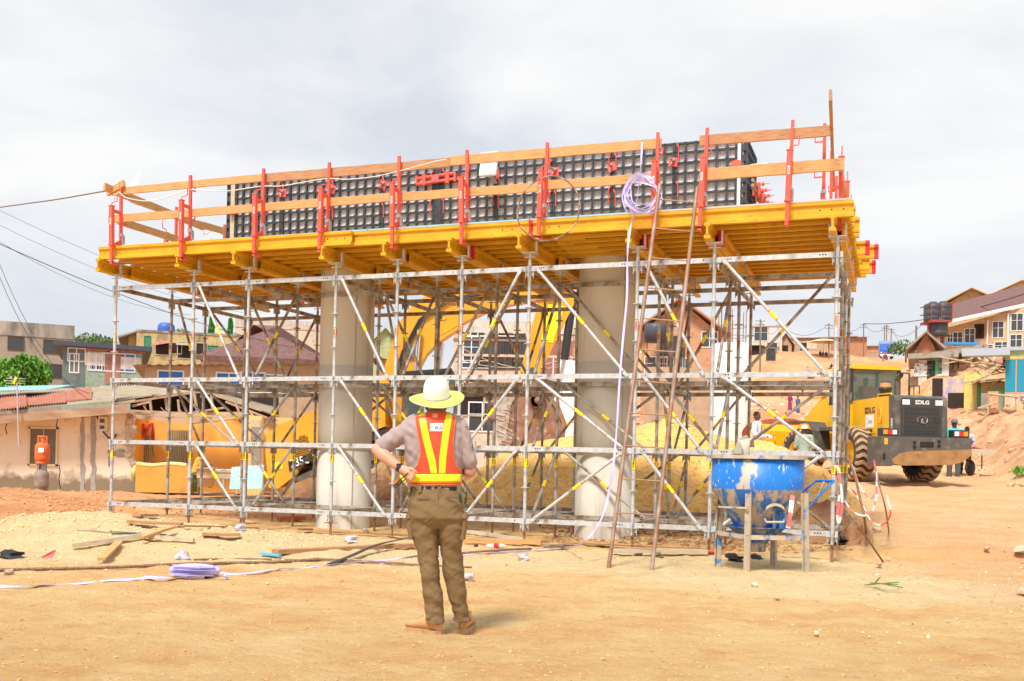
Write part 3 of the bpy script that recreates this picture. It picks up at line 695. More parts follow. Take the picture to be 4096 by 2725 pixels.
for k in range(9):
    ph=random.uniform(0,.6); rx=random.uniform(26,44); ry=random.uniform(30,52); cy=cv+random.uniform(-6,12); cx=cu+random.uniform(-8,8)
    pts=[Wq(cx+rx*cos(a*2*pi/9+ph)*(1+.1*sin(3*a+k)),min(cy+ry*sin(a*2*pi/9+ph)*(1+.12*cos(2*a+k)),491),-.43-.015*k) for a in range(random.choice((8,9,10)))]
    ribbon(pts,.018,'',lav,None,None,up=V((cos(TH)*0,1,.2)),tw=1.5,build=False,mb=m)
m.build('strap_coil',lav,strap)
m=MB()
for k in range(26):
    z=.012+.11*(k%9)/9; a=gpt(390,1330); b=gpt(489,1332); off=V((random.uniform(-.02,.02),random.uniform(-.06,.1),0)); lft=a+V((0,.05,z))+off; rgt=b+V((0,.05,z))+off; mid=(lft+rgt)/2+V((0,-.05,.004))
    ribbon([lft,mid,rgt],.02,'',lav,None,None,tw=.5,build=False,mb=m)
m.blob((a+b)/2+V((0,.12,.06)),(.255,.1,.065),3,amp=.04,sub=3,smooth=True)
tag(m.build('strap_bundle',lav),'flattened bundle of lavender strap lying on the sand at left','strap bundle')
ribbon([gpt(u,v)+V((0,0,.012+.01*sin(u*.1))) for u,v in ((470,1333),(400,1335),(340,1336),(300,1335),(250,1340),(180,1345),(100,1350),(30,1354),(-60,1356))],.045,'lavender_strap',lav,'strip of lavender strap trailing from the bundle to the left edge','strap',tw=1.5)
t,z=SQ(1262,480,-.47); m=MB(); rt=Matrix.Rotation(.12,3,'Z')
m.poly([S(t+.435*cos(a*pi/18)*(1+.02*sin(a)),-.47-.02*sin(a*pi/9),z+.43*sin(a*pi/18)) for a in range(37)],.009,6,closed=True); m.poly([S(t+.44*cos(a*pi/18)*(1+.02*sin(a)),-.475,z+.435*sin(a*pi/18)) for a in range(17,32)],.011,6)
ring=mat('rusty wire with mortar',(.22,.12,.07),(.5,.42,.34),s=16,rough=.9,ramp=(.5,.6))
tag(m.build('wire_ring',ring),'thin rusty wire hoop hanging on the railing in front of the black panels','wire hoop')
cord=mat('white cord',(.8,.76,.76),rough=.6)
def cordobj(pts,r,label,mt=cord,name='cord',cat='cord',n=5,sub=6):
    m=MB(); m.poly(spl(pts,sub),r,n); return tag(m.build(name,mt),label,cat)
cordobj([Wq(262,462,-.15),Wq(272,442,-.18),Wq(290,455,-.2),Wq(340,463,-.1),Wq(390,452,-.1),Wq(434,437,-.16),Wq(440,437,-.16),Wq(520,440,-.12),Wq(600,429,-.16),Wq(650,428,-.1),Wq(745,412,-.16),Wq(800,413,-.12),Wq(860,407,-.12),Wq(914,395,-.16),Wq(960,383,-.15),Wq(1005,371,-.16),Wq(1028,367,-.16)],.008,'white cord sagging along the upper guard boards on the left')
cordobj([S(.1,.0,5.4),S(-.1,.5,5.38),S(-.12,1.2,5.45),S(-.2,1.35,5.3),S(-.08,1.5,5.48),S(-.12,2.0,5.35),S(-.1,2.4,5.5),S(-.2,2.5,5.3),S(-.05,2.7,5.4),S(-.1,3.5,5.1)],.009,'white cord wound round the left side guard boards')
SB(.25,-.16,5.53,-.15,-.08,5.42,.05,.1,wood,'short timber offcut lashed on top of the left railing corner',nm='timber_offcut')
m=MB(); p=S(.28,-.1,5.5); m.add([p,p+V((.13,0,-.02)),p+V((.2,.02,.26)),p+V((.1,.01,.17)),p+V((.002,.003,0))],[(0,1,2,3),(0,3,4)]); tag(m.build('plastic_scrap',mat('clear plastic scrap',(.75,.78,.82),rough=.3,alpha=.55)),'clear plastic scrap flapping on the left railing corner','scrap')
# ---------------------------------------------------------------- blue concrete hopper
blue=mat('chipped blue paint with mortar',(.006,.15,.60),(.012,.21,.70),s=3,rough=.45,dirt=[((.50,.42,.33),4,.59,.63,(1,1,.4)),((.50,.60,.76),9,.63,.68,(1,1,.35)),((.72,.73,.75),22,.62,.67,(1,1,.6)),((.10,.12,.2),9,.66,.72)])
blue2=mat('mortar caked blue steel',(.02,.12,.42),(.03,.17,.5),s=4,rough=.6,dirt=[((.48,.38,.27),6,.46,.56,(1,1,.35))])
mort=mat('dried mortar on steel',(.50,.40,.28),(.58,.49,.38),s=9,rough=.9,dirt=[((.03,.16,.5),7,.56,.62)],bump=.3)
mort2=mat('muddy leg with blue paint',(.50,.41,.30),(.40,.32,.23),s=9,rough=.9,dirt=[((.05,.22,.55),4.5,.53,.60)])
hc=at(3025/K,2180/K,11.75); hx,hy=hc.x,hc.y; hz=hgt(hx,hy)
hp=thing('concrete_hopper','battered blue steel concrete hopper on four legs in the sand at right','hopper',(hx,hy,hz),rz=-.1)
def zz(vs): return CZ-(vs-1843.6-34.6*0-20)/F*11.75-hz
Z=lambda vs: CZ+(1864-vs)/F*11.75-hz
rr_=.515
m=MB(); m.lathe([(rr_,Z(1955)),(rr_,Z(1833)),(rr_-.008,Z(1833)),(rr_-.008,Z(1955)),(.09,Z(2160))],40); m.build('drum',blue,hp)
m=MB(); m.lathe([(rr_,Z(1833)-.005),(rr_+.03,Z(1833)-.01),(rr_+.03,Z(1833)+.03),(rr_-.012,Z(1833)+.03),(rr_-.012,Z(1833)-.01)],40,smooth=False); m.build('rim',mort,hp)
m=MB(); m.lathe([(rr_-.001,Z(1955)+.003),(rr_-.001,Z(1955)),(.17,Z(2150)),(.165,Z(2150)),(rr_-.008,Z(1955))],40); m.build('cone',blue2,hp)
m=MB(); m.lathe([(.34,Z(2106)),(.34,Z(2104)),(.11,Z(2172)),(.1,Z(2172))],32); m.build('skirt',blue2,hp)
m=MB(); m.lathe([(.11,Z(2172)),(.105,Z(2205)),(.1,Z(2205)),(.1,Z(2160))],20); m.build('nozzle',blue2,hp)
legs=[(-.16,-.46),(.46,-.34),(-.42,.2),(.25,.44)]
for i,(x,y) in enumerate(legs):
    m=MB(); k=1.0; top=Z(1965); m.bar((x*.98,y*.98,top),(x*1.04,y*1.04,-.12),.065,.012,up=(x,y,0)); m.bar((x*.98+.032,y*.98,top),(x*1.04+.032,y*1.04,-.12),.012,.06,up=(x,y,0)); m.build('leg',[mort2,mort2][0] if i<2 else mort2,hp)
m=MB(); ringp=[(x*1.02,y*1.02,Z(2139)) for x,y in (legs[2],legs[0],legs[1],legs[3])]
for i in range(4): a=V(ringp[i]);b=V(ringp[(i+1)%4]); m.bar(a,b,.012,.05,up=(0,0,1))
m.build('leg_band',mort,hp)
m=MB()
for i in range(2): a=V((legs[0][0],legs[0][1],Z(2026)));b=V((legs[2][0]*1.1,legs[2][1],Z(2026))); m.bar(a,b,.02,.03,up=(0,0,1))
m.tube((-.16,-.5,Z(2028)),(-.46,-.28,Z(2028)),.012,8); m.build('side_bracket',mort2,hp)
# gate mechanism on the front
m=MB(); g=Z(2025)
m.prism([(-.20+.33,Z(2108)),(-.03+.16,Z(2050)),(.13,Z(2040)),(.20,Z(2048)),(.16,Z(2106))],-.33,-.31,'y'); m.prism([(.20,Z(2040)),(.27,Z(2045)),(.29,Z(2105)),(.20,Z(2108))],-.34,-.32,'y'); m.build('gate_arm',blue2,hp)
m=MB()
pr=[(sin(a)*.11+.14,g-.035+cos(a)*.09) for a in [-1.1+.22*k for k in range(11)]]
m.prism(pr+[(x*1.0,z-.03) for x,z in pr[::-1]],-.44,-.33,'y'); m.build('gate_cover',mort,hp)
m=MB(); m.tube((.05,-.4,Z(2080)),(.24,-.4,Z(2078)),.013,8); m.tube((.05,-.4,Z(2080)),(.04,-.34,Z(2068)),.012,8); m.tube((.24,-.4,Z(2078)),(.25,-.34,Z(2066)),.012,8); m.build('gate_handle',galv2,hp)
m=MB(); a=V((.46,-.3,Z(2040))); b=V((.76,-.42,Z(1916))); m.bar(a,b,.045,.02); c_=V((.46,.1,Z(1985))); d_=V((.66,.02,Z(1918))); m.bar(c_,d_,.035,.02); m.tube(b,d_,.016,8); m.tube(V((.52,-.3,Z(1975))),V((.58,.1,Z(1960))),.012,8); m.build('lever_frame',blue,hp)
m=MB(); m.tube((.66,-.4,Z(1920)),(.60,-.3,Z(1995)),.012,6); m.build('latch_bar',mort,hp)
tp=mat('red and white tape',(.82,.10,.10),rough=.5)
def tapemat(name,ax=2,sc_=1.6,ph=0):
    m=mat(name,(.85,.85,.85),rough=.5); n=m.node_tree.nodes; l=m.node_tree.links
    if 'wv' in n: return m
    tc=n.new('ShaderNodeTexCoord'); mp=n.new('ShaderNodeMapping'); mp.inputs['Rotation'].default_value=(.3,.5,0); mp.inputs['Location'].default_value=(ph,ph,ph); w=n.new('ShaderNodeTexWave'); w.name='wv'; w.bands_direction='DIAGONAL'; w.inputs['Scale'].default_value=sc_
    r=n.new('ShaderNodeValToRGB'); r.color_ramp.interpolation='CONSTANT'; r.color_ramp.elements[0].color=(.82,.16,.16,1); r.color_ramp.elements[1].color=(.82,.80,.80,1); r.color_ramp.elements[1].position=.42
    l.new(tc.outputs['Object'],mp.inputs[0]); l.new(mp.outputs[0],w.inputs[0]); l.new(w.outputs['Fac'],r.inputs[0]); l.new(r.outputs[0],n['Principled BSDF'].inputs['Base Color']); return m
tape=tapemat('barrier tape')
def D_(u,v,d): return at(u,v,d)
def ctape(pts,label,w=.045,tw=1.5): return ribbon(pts,w,'barrier_tape',tape,label,'barrier tape',tw=tw,up=V((0,1,0)))
ctape([D_(1824,1140,11.2),D_(1822,1160,11.15),D_(1818,1190,11.1),D_(1814,1216,11.1)],'short pink and white caution tape tied to the blue hopper leg',.05,.5)
ctape([D_(1905,1078,12.7),D_(1918,1074,12.55),D_(1930,1078,12.55),D_(1935,1110,12.5),D_(1938,1150,12.5),D_(1936,1185,12.5),D_(1930,1203,12.5),D_(1927,1180,12.5),D_(1932,1140,12.5)],'faded pink caution tape hanging on the right corner scaffold post',.028,.9)
ctape([D_(1955,1056,14.2),D_(1966,1085,14.1),D_(1980,1120,14.0),D_(1995,1142,13.9),D_(2003,1148,13.8),D_(2012,1140,13.7),D_(2018,1100,13.6),D_(2014,1070,13.6),D_(2011,1058,13.6)],'red and white barrier tape hanging in a narrow loop, nearest the loader bumper',.022)
ctape([D_(1957,1122,14.3),D_(1975,1145,14.1),D_(1990,1170,13.9),D_(2005,1200,13.6),D_(2022,1208,13.4),D_(2040,1203,13.3),D_(2050,1180,13.2),D_(2045,1155,13.2),D_(2041,1137,13.2)],'red and white barrier tape sagging lowest between the rebar stakes',.022)
ctape([D_(1944,1152,13.4),D_(1958,1172,13.3),D_(1975,1184,13.2),D_(1995,1186,13.2),D_(2010,1172,13.3),D_(2017,1145,13.5),D_(2018,1110,13.6)],'red and white barrier tape curving from the leaning rebar up to the loop',.022)
rb=mat('ribbed brown rebar',(.20,.105,.06),(.30,.18,.11),s=45,rough=.8,ramp=(.45,.55))
def rebar(pts,label,r=.012,mt=rb): m=MB(); m.poly(spl(pts,5),r,8); return tag(m.build('rebar',mt),label,'rebar')
rebar([D_(1938,1045,14.3),D_(1952,1062,14.2),D_(1966,1090,14.0),D_(1978,1140,13.7),D_(1990,1195,13.3),gpt(1996,1232)-V((0,0,.1))],'bent rusty rebar stake leaning from the right scaffold corner',.016)
rebar([D_(1895,1092,13.5),D_(1930,1150,13.2),D_(1975,1210,12.6),gpt(2037,1291)-V((0,0,.05))],'long dark rebar leaning against the right scaffold corner',.012)
rebar([D_(2012,1070,13.7),D_(2022,1110,13.6),D_(2038,1170,13.4),gpt(2047,1217)-V((0,0,.1))],'thin upright rebar stake holding the barrier tape',.01)
# ---------------------------------------------------------------- people helpers
def vox(mb,name,mt,par,size=.006,smooth=4,disp=None):
    o=mb.build(name,mt,par); m=o.modifiers.new('r','REMESH'); m.mode='VOXEL'; m.voxel_size=size; m.use_smooth_shade=True
    if smooth: s=o.modifiers.new('s','SMOOTH'); s.iterations=smooth; s.factor=.5
    baked(o)
    if disp:
        me=o.data; me.update(); ns=[v.normal.copy() for v in me.vertices]
        for v,nn_ in zip(me.vertices,ns): v.co+=nn_*disp(v.co)
        me.update()
    return o
def ell(c,hw,hd,n=28,p=2.4,tilt=0,yaw=0):
    out=[]
    for k in range(n):
        a=2*pi*k/n; x=abs(cos(a))**(2/p)*(1 if cos(a)>=0 else -1)*hw; y=abs(sin(a))**(2/p)*(1 if sin(a)>=0 else -1)*hd
        out.append(V(c)+V((x*cos(yaw)-y*sin(yaw),x*sin(yaw)+y*cos(yaw),x*tilt)))
    return out
def limb(m,pts,rad,n=16):
    m.poly(spl(pts,5),[rad[min(int(i/5),len(rad)-2)]*(1-(i/5-min(int(i/5),len(rad)-2)))+rad[min(int(i/5),len(rad)-2)+1]*(i/5-min(int(i/5),len(rad)-2)) for i in range(5*(len(pts)-1)+1)],n)
    for p,r in ((pts[0],rad[0]),(pts[-1],rad[-1])): m.blob(p,r*.99,amp=0,sub=2)
skinL=mat('light reddened skin',(.62,.30,.20),(.68,.36,.25),s=12,rough=.55)
def cloth(name,c,k=.85,s=5): return mat(name,c,tuple(a*k for a in c),s=s,rough=.9,bump=.12,bs=120)
# ---------------------------------------------------------------- the man
DM=7.05; MO=V((at(1018,1460,DM).x,DM,0)); MO.z=hgt(MO.x,MO.y)
man=thing('person','man seen from behind in orange vest, white helmet with yellow brim and brown trousers','person',MO)
def L(u,v,dy=0): return at(u,v,DM+dy)-MO
shirtm=cloth('mauve grey polo shirt',(.42,.325,.325)); trm=cloth('brown work trousers',(.235,.15,.066)); vest=mat('orange vest mesh',(.90,.085,.035),(.84,.075,.03),s=3,rough=.6,bump=.1,bs=40)
yst=mat('yellow reflective stripe',(.88,.86,.015),(.82,.84,.02),s=4,rough=.35); pip=mat('orange piping',(.92,.20,.02),rough=.6); belt=mat('dark belt',(.03,.027,.025),rough=.6)
boot=mat('tan boot leather',(.62,.36,.16),(.55,.30,.13),s=14,rough=.7,dirt=[((.68,.45,.25),9,.5,.7)]); sole=mat('tan muddy sole',(.55,.34,.19),(.45,.24,.11),s=18,rough=.9)
# torso stations: (v, uL, uR, half depth, y centre)
TS=[(948,985,1026,.075,.0),(955,966,1046,.09,.0),(962,945,1058,.105,.0),(974,932,1066,.118,.0),(992,928,1070,.13,-.0),(1025,930,1071,.135,.0),(1055,934,1067,.130,.0),(1085,941,1064,.125,.0),(1105,943,1063,.128,.0),(1126,944,1062,.13,.0)]
def tors(v):
    for a,b in zip(TS,TS[1:]):
        if a[0]<=v<=b[0]: k=(v-a[0])/(b[0]-a[0]); return [a[i]+(b[i]-a[i])*k for i in range(5)]
    return list(TS[0] if v<TS[0][0] else TS[-1])
def trg(v,grow=0,n=28):
    _,ul,ur,hd,cy=tors(v); a=L(ul,v); b=L(ur,v); c=(a+b)/2+V((0,cy,0)); return ell(c,(b-a).length/2+grow,hd+grow,n,2.3)
def back(u,v,off=.0):
    _,ul,ur,hd,cy=tors(v); a=L(ul,v); b=L(ur,v); c=(a+b)/2; hw=(b-a).length/2+off; p=L(u,v)
    k=min(abs(p.x-c.x)/hw,.995); y=-(hd+off)*(1-k**2.3)**(1/2.3); p=V((p.x,c.y+y,p.z)); return p
# body (one continuous skin mesh)
b=MB(); tr_=[trg(v,-.012) for v in (955,974,1025,1085,1126)]
b.loft(tr_,smooth=True); b.loft([ell(L(1003,1120),.15,.10),ell(L(1006,1160),.17,.115),ell(L(1007,1200),.16,.11)])
hipL,hipR=L(980,1190),L(1038,1190)
kneeL,kneeR=L(986,1320,-.02),L(1044,1320,0); ankL,ankR=L(1003,1425,0),L(1065,1420,.1)
limb(b,[hipL,kneeL,ankL],[.06,.04,.036]); limb(b,[hipR,L(1042,1320,.03),ankR],[.06,.04,.036])
neck=L(1004,955); headc=L(1004,918,.03)
limb(b,[L(1003,975),neck,L(1004,935,.0)],[.07,.056,.056])
hr=[]
for i in range(13):   # head, tilted back
    f=i/12; a=pi*f; r=sin(a)**.75*.078; hr.append(ell(V((0,0,-.12+.235*(1-cos(a))/2)),max(r*.95,.003),max(r*1.12,.004),20,2.1))
HT=Matrix.Translation(headc)@Matrix.Rotation(R(24),4,'X')
b.loft([[HT@p for p in r] for r in hr]); 
for s_ in (-1,1): b.blob(HT@V((s_*.077,-.005,-.01)),(.012,.02,.032),amp=0,sub=2)
b.blob(HT@V((0,.1,-.02)),(.015,.024,.026),amp=0,sub=2); b.blob(HT@V((0,.07,-.075)),(.035,.03,.03),amp=0,sub=2)
shL,shR=L(944,985),L(1062,990); elL=L(869,1035,-.03); wrL=L(921,1077,-.105); elR=L(1082,1086,.02); wrR=L(1040,1070,.27)
limb(b,[shL,elL],[.042,.044]); limb(b,[elL,L(890,1054,-.07),wrL],[.044,.045,.027])
limb(b,[shR,L(1074,1045,.01),elR],[.04,.04,.044]); limb(b,[elR,(elR+wrR)/2,wrR],[.044,.042,.028])
# left hand: palm and fingers on the hip
pc=L(938,1086,-.13); limb(b,[wrL,L(930,1082,-.12),L(941,1088,-.135)],[.027,.032,.034])
k0=[L(947,1082,-.145),L(946,1088,-.15),L(943,1094,-.15),L(939,1099,-.145)]
tips=[(955,1089),(953,1096),(950,1102),(945,1107)]
for i,(k_,t_) in enumerate(zip(k0,tips)):
    mid=L(t_[0]+0,t_[1]-3,-.165); tip=L(t_[0]-6,t_[1]+4,-.14); limb(b,[k_,mid,tip],[.0115,.0105,.008],10)
limb(b,[L(934,1079,-.13),L(946,1079,-.16),L(955,1086-1,-.165),L(961,1089,-.155)],[.014,.012,.0105,.009],10)
# right hand in front
limb(b,[wrR,wrR+V((-.04,.03,.0))],[.03,.034])
for i in range(4): p=wrR+V((-.06,.04-.0,.025-.018*i)); limb(b,[p,p+V((-.03,.015,.0)),p+V((-.045,-.01,-.01))],[.0105,.0095,.008],10)
limb(b,[wrR+V((-.02,.04,.03)),wrR+V((-.05,.06,.045))],[.012,.009],10)
vox(b,'body',skinL,man,.0055,3)
m=MB()
for s_ in (-1,1): m.blob(HT@V((s_*.03,.084,.0)),.011,amp=0,sub=2)
tag(m.build('eye',lblW,man),None)
m=MB(); m.lathe([(.03,.02),(.07,-.005),(.081,-.03),(.078,-.06),(.06,-.085),(.0,-.08)],20,mtx=HT@Matrix.Translation((0,-.012,.0))); m.build('hair',mat('short brown hair',(.12,.07,.04),rough=.9),man)
# shirt
def wr(co,k=1,s_=1):
    a=noise.noise(V((co.x*9,co.y*5,co.z*22+co.x*14)))*.006-abs(noise.noise(V((co.x*16+co.z*7,co.y*9,co.z*10-co.x*14))))*.010+.003
    return a*k+.001
m=MB(); m.loft([trg(v) for v in (950,955,962,974,985,1000,1025,1055,1085,1105,1127)])
def sleeve(m,a,b_,r0,r1): limb(m,[a,(a+b_)/2,b_],[r0,(r0+r1)/2*1.02,r1],20)
sleeve(m,L(950,984),L(883,1026,-.02),.062,.060); sleeve(m,L(1056,990),L(1080,1066,.01),.062,.056)
limb(m,[L(965,968),L(945,980)],[.055,.062]); limb(m,[L(1040,970),L(1060,982)],[.055,.058])
so_=vox(m,'polo_shirt',shirtm,man,.006,5,lambda c:wr(c)*(1.2 if abs(c.x)>.12 else .9))
m=MB(); cc=L(1004,951)
m.loft([ell(L(1004,957,.0),.078,.078,28,2),ell(L(1005,948,.005),.066,.072,28,2),ell(L(1005,943,.008),.062,.07,28,2),ell(L(1005,945,.008),.057,.065,28,2),ell(L(1005,955,.0),.06,.066,28,2)],cap=False); m.build('collar',cloth('olive collar',(.30,.23,.14)),man)
for a,b_,r in ((L(889,1022,-.02),L(879,1029,-.022),.0605),(L(1078.5,1060,.01),L(1080.5,1068,.01),.0575)):
    m=MB(); m.tube(a,b_,r,24); m.build('sleeve_hem',shirtm,man)
m=MB(); m.box(L(1094,1030,-.01),(.01,.05,.09)); m.build('arm_pocket',shirtm,man)
m=MB(); m.box(L(1099,1038,-.02),(.008,.025,.03)); m.build('arm_patch',mat('blue patch',(.05,.2,.6)),man)
# vest
def patch(rows,off,name,mt,par,nx=14,th=.002,sub=5):
    # rows: (v,uL,uR)
    R2=[]
    for a,b_ in zip(rows,rows[1:]):
        for k in range(sub): f=k/sub; R2.append([a[i]+(b_[i]-a[i])*f for i in range(3)])
    R2.append(list(rows[-1])); m=MB(); vs=[]
    for v,ul,ur in R2:
        for i in range(nx+1): vs.append(back(ul+(ur-ul)*i/nx,v,off+.002*noise.noise(V((i*.4,v*.06,off*100)))))
    fs=[(j*(nx+1)+i,j*(nx+1)+i+1,(j+1)*(nx+1)+i+1,(j+1)*(nx+1)+i) for j in range(len(R2)-1) for i in range(nx)]
    m.add(vs,fs,0,True); o=m.build(name,mt,par,fix=False); s=o.modifiers.new('s','SOLIDIFY'); s.thickness=th; s.offset=0; return baked(o)
vr=[(951,975,1033),(956,961,1043),(963,959,1051),(985,963,1048),(1010,968,1046),(1035,972,1045),(1055,971,1046),(1070,965,1051),(1080,957,1058),(1088,948,1063),(1100,944,1062.5),(1113,943.5,1062)]
vo=patch(vr,.012,'safety_vest',vest,man,24)
patch([(951,973,983),(957,966,982),(1010,977,993),(1060,989,1006),(1091,996,1010)],.0155,'reflective_stripe',yst,vo,6)
patch([(954,1030,1040),(960,1028,1043),(1010,1020,1036),(1060,1014,1030),(1091,1013.5,1028)],.0155,'reflective_stripe',yst,vo,6)
patch([(1091.5,946,1063.2),(1108.5,943.6,1062.6)],.0158,'waist_stripe',yst,vo,28)
patch([(1109.5,943.6,1062.6),(1111.5,943.6,1062.6)],.016,'vest_piping',pip,vo,28); patch([(1114,943.6,1062.6),(1116,943.6,1062.6)],.0145,'vest_piping',pip,vo,28)
patch([(v,a-.7,a+1) for v,a,_ in vr[1:10]],.0145,'vest_piping',pip,vo,2); patch([(v,a-1,a+.7) for v,_,a in vr[1:10]],.0145,'vest_piping',pip,vo,2)
patch([(953,998.5,1010.5),(963,998.5,1010.5)],.0155,'neck_tab',mat('pink tab',(.92,.38,.28)),vo,4)
patch([(976.5,993.5,1023.5),(995,993,1022.5)],.0155,'logo_patch',lblW,vo,8)
lp=back(1008,986,.019)
grn=mat('mint green print',(.25,.75,.62)); 
text('ELD',.029,'logo_letters',blk,vo,fmtx(lp+V((.016,0,-.003)),(1,.03,.03),(0,0,1)),.0005,bold=.0004)
m=MB(); g0=lp+V((-.028,-.001,0))
for a,b_ in (((-.016,-.012),(-.016,.008)),((-.016,.006),(-.002,.019)),((-.002,.019),(.008,.010))): m.bar(g0+V((a[0],0,a[1])),g0+V((b_[0],0,b_[1])),.0022,.001)
m.build('logo_roof',blk,vo)
m=MB()
for a,b_ in (((.010,.006),(.0,.014)),((.0,.014),(-.012,.004)),((-.012,.004),(-.012,-.012)),((-.012,-.012),(.011,-.012)),((.011,-.012),(.011,-.001)),((.011,-.001),(.002,-.001))): m.bar(g0+V((a[0],-.0003,a[1])),g0+V((b_[0],-.0003,b_[1])),.0026,.001)
m.build('logo_monogram',grn,vo)
# trousers
m=MB()
def leg(rows):
    rr2=[]
    for v,a,c,dy,hd in rows: p=L(a,v,dy); q=L(c,v,dy); rr2.append(ell((p+q)/2,(q-p).length/2,hd,28,2.2))
    m.loft(rr2)
m.loft([ell((L(a,v)+L(c,v))/2+V((0,dy,0)),(L(c,v)-L(a,v)).length/2,hd,28,2.4) for v,a,c,hd,dy in ((1118,945,1061,.122,0),(1135,944,1065,.13,-.005),(1160,941,1069,.14,-.012),(1190,941,1070,.14,-.012),(1206,943,1070,.125,0),(1216,946,1068,.10,0))])
leg([(1180,943,1010,0,.12),(1215,946,1010,0,.115),(1245,952,1009,-.005,.10),(1283,963,1009,-.01,.085),(1327,969,1011,-.02,.078),(1371,976,1018,-.01,.072),(1405,979,1020.5,0,.068),(1434,982,1022,0,.066)])
leg([(1180,1008,1070,0,.12),(1215,1008,1069,0,.115),(1245,1011,1065,.005,.10),(1283,1017,1063.6,.02,.085),(1327,1022,1069,.03,.078),(1371,1032,1072.4,.05,.072),(1405,1042,1075,.07,.068),(1429,1048,1080,.09,.066)])
def trw(c):
    k=ss(.9,.2,c.z); d=noise.noise(V((c.x*7+c.z*6,c.y*5,c.z*16)))*.006+noise.noise(V((c.x*16-c.z*9,c.y*8,c.z*9)))*.004
    zf=-abs(noise.noise(V((c.x*9+c.z*9,c.y*9,c.z*10))))*.012-abs(noise.noise(V((c.x*20-c.z*16,c.y*14,c.z*18+3))))*.0045*(1+1.2*ss(.3,.08,c.z))+.006
    return d*(.6+.5*k)+zf
to=vox(m,'trousers',trm,man,.0055,4,trw)
for uu,v0,s_ in ((944,1190,-1),(1069,1192,1)):
    m=MB(); a=L(uu,1185,-.02); c_=L(uu,1240,-.02); rings=[]
    for k,(v,w_,o_) in enumerate(((1184,.02,0),(1190,.045,-.004),(1215,.05,-.008),(1232,.046,-.006),(1241,.025,.0))): rings.append(ell(L(uu-s_*1.5+ (s_*-3 if v>1230 else 0),v,-.0),.022+.004*(k==2),.075,14,3))
    m.loft(rings); m.build('cargo_pocket',trm,to)
    m=MB(); m.loft([ell(L(uu-s_*.5,1180,0),.018,.075,14,3),ell(L(uu+s_*.3,1186,0),.026,.082,14,3),ell(L(uu+s_*.3,1192,0),.027,.084,14,3)]); m.build('pocket_flap',trm,to)
for u0,u1,v in ((957,988,1147),(1028,1056,1147)):
    m=MB(); m.poly([L(u0+(u1-u0)*k/6,v+ (1.5 if u0<1000 else -1)*k/3,-.146+.012*abs(k/6-(.7 if u0<1000 else .3))) for k in range(7)],.0025,6); m.build('back_pocket_seam',mat('dark seam',(.09,.055,.03)),to)
m=MB(); m.poly([L(1009,1138,-.138),L(1009,1160,-.15),L(1009,1185,-.148),L(1009,1203,-.12)],.002,6); m.build('back_pocket_seam',MATS['dark seam'],to)
for (a,c,v,dy) in ((983,1021,1431,0),(1049,1079,1426,.09)):
    m=MB(); m.loft([ell((L(a,v-4,dy)+L(c,v-4,dy))/2,.063,.071,24,2.3),ell((L(a,v+2,dy)+L(c,v+2,dy))/2,.063,.071,24,2.3)]); m.build('ankle_cuff',trm,to)
    m=MB(); m.box(L((a+c)/2+8,v,dy-.072),(.045,.006,.026)); m.build('velcro_tab',mat('brown velcro',(.20,.12,.09)),to)
m=MB()
m.loft([[p for p in ell((L(946,v)+L(1060,v))/2,(L(1060,v)-L(946,v)).length/2+.006,.132,32,2.4)] for v in (1119,1129)]); m.build('belt',belt,man)
for uu in (966,1011,1056): m=MB(); m.box(L(uu,1124,-.134),(.026,.008,.055)); m.build('belt_loop',trm,to)
camo=mat('camouflage fabric',(.30,.26,.13),(.09,.10,.05),s=28,rough=.9,ramp=(.48,.52))
m=MB(); m.loft([ell(L(1060,1124,-.05),.022,.04,12,3),ell(L(1062,1140,-.055),.03,.045,12,3),ell(L(1061,1155,-.055),.026,.04,12,3),ell(L(1061,1161,-.05),.015,.03,12,3)]); m.build('belt_pouch',camo,man)
m=MB(); m.loft([ell(L(1070,1122,-.02),.014,.035,12,3),ell(L(1071,1150,-.02),.016,.035,12,3),ell(L(1070,1158,-.02),.012,.03,12,3)]); m.build('belt_pouch',camo,man)
m=MB(); m.loft([ell(L(944,1124,-.06),.012,.03,12,3),ell(L(943,1140,-.06),.014,.03,12,3),ell(L(942,1150,-.06),.008,.02,12,3)]); m.poly([L(941,1148,-.08),L(938,1156,-.08),L(941,1162,-.08),L(944,1156,-.08),L(941,1148,-.08)],.003,6); m.build('belt_clip',camo,man)
m=MB()
for k in range(9): m.blob(L(1068+2.5*sin(k*2.1),1167+3.0*k,-.04),(.010,.006,.012),k,amp=.6)
m.build('key_bunch',mat('keys',(.5,.5,.5),(.04,.04,.04),s=60,rough=.4,metal=.4,ramp=(.45,.55)),man)
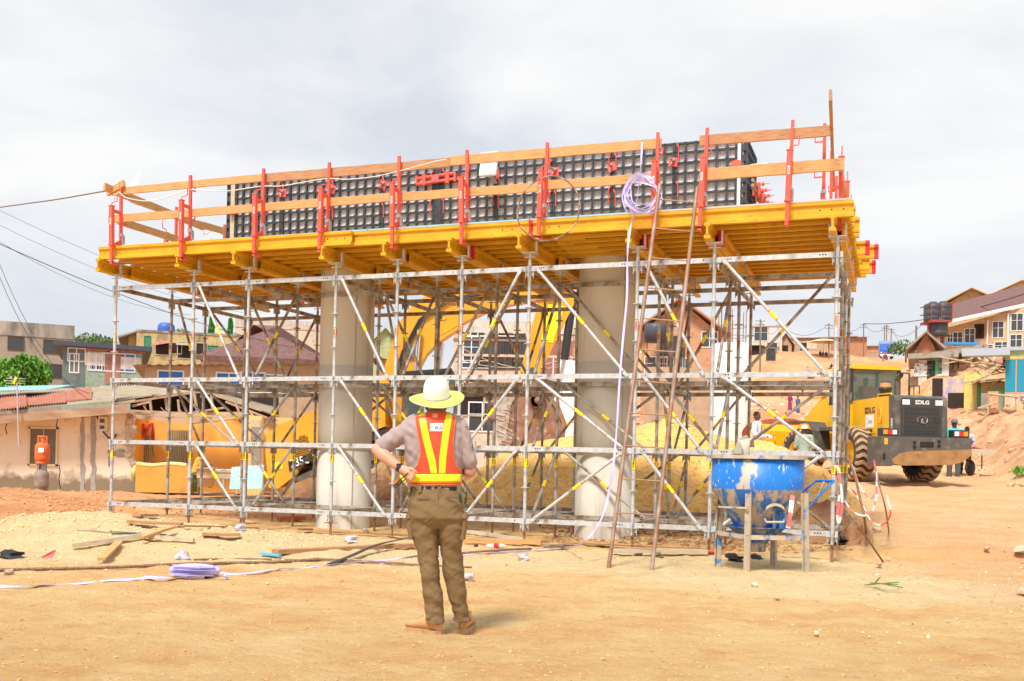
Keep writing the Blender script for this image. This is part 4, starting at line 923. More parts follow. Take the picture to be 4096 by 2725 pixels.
# boots
def bootm(heel,ang,ln=.30,w=.048):
    T=Matrix.Translation(heel)@Matrix.Rotation(ang,4,'Z'); m=MB()
    prof=[(-.012,.02,.04,.08),(0,.036,.04,.12),(.03,.044,.046,.15),(.08,.045,.05,.15),(.13,.044,.05,.13),(.18,.049,.044,.105),(.23,.051,.038,.092),(.27,.046,.032,.085),(.295,.032,.026,.07),(.305,.015,.026,.05)]
    rings=[]
    for y,hw,_,top in prof:
        rings.append([T@V((hw*cos(a),y*ln/.3,.028+(top-.028)*(.5+.5*sin(a)) if sin(a)>-.99 else .028)) for a in [2*pi*k/16 for k in range(16)]])
    m.loft(rings); m.tube(T@V((0,.045,.08)),T@V((0,.05,.15)),.046,16); o=m.build('boot',boot,man)
    s_=MB(); out=[(-.038,-.008),(-.047,.08),(-.044,.16),(-.054,.23),(-.038,.29),(0,.312),(.038,.29),(.052,.23),(.044,.16),(.047,.08),(.038,-.008),(0,-.018)]
    s_.add([T@V((x,y*ln/.3,0)) for x,y in out]+[T@V((x*1.02,y*ln/.3,.036)) for x,y in out],[tuple(range(12))[::-1],tuple(range(12,24))]+[(i,(i+1)%12,(i+1)%12+12,i+12) for i in range(12)]); s_.build('boot_sole',sole,o)
    m=MB()
    for k in range(4):
        y=.10+.03*k; m.tube(T@V((-.03,y,.135-.012*k)),T@V((.03,y,.135-.012*k)),.003,6)
    m.build('laces',mat('lace',(.35,.2,.1)),o)
hlL=V((L(1012,1460).x,-.02,0.0)); hlR=V((L(1065.5,1455).x,.10,0.0))
bootm(hlL,R(52)); bootm(hlR,R(-6))
# helmet with brim (tilted back with the head)
hm=mat('white helmet shell',(.82,.81,.80),rough=.3); br=mat('pale yellow brim fabric',(.76,.82,.10),(.80,.85,.16),s=2,rough=.7); gp_=mat('grey brim piping',(.40,.40,.40),rough=.7)
BT=Matrix.Translation(L(1005,911,.0))@Matrix.Rotation(R(-2),4,'Y')@Matrix.Rotation(R(20),4,'X')
m=MB(); pr=[(.094,-.008),(.094,.02),(.092,.05),(.086,.08),(.073,.106),(.05,.124),(.025,.131),(0,.133)]
vs=[];fs=[]; 
for r,z in pr:
    for k in range(40): a=2*pi*k/40; vs.append(BT@V((r*cos(a)*(.97),r*sin(a)*1.12,z+(.004*max(0,cos(a*1))**8 if z>.05 else 0))))
for i in range(len(pr)-1):
    for k in range(40): fs.append((i*40+k,i*40+(k+1)%40,(i+1)*40+(k+1)%40,(i+1)*40+k))
m.add(vs,fs,0,True); ho=m.build('helmet',hm,man)
m=MB(); m.poly([BT@V((0,.095*cos(a),.045+.088*sin(a))) for a in [pi*k/12 for k in range(13)]],.006,6) ; m.build('helmet_ridge',hm,ho)
def brz(a,r): return -.010-.012*((r-.09)/.1)+.010*sin(2*a+.6)*((r-.09)/.1)
m=MB(); vs=[];fs=[]; rs=[.088,.12,.15,.186]
for r in rs:
    for k in range(56): a=2*pi*k/56; vs.append(BT@V((r*cos(a),r*sin(a)*1.06,brz(a,r))))
for i in range(3):
    for k in range(56): fs.append((i*56+k,i*56+(k+1)%56,(i+1)*56+(k+1)%56,(i+1)*56+k))
m.add(vs,fs,0,True); o=m.build('helmet_brim',br,ho,fix=False); s=o.modifiers.new('s','SOLIDIFY'); s.thickness=.003; baked(o)
m=MB(); m.poly([BT@V((.187*cos(a),.187*sin(a)*1.06,brz(a,.187))) for a in [2*pi*k/56 for k in range(56)]],.003,6,closed=True); m.build('brim_piping',gp_,ho)
m=MB(); m.poly([BT@V((.097*cos(a)*.97,.097*sin(a)*1.12,-.004)) for a in [2*pi*k/40 for k in range(40)]],.0035,6,closed=True); m.build('brim_piping',gp_,ho)
# watch and glasses
m=MB(); d_=(wrL-elL).normalized(); m.tube(wrL-d_*.012,wrL+d_*.014,.031,20); m.build('watch_strap',belt,man)
m=MB(); m.box(wrL+V((-.006,-.028,.012)),(.03,.014,.034)); m.build('watch_case',belt,man)
bl=mat('black plastic',(.02,.02,.022),rough=.35)
m=MB(); m.tube(L(939,1089,-.19),L(906,1119,-.17),.004,6); m.tube(L(934,1103,-.19),L(912,1120,-.17),.004,6); m.poly([L(906,1119,-.17),L(910,1122,-.175),L(917,1117,-.18),L(912,1113,-.175)],.005,6)
m.build('sunglasses_frame',bl,man); m=MB(); m.add([L(903,1107,-.168),L(917,1104,-.175),L(919,1110,-.175),L(907,1121,-.17)],[(0,1,2,3)]); m.build('sunglasses_lens',mat('orange lens',(.6,.18,.04),rough=.2,alpha=.8),man)
# ---------------------------------------------------------------- machines
my=mat('machine yellow',(.86,.50,.012),(.80,.45,.012),s=2,rough=.35,dirt=[((.55,.34,.12),5,.62,.75)])
dg=mat('dark grey machine paint',(.085,.078,.072),(.12,.11,.10),s=4,rough=.55,dirt=[((.30,.21,.13),4,.55,.75)])
mud=mat('dark grey steel caked with orange mud',(.42,.23,.09),(.30,.16,.07),s=4,rough=.9,dirt=[((.10,.085,.075),5,.6,.72)])
tyr=mat('dusty tyre rubber',(.22,.16,.11),(.13,.105,.085),s=5,rough=.9); lugm=mat('mud coated tyre lug',(.50,.34,.19),(.40,.26,.15),s=6,rough=.95,bump=.2); grv=mat('tyre groove rubber',(.05,.042,.036),(.09,.07,.055),s=8,rough=.95)
glass=mat('green tinted cab glass',(.10,.17,.15),rough=.08,alpha=.42); blkr=mat('black trim',(.03,.03,.032),rough=.5); lampg=mat('lamp lens',(.8,.8,.8),rough=.15); redl=mat('red lamp lens',(.75,.02,.02),rough=.2); orl=mat('orange lamp lens',(.85,.30,.02),rough=.2)
chrome=mat('chrome rod',(.7,.7,.7),rough=.2,metal=.9)
def wheel(par,c,rad=.775,w=.56,side=-1,steer=0,lugs=22):
    # axis along local x
    T=Matrix.Translation(c)@Matrix.Rotation(steer,4,'Z')@Matrix.Rotation(pi/2,4,'Y'); hw=w/2
    m=MB(); m.lathe([(rad*.52,-hw*.8),(rad*.62,-hw*.98),(rad*.8,-hw),(rad*.93,-hw*.9),(rad*.955,-hw*.6),(rad*.955,hw*.6),(rad*.93,hw*.9),(rad*.8,hw),(rad*.62,hw*.98),(rad*.52,hw*.8)],48,mtx=T,mi=0); o=m.build('wheel',grv,par)
    m=MB()
    for k in range(lugs):
        a0=2*pi*k/lugs; rings=[]
        for i in range(11):
            s_=-1+2*i/10; z=s_*hw*1.0; a=a0+.085*sin(s_*pi*1.15)+.05*s_; rr1=rad*(1.0-.075*max(0,abs(s_)-.72)/.28-.0); wd=.078 if abs(s_)<.9 else .07; ri=rad*.9-(.12*rad*max(0,abs(s_)-.8)/.2)
            rings.append([T@V((ri*cos(a-wd),ri*sin(a-wd),z)),T@V((rr1*cos(a-wd*.86),rr1*sin(a-wd*.86),z)),T@V((rr1*cos(a+wd*.86),rr1*sin(a+wd*.86),z)),T@V((ri*cos(a+wd),ri*sin(a+wd),z))])
        m.loft(rings,smooth=False)
    tag(m.build('tyre_lugs',lugm,o),kind='stuff')
    m=MB(); m.lathe([(0,side*hw*.35),(rad*.2,side*hw*.38),(rad*.22,side*hw*.2),(rad*.45,side*hw*.15),(rad*.5,side*hw*.75),(rad*.53,side*hw*.82),(rad*.53,side*hw*.6)],36,mtx=T); m.build('rim',my,o)
    return o
def rbox(m,x0,x1,y0,y1,z0,z1,r=.08,axis='z',mi=0):
    # box with rounded corners about given axis
    def rp(a0,a1,b0,b1):
        o=[]
        for cx,cy,s_ in ((a1-r,b1-r,0),(a0+r,b1-r,1),(a0+r,b0+r,2),(a1-r,b0+r,3)):
            for k in range(5): a=pi/2*(s_+k/4); o.append((cx+r*cos(a),cy+r*sin(a)))
        return o
    if axis=='z': m.prism(rp(x0,x1,y0,y1),z0,z1,'z',mi)
    if axis=='y': m.prism(rp(x0,x1,z0,z1),y0,y1,'y',mi)
    if axis=='x': m.prism(rp(y0,y1,z0,z1),x0,x1,'x',mi)
LP=at(2044,1110,27.0); LP.z=hgt(LP.x,LP.y)+.02
ld=thing('wheel_loader','yellow wheel loader seen from behind with its bucket full of red soil','loader',LP,rz=R(9)); ld.scale=(.9,.9,.92)
def lb(f,name,mt,par=ld,bev=0): m=MB(); f(m); o=m.build(name,mt,par); (bevel(o,bev) if bev else None); return o
# rear frame / counterweight
def cwt(m):
    top=[(-1.33,1.22),(1.33,1.22),(1.33,.78),(1.05,.58),(.7,.5),(-.62,.46),(-.95,.5),(-1.02,.42),(-1.33,.42)]
    m.prism(top,-2.0,-1.25,'y')
cw=lb(cwt,'counterweight',dg,bev=.02)
lb(lambda m:m.prism([(-1.02,.60),(-.80,.76),(-.5,.83),(1.32,.92),(1.335,.77),(1.06,.57),(.7,.49),(-.62,.45),(-.96,.49)],-2.012,-1.3,'y'),'mud_band',mud,cw)
for x,z in ((.36,1.10),(.36,.98),(-.36,1.06),(-.36,.94)): lb(lambda m:m.lathe([(.0,0),(.045,0),(.05,.004)],16,c=(x,-2.006,z),mtx=Matrix.Rotation(pi/2,3,'X')),'drain_hole',hole,cw)
lb(lambda m:m.bx(-.2,.2,-2.008,-2.0,.94,1.09),'tow_recess',hole,cw); lb(lambda m:m.bx(-1.28,-1.20,-2.006,-2.0,.6,.76),'tow_recess',hole,cw)
lb(lambda m:m.bx(-1.24,-1.14,-2.006,-2.0,1.0,1.16),'warning_sticker',mat('orange sticker',(.9,.45,.02)),cw)
# hood
def hoodp(m):
    m.prism([(-1.5,1.2),(1.0,1.2),(1.0,2.30),(-1.1,2.34),(-1.46,2.32),(-1.5,2.2)],-.74,.74,'x')
hd=lb(hoodp,'hood',my,bev=.03)
def shell(m): m.prism([(-1.72,1.2),(-1.42,1.2),(-1.36,2.35),(-1.5,2.35),(-1.62,2.31),(-1.68,2.2)],-.78,.78,'x')
gr=lb(shell,'rear_cowl',dg,bev=.05)
lb(lambda m:rbox(m,-.60,.60,-1.735,-1.70,1.24,2.27,.04,'y'),'grille_frame',mat('charcoal frame',(.05,.048,.046),rough=.5),gr)
mesh_=mat('black grille mesh',(.015,.015,.015),rough=.5)
n_=mesh_.node_tree; vo_=n_.nodes.new('ShaderNodeTexVoronoi'); vo_.inputs['Scale'].default_value=38; tc_=n_.nodes.new('ShaderNodeTexCoord'); rp_=n_.nodes.new('ShaderNodeValToRGB'); rp_.color_ramp.elements[0].position=.42; rp_.color_ramp.elements[0].color=(.008,.008,.008,1); rp_.color_ramp.elements[1].position=.55; rp_.color_ramp.elements[1].color=(.05,.048,.045,1); vo_.inputs['Randomness'].default_value=.1
n_.links.new(tc_.outputs['Object'],vo_.inputs[0]); n_.links.new(vo_.outputs['Distance'],rp_.inputs[0]); n_.links.new(rp_.outputs[0],n_.nodes['Principled BSDF'].inputs['Base Color'])
lb(lambda m:m.bx(-.5,.5,-1.745,-1.735,1.30,2.02),'grille',mesh_,gr)
for k in range(6): lb(lambda m:m.bx(-.5,.5,-1.750,-1.744,1.37+.12*k,1.385+.12*k),'grille_bar',blkr,gr)
lb(lambda m:m.lathe([(0,0),(.15,0),(.16,.01),(.16,.02)],28,c=(.0,-1.745,1.68),mtx=Matrix.Diagonal((1,1,.62)).to_3x3()@Matrix.Rotation(pi/2,3,'X')),'badge',lblW,gr)
lb(lambda m:m.lathe([(0,0),(.13,0)],28,c=(.0,-1.768,1.68),mtx=Matrix.Diagonal((1,1,.6)).to_3x3()@Matrix.Rotation(pi/2,3,'X')),'badge',blkr,gr)
lb(lambda m:m.prism([(-.045,1.635),(0,1.735),(-.005,1.68)],-1.774,-1.769,'y'),'badge_emblem',lblW,gr); lb(lambda m:m.prism([(.045,1.635),(0,1.735),(.005,1.68)],-1.774,-1.769,'y'),'badge_emblem',redl,gr)
text('SDLG',.15,'rear_lettering',lblW,gr,fmtx((0,-1.742,2.15),(1,0,0),(0,0,1)),.004,bold=.004,sx=1.15)
text('SDLG',.036,'badge_lettering',lblW,gr,fmtx((0,-1.775,1.622),(1,0,0),(0,0,1)),.002)
lb(lambda m:m.bx(-.115,-.085,-1.749,-1.742,2.13,2.17),'lettering_dot',redl,gr)
lb(lambda m:m.bx(.38,.52,-1.755,-1.745,1.62,1.76),'latch',blkr,gr)
for x in (-.48,.50): lb(lambda m:m.bx(x-.11,x+.11,-1.75,-1.735,2.08,2.22),'work_lamp',lampg,gr,.01)
text('LG953',.10,'model_lettering',lblW,gr,fmtx((-.783,-1.55,1.58),(0,0,1),(0,1,0)),.003,bold=.004)
text('SDLG',.24,'side_lettering',blkr,hd,fmtx((-.744,-.25,1.98),(0,-1,0),(0,0,1)),.004,bold=.005)
lb(lambda m:m.bx(-.75,-.743,-.22,-.18,1.95,2.0),'lettering_dot',redl,hd)
lb(lambda m:m.bx(-.748,-.742,-.48,-.02,1.50,1.86),'paper_sign',lblW,hd)
text('ELD',.12,'sign_letters',blkr,hd,fmtx((-.75,-.30,1.66),(0,-1,0),(0,0,1)),.002)
def gm(m):
    P=[(-.12,1.60),(-.12,1.70),(-.19,1.76)] ; 
    for a,b in (((-.05,1.6),(-.05,1.72)),((-.05,1.72),(-.12,1.8)),((-.12,1.8),(-.19,1.74)),((-.08,1.62),(-.16,1.62)),((-.16,1.62),(-.16,1.67))): m.bar((-.751,a[0],a[1]),(-.751,b[0],b[1]),.004,.014)
lb(gm,'sign_monogram',grn,hd)
text('PL 002',.10,'number_lettering',blkr,hd,fmtx((-.744,-.28,1.42),(0,-1,0),(0,0,1)),.003,bold=.004)
lb(lambda m:(m.bx(-.743,-.739,-.72,-.71,1.22,2.28),m.bx(-.743,-.739,-.72,.06,1.33,1.335)),'panel_gap',mat('panel gap',(.25,.14,.01)),hd)
lb(lambda m:m.poly([(-.75,-.80,2.0),(-.80,-.80,2.02),(-.80,-1.0,2.0),(-.80,-1.0,1.62),(-.80,-.80,1.6),(-.75,-.80,1.62)],.018,6),'grab_handle',my,hd)
for x in (-.55,.45): lb(lambda m:m.poly([(x,-1.1,2.32),(x,-1.1,2.42),(x+.02,-.3,2.44),(x+.02,-.3,2.32)],.02,6),'top_rail',my,hd)
lb(lambda m:m.poly([(.75,-.3,2.3),(.76,-.3,2.72),(.76,.25,2.75),(.76,.25,2.3)],.018,6),'side_rail',blkr,hd)
lb(lambda m:m.tube((.76,.0,2.3),(.76,.0,2.74),.014,6),'side_rail',blkr,hd)
lb(lambda m:(m.tube((.12,-.2,2.32),(.12,-.2,2.92),.075,16),m.tube((.12,-.2,2.88),(.12,-.36,3.0),.078,16)),'exhaust_pipe',mat('exhaust steel',(.13,.115,.11),rough=.6,metal=.3),hd)
lb(lambda m:m.lathe([(0,.04),(.074,.04)],16,c=(.12,-.365,3.0),mtx=Matrix.Rotation(pi/2,3,'X')),'exhaust_mouth',hole,hd)
lb(lambda m:m.lathe([(.15,2.32),(.15,2.55),(.18,2.56),(.18,2.64),(.15,2.66),(.15,2.78),(.13,2.82),(0,2.83)],20,c=(-.22,-.15,0)),'air_cleaner',blkr,hd); lb(lambda m:m.lathe([(.152,2.66),(.152,2.78)],20,c=(-.22,-.15,0)),'air_cleaner_band',wood,hd)
for x in (-1.05,1.05):
    la=lb(lambda m:m.bx(x-.24,x+.24,-1.95,-1.72,1.225,1.43),'lamp_box',blkr)
    for k,mm in enumerate((orl,redl,lampg) if x<0 else (lampg,redl,orl)): lb(lambda m:m.bx(x-.2+.135*k,x-.075+.135*k,-1.96,-1.95,1.27,1.39),'rear_lamp',mm,la)
# cab
cb=lb(lambda m:m.prism([(-.80,3.32),(-.8,3.25),(.80,3.25),(.80,3.32),(.7,3.37),(-.7,3.37)],.75,2.35,'y'),'cab_roof',my,bev=.03)
lb(lambda m:[m.bx(x-.04,x+.04,y-.04,y+.04,2.25,3.26) for x in (-.76,.76) for y in (.85,2.15)]+[m.bx(-.8,.8,.80,.88,2.24,2.32),m.bx(-.8,.8,2.12,2.2,2.24,2.32),m.bx(-.8,-.72,.88,2.12,2.24,2.32),m.bx(.72,.8,.88,2.12,2.24,2.32)],'cab_frame',blkr)
lb(lambda m:(m.bx(-.8,.8,.82,2.2,1.5,2.25)),'cab_base',my); lb(lambda m:m.bx(-1.25,-.8,.5,2.0,1.45,1.55),'step',dg)
lb(lambda m:m.bx(-.72,.72,.84,.85,2.32,3.25),'rear_window',glass); lb(lambda m:m.bx(-.79,-.78,.9,2.1,2.3,3.25),'side_window',glass); lb(lambda m:m.bx(.78,.79,.9,2.1,2.3,3.25),'side_window',glass); lb(lambda m:m.bx(-.72,.72,2.16,2.17,2.3,3.25),'windscreen',glass)
dr=lb(lambda m:(m.bx(-1.24,-.80,.83,.86,1.62,1.67),m.bx(-1.26,-1.19,.82,.87,1.62,3.2),m.bx(-1.24,-.8,.83,.86,3.15,3.2),m.bx(-.86,-.80,.82,.87,1.62,3.2),m.bx(-1.19,-.86,.835,.855,1.67,2.25)),'door',dg); lb(lambda m:m.bx(-1.2,-.86,.84,.85,2.28,3.16),'door_window',glass,dr)
lb(lambda m:(m.bx(.82,1.12,.83,.86,2.3,2.35),m.bx(1.08,1.12,.82,.87,2.3,3.2),m.bx(.82,1.12,.83,.86,3.15,3.2)),'door',dg)
def house_mark(m,x,y,s_): 
    P=[(x-s_,2.9),(x,3.14),(x+s_,2.9),(x+s_*.7,2.9),(x+s_*.7,2.45),(x-s_*.7,2.45),(x-s_*.7,2.75)]
    for a,b in zip(P,P[1:]): m.bar((a[0],y,a[1]),(b[0],y,b[1]),.03,.004)
lb(lambda m:house_mark(m,.6,.83,.1),'green_logo',mat('green print',(.02,.42,.18),rough=.5)); lb(lambda m:house_mark(m,-1.02,.82,.08),'green_logo',MATS['green print'])
lb(lambda m:(m.bx(-.28,.28,1.0,1.12,2.1,2.75),m.bx(-.28,.28,1.0,1.5,2.05,2.15)),'seat',mat('red seat',(.5,.05,.05)))
lb(lambda m:m.poly([(-.15+.2*cos(a),1.75+.06*sin(a),2.42+.17*sin(a)) for a in [2*pi*k/20 for k in range(20)]],.014,6,closed=True),'steering_wheel',blkr)
lb(lambda m:m.lathe([(0,0),(.14,0),(.14,.03)],16,c=(-.22,1.9,3.05),mtx=Matrix.Rotation(pi/2,3,'X')),'cab_fan',wood)
for x in (-1.05,1.05): wheel(ld,(x,0,.76),side=1 if x>0 else -1)
lb(lambda m:m.tube((-.9,0,.76),(.9,0,.76),.14,12),'rear_axle',dg); lb(lambda m:m.bx(-.45,.45,-1.2,1.6,.8,1.3),'rear_frame',dg)
# front half, articulated
FA=Matrix.Translation((0,1.55,0))@Matrix.Rotation(R(14),4,'Z'); ff=lb(lambda m:m.bx(-.4,.4,1.5,2.2,.7,1.45),'front_frame',my); 
def fb(f,name,mt,par=None,bev=0):
    m=MB(); f(m); m.v=[tuple(FA@V(p)) for p in m.v]; o=m.build(name,mt,par or ld); (bevel(o,bev) if bev else None); return o
fb(lambda m:m.bx(-.35,.35,.0,2.4,.7,1.4),'front_frame',my)
for x in (-1.05,1.05):
    w_=wheel(ld,tuple(FA@V((x,1.5,.76))),side=1 if x>0 else -1,steer=R(14))
    fb(lambda m:m.prism([(.55,.9),(.62,1.45),(.85,1.72),(1.5,1.78),(2.1,1.74),(2.1,1.70),(1.5,1.73),(.88,1.66),(.68,1.4),(.62,.9)],x-.3,x+.3,'x'),'fender',dg)
    fb(lambda m:m.prism([(1.0,1.5),(.9,2.35),(1.2,2.55),(1.6,2.3),(2.6,1.5),(3.2,.9),(3.05,.65),(2.2,1.2)],x*.42-.06,x*.42+.06,'x'),'lift_arm',my)
fb(lambda m:m.tube((.25,1.2,2.2),(.25,2.6,2.05),.06,12),'tilt_cylinder',my); fb(lambda m:m.tube((.25,1.5,2.19),(.25,3.0,2.0),.04,12),'tilt_rod',chrome); fb(lambda m:(m.bx(-.5,.0,.8,1.1,2.05,2.3)),'headlamp_bracket',dg)
fb(lambda m:m.poly([(-.55,1.6,2.5),(-.5,1.0,2.55),(-.1,.7,2.55)],.03,6),'hydraulic_pipe',my)
def bkt(m):
    prof=[(3.3,.62),(3.2,1.0),(3.22,1.5),(3.35,1.72),(3.42,1.72),(3.32,1.45),(3.28,1.0),(3.4,.72),(4.4,.62),(4.4,.56),(3.5,.5)]
    m.prism(prof,-1.45,1.45,'x')
    for x in (-1.45,1.42): m.prism([(3.25,.6),(3.2,1.5),(3.4,1.72),(4.25,1.1),(4.4,.6)],x,x+.03,'x')
fb(bkt,'bucket',my,None,.01)
for x in (-1.2,-.9,-.4,.4,.9,1.2): fb(lambda m:m.prism([(3.2,.9),(3.08,1.2),(3.2,1.55)],x-.02,x+.02,'x'),'bucket_rib',my)
soil=mat('red laterite soil',(.36,.075,.03),(.26,.05,.02),s=6,rough=.95,bump=.5,bs=25)
m=MB(); rings=[]
for i in range(15):
    x=-1.4+2.8*i/14; rings.append([FA@V((x,3.3+.95*k/10,1.45+.5*(sin(pi*min(k,10)/10)**.7)*(.6+.4*sin(pi*i/14))+.08*noise.noise(V((x*3,k*.5,2))))) for k in range(11)]+[FA@V((x,4.2,.7)),FA@V((x,3.35,.7))])
m.loft(rings); sp=m.mesh('soil_heap',soil,True); so2=link('soil_heap',sp); so2.matrix_world=Matrix.Translation(LP)@Matrix.Rotation(R(9),4,'Z')@Matrix.Diagonal((.9,.9,.92,1)); tag(so2,'heap of dark red soil in the bucket of the yellow wheel loader','soil')
# ---------------------------------------------------------------- excavator (plane at depth 27)
am=mat('amber machine paint',(.86,.42,.03),(.80,.36,.025),s=2,rough=.4,dirt=[((.50,.27,.10),4,.6,.76)])
rusm=mat('scraped rusty bucket steel',(.38,.20,.12),(.24,.12,.08),s=5,rough=.7,dirt=[((.62,.42,.30),6,.58,.66)],bump=.2)
ED=27.0; EO=at(960,1110,ED); EO.z=hgt(EO.x,EO.y)
ex=thing('excavator','amber crawler excavator tilted on the earth behind the scaffolding, bucket down on the sand','excavator',EO)
def E2(u,v,dy=0): return at(u,v,ED+dy)-EO
def EP(poly,y0,y1,name,mt,par=None,bev=.03,sm=False):
    P=[E2(u,v) for u,v in poly]; m=MB(); m.prism([(p.x,p.z) for p in P],y0,y1,'y'); o=m.build(name,mt,par or ex); (bevel(o,bev) if bev else None); return o
EP([(637,1040),(640,1000),(668,982),(720,960),(800,925),(900,905),(900,985),(735,1052),(700,1095),(665,1122),(644,1120)],-1.25,1.25,'house_body',am,bev=.06)
hb=[o for o in ex.children if o.name.startswith('house_body')][0]
EP([(687,1062),(900,990),(900,1008),(740,1062),(690,1085)],-1.27,1.27,'black_stripe',blkr,hb,0)
EP([(678,1003),(735,960),(745,990),(683,1012)],-1.1,-.2,'engine_cover',dg,hb,.04)
EP([(690,1103),(735,1082),(900,1020),(900,1050),(735,1110)],-1.2,1.2,'under_frame',dg,hb,0)
m=MB()
for i in range(11):
    for j in range(11):
        if (i-5)**2+(j-5)**2<34: p=E2(703+i*2.9,1012+j*5.2-i*.9); m.box((p.x,-1.262,p.z),(.018,.02,.028))
m.build('vent_holes',hole,hb); hb.children[-1]; 
ang=Matrix.Rotation(R(-17),4,'Y')
p=E2(712,1063); text('235c',.30,'side_lettering',lblW,hb,Matrix.Translation((p.x,-1.28,p.z))@ang@Matrix.Rotation(pi/2,4,'X'),.01,bold=.004,sx=.8)
p=E2(735,1045); m=MB(); m.lathe([(.07,0),(.09,0),(.09,.01),(.07,.01)],20,c=(p.x+.15,-1.27,p.z),mtx=Matrix.Rotation(pi/2,3,'X')); m.build('side_emblem',lblW,hb)
p=E2(663,1072); m=MB(); m.box((p.x,-1.256,p.z),(.28,.01,.17),Matrix.Rotation(R(-8),3,'Y')); m.build('warning_sticker',lblY,hb)
m=MB(); p=E2(706,1090); 
EP([(683,1118),(735,1098),(880,1092),(950,1095),(952,1140),(900,1160),(700,1165),(680,1150)],-1.4,-.85,'track',mud,None,.06); EP([(683,1118),(735,1098),(880,1092),(950,1095),(952,1140),(900,1160),(700,1165),(680,1150)],.85,1.4,'track',mud,None,.06)
# cab
cbx=EP([(942,870),(1046,862),(1060,905),(1056,990),(942,1000)],-1.2,-.15,'cab',dg,None,.04)
EP([(950,905),(975,890),(982,975),(950,980)],-1.215,-1.205,'cab_window',glass,cbx,0); EP([(985,888),(1040,884),(1050,940),(1048,985),(985,985)],-1.215,-1.205,'cab_window',mat('cab glass pale',(.45,.58,.56),rough=.1),cbx,0)
m=MB(); m.box(E2(1008,860,-1.1),(.22,.1,.12)); m.build('work_lamp',lampg,cbx)
EP([(935,865),(1046,857),(1048,865),(936,874)],-1.25,-.1,'cab_roof',blkr,cbx,.02)
# boom as a curved box
outer=[(868,985),(872,930),(880,875),(903,797),(924,742),(955,702),(1011,668),(1080,648),(1170,640),(1270,648)]
inner=[(925,985),(932,945),(952,868),(980,810),(1011,779),(1061,749),(1128,716),(1190,700),(1265,690)]
EP(outer+[(1310,668)]+inner[::-1],-.28,.28,'boom',am,None,.03)
bm_=[o for o in ex.children if o.name.startswith('boom')][0]
EP([(930,985),(925,950),(946,872),(974,814),(1005,784),(1056,754),(1060,757),(1011,790),(983,818),(955,872),(935,950),(938,985)],-.3,.3,'boom_edge',am,bm_,0)
m=MB(); 
for a,b in (((1028,727),(1005,730)),((1005,730),(1001,737)),((1001,737),(1010,741)),((1010,741),(1026,739)),((1026,739),(1028,734)),((1016,716),(1001,712))): 
    pa,pb=E2(*a),E2(*b); m.bar((pa.x,-.285,pa.z),(pb.x,-.285,pb.z),.035,.006)
m.build('green_marking',grn,bm_)
EP([(1243,668),(1300,660),(1330,680),(1322,700),(1238,868),(1215,872),(1197,856),(1238,700)],-.22,.22,'stick',am,None,.03)
m=MB(); m.tube(E2(958,905,-.4),E2(957,855,-.4),.10,14); m.tube(E2(957,860,-.4),E2(965,760,-.4),.06,12,1); m.build('boom_cylinder',[blkr,chrome],ex)
m=MB(); m.tube(E2(1018,905,-.1),E2(1010,852,-.1),.10,14); m.tube(E2(1010,860,-.1),E2(1018,790,-.1),.06,12,1); m.build('boom_cylinder',[blkr,chrome],ex)
m=MB(); m.tube(E2(1318,690,-.1),E2(1299,828,-.1),.11,14); m.tube(E2(1299,828,-.1),E2(1284,905,-.1),.05,12,1); m.build('bucket_cylinder',[blkr,chrome],ex)
m=MB(); m.tube(E2(1220,868,-.2),E2(1258,935,-.2),.10,12); m.tube(E2(1284,900,-.2),E2(1252,920,-.2),.08,12); m.build('bucket_link',rusm,ex)
bo=EP([(1140,972),(1150,930),(1178,900),(1215,892),(1250,905),(1280,935),(1296,975),(1292,1015),(1265,1042),(1205,1052),(1170,1046),(1178,1015),(1165,990)],-.75,.75,'bucket',rusm,None,.05)
m=MB(); m.lathe([(0,0),(.17,0),(.2,.05),(.2,.2)],20,c=E2(1238,922,-.75),mtx=Matrix.Rotation(pi/2,3,'X')); m.lathe([(0,.1),(.09,.1),(.09,.0)],16,c=E2(1238,922,-.95),mtx=Matrix.Rotation(pi/2,3,'X')); m.build('bucket_pin',rusm,bo)
for k in range(5):
    m=MB(); a=E2(1150+k*2,955-12*k,-.6+.3*k); m.bar(a,a+V((-.35,-.05,.06*k-.1)),.12,.07); m.build('bucket_tooth',rusm,bo)
for s_ in (-.3,.3):
    m=MB(); m.prism([(E2(u,v).x,E2(u,v).z) for u,v in ((1225,890),(1262,900),(1275,950),(1250,1000),(1240,960),(1220,930))],s_-.04-.4,s_+.04-.4,'y'); m.build('bucket_ear',rusm,bo)

gsc=mat('worn grey bucket plate',(.42,.38,.34),(.56,.50,.44),s=6,rough=.6,dirt=[((.34,.18,.10),4,.5,.62)])
EP([(1136,975),(1150,932),(1178,902),(1196,905),(1176,935),(1170,985),(1180,1015),(1168,1044),(1152,1035)],-.80,.80,'bucket_side_plate',gsc,bo,.02)
EP([(1250,905),(1284,935),(1301,978),(1295,1018),(1266,1047),(1205,1058),(1205,1050),(1262,1036),(1286,1010),(1290,978),(1274,942)],-.82,.82,'bucket_shell_rim',rusm,bo,.02)
random.seed(77)
for k in range(16):
    u=random.uniform(1140,1175); v=930+k*6; p=E2(u,v,-.815); q=E2(u+random.uniform(8,22),v+random.uniform(2,9),-.815); m=MB(); m.bar(p,q,.02,.006); m.build('scratch_mark',lblW,bo)
for k in range(3):
    m=MB(); m.poly([E2(905+k*3,880,-.33),E2(925+k*3,810,-.34),E2(965+k*4,735,-.34),E2(1030+k*4,690,-.34),E2(1120,668+k*4,-.33)],.022,6); m.build('hydraulic_hose',blkr,bm_)
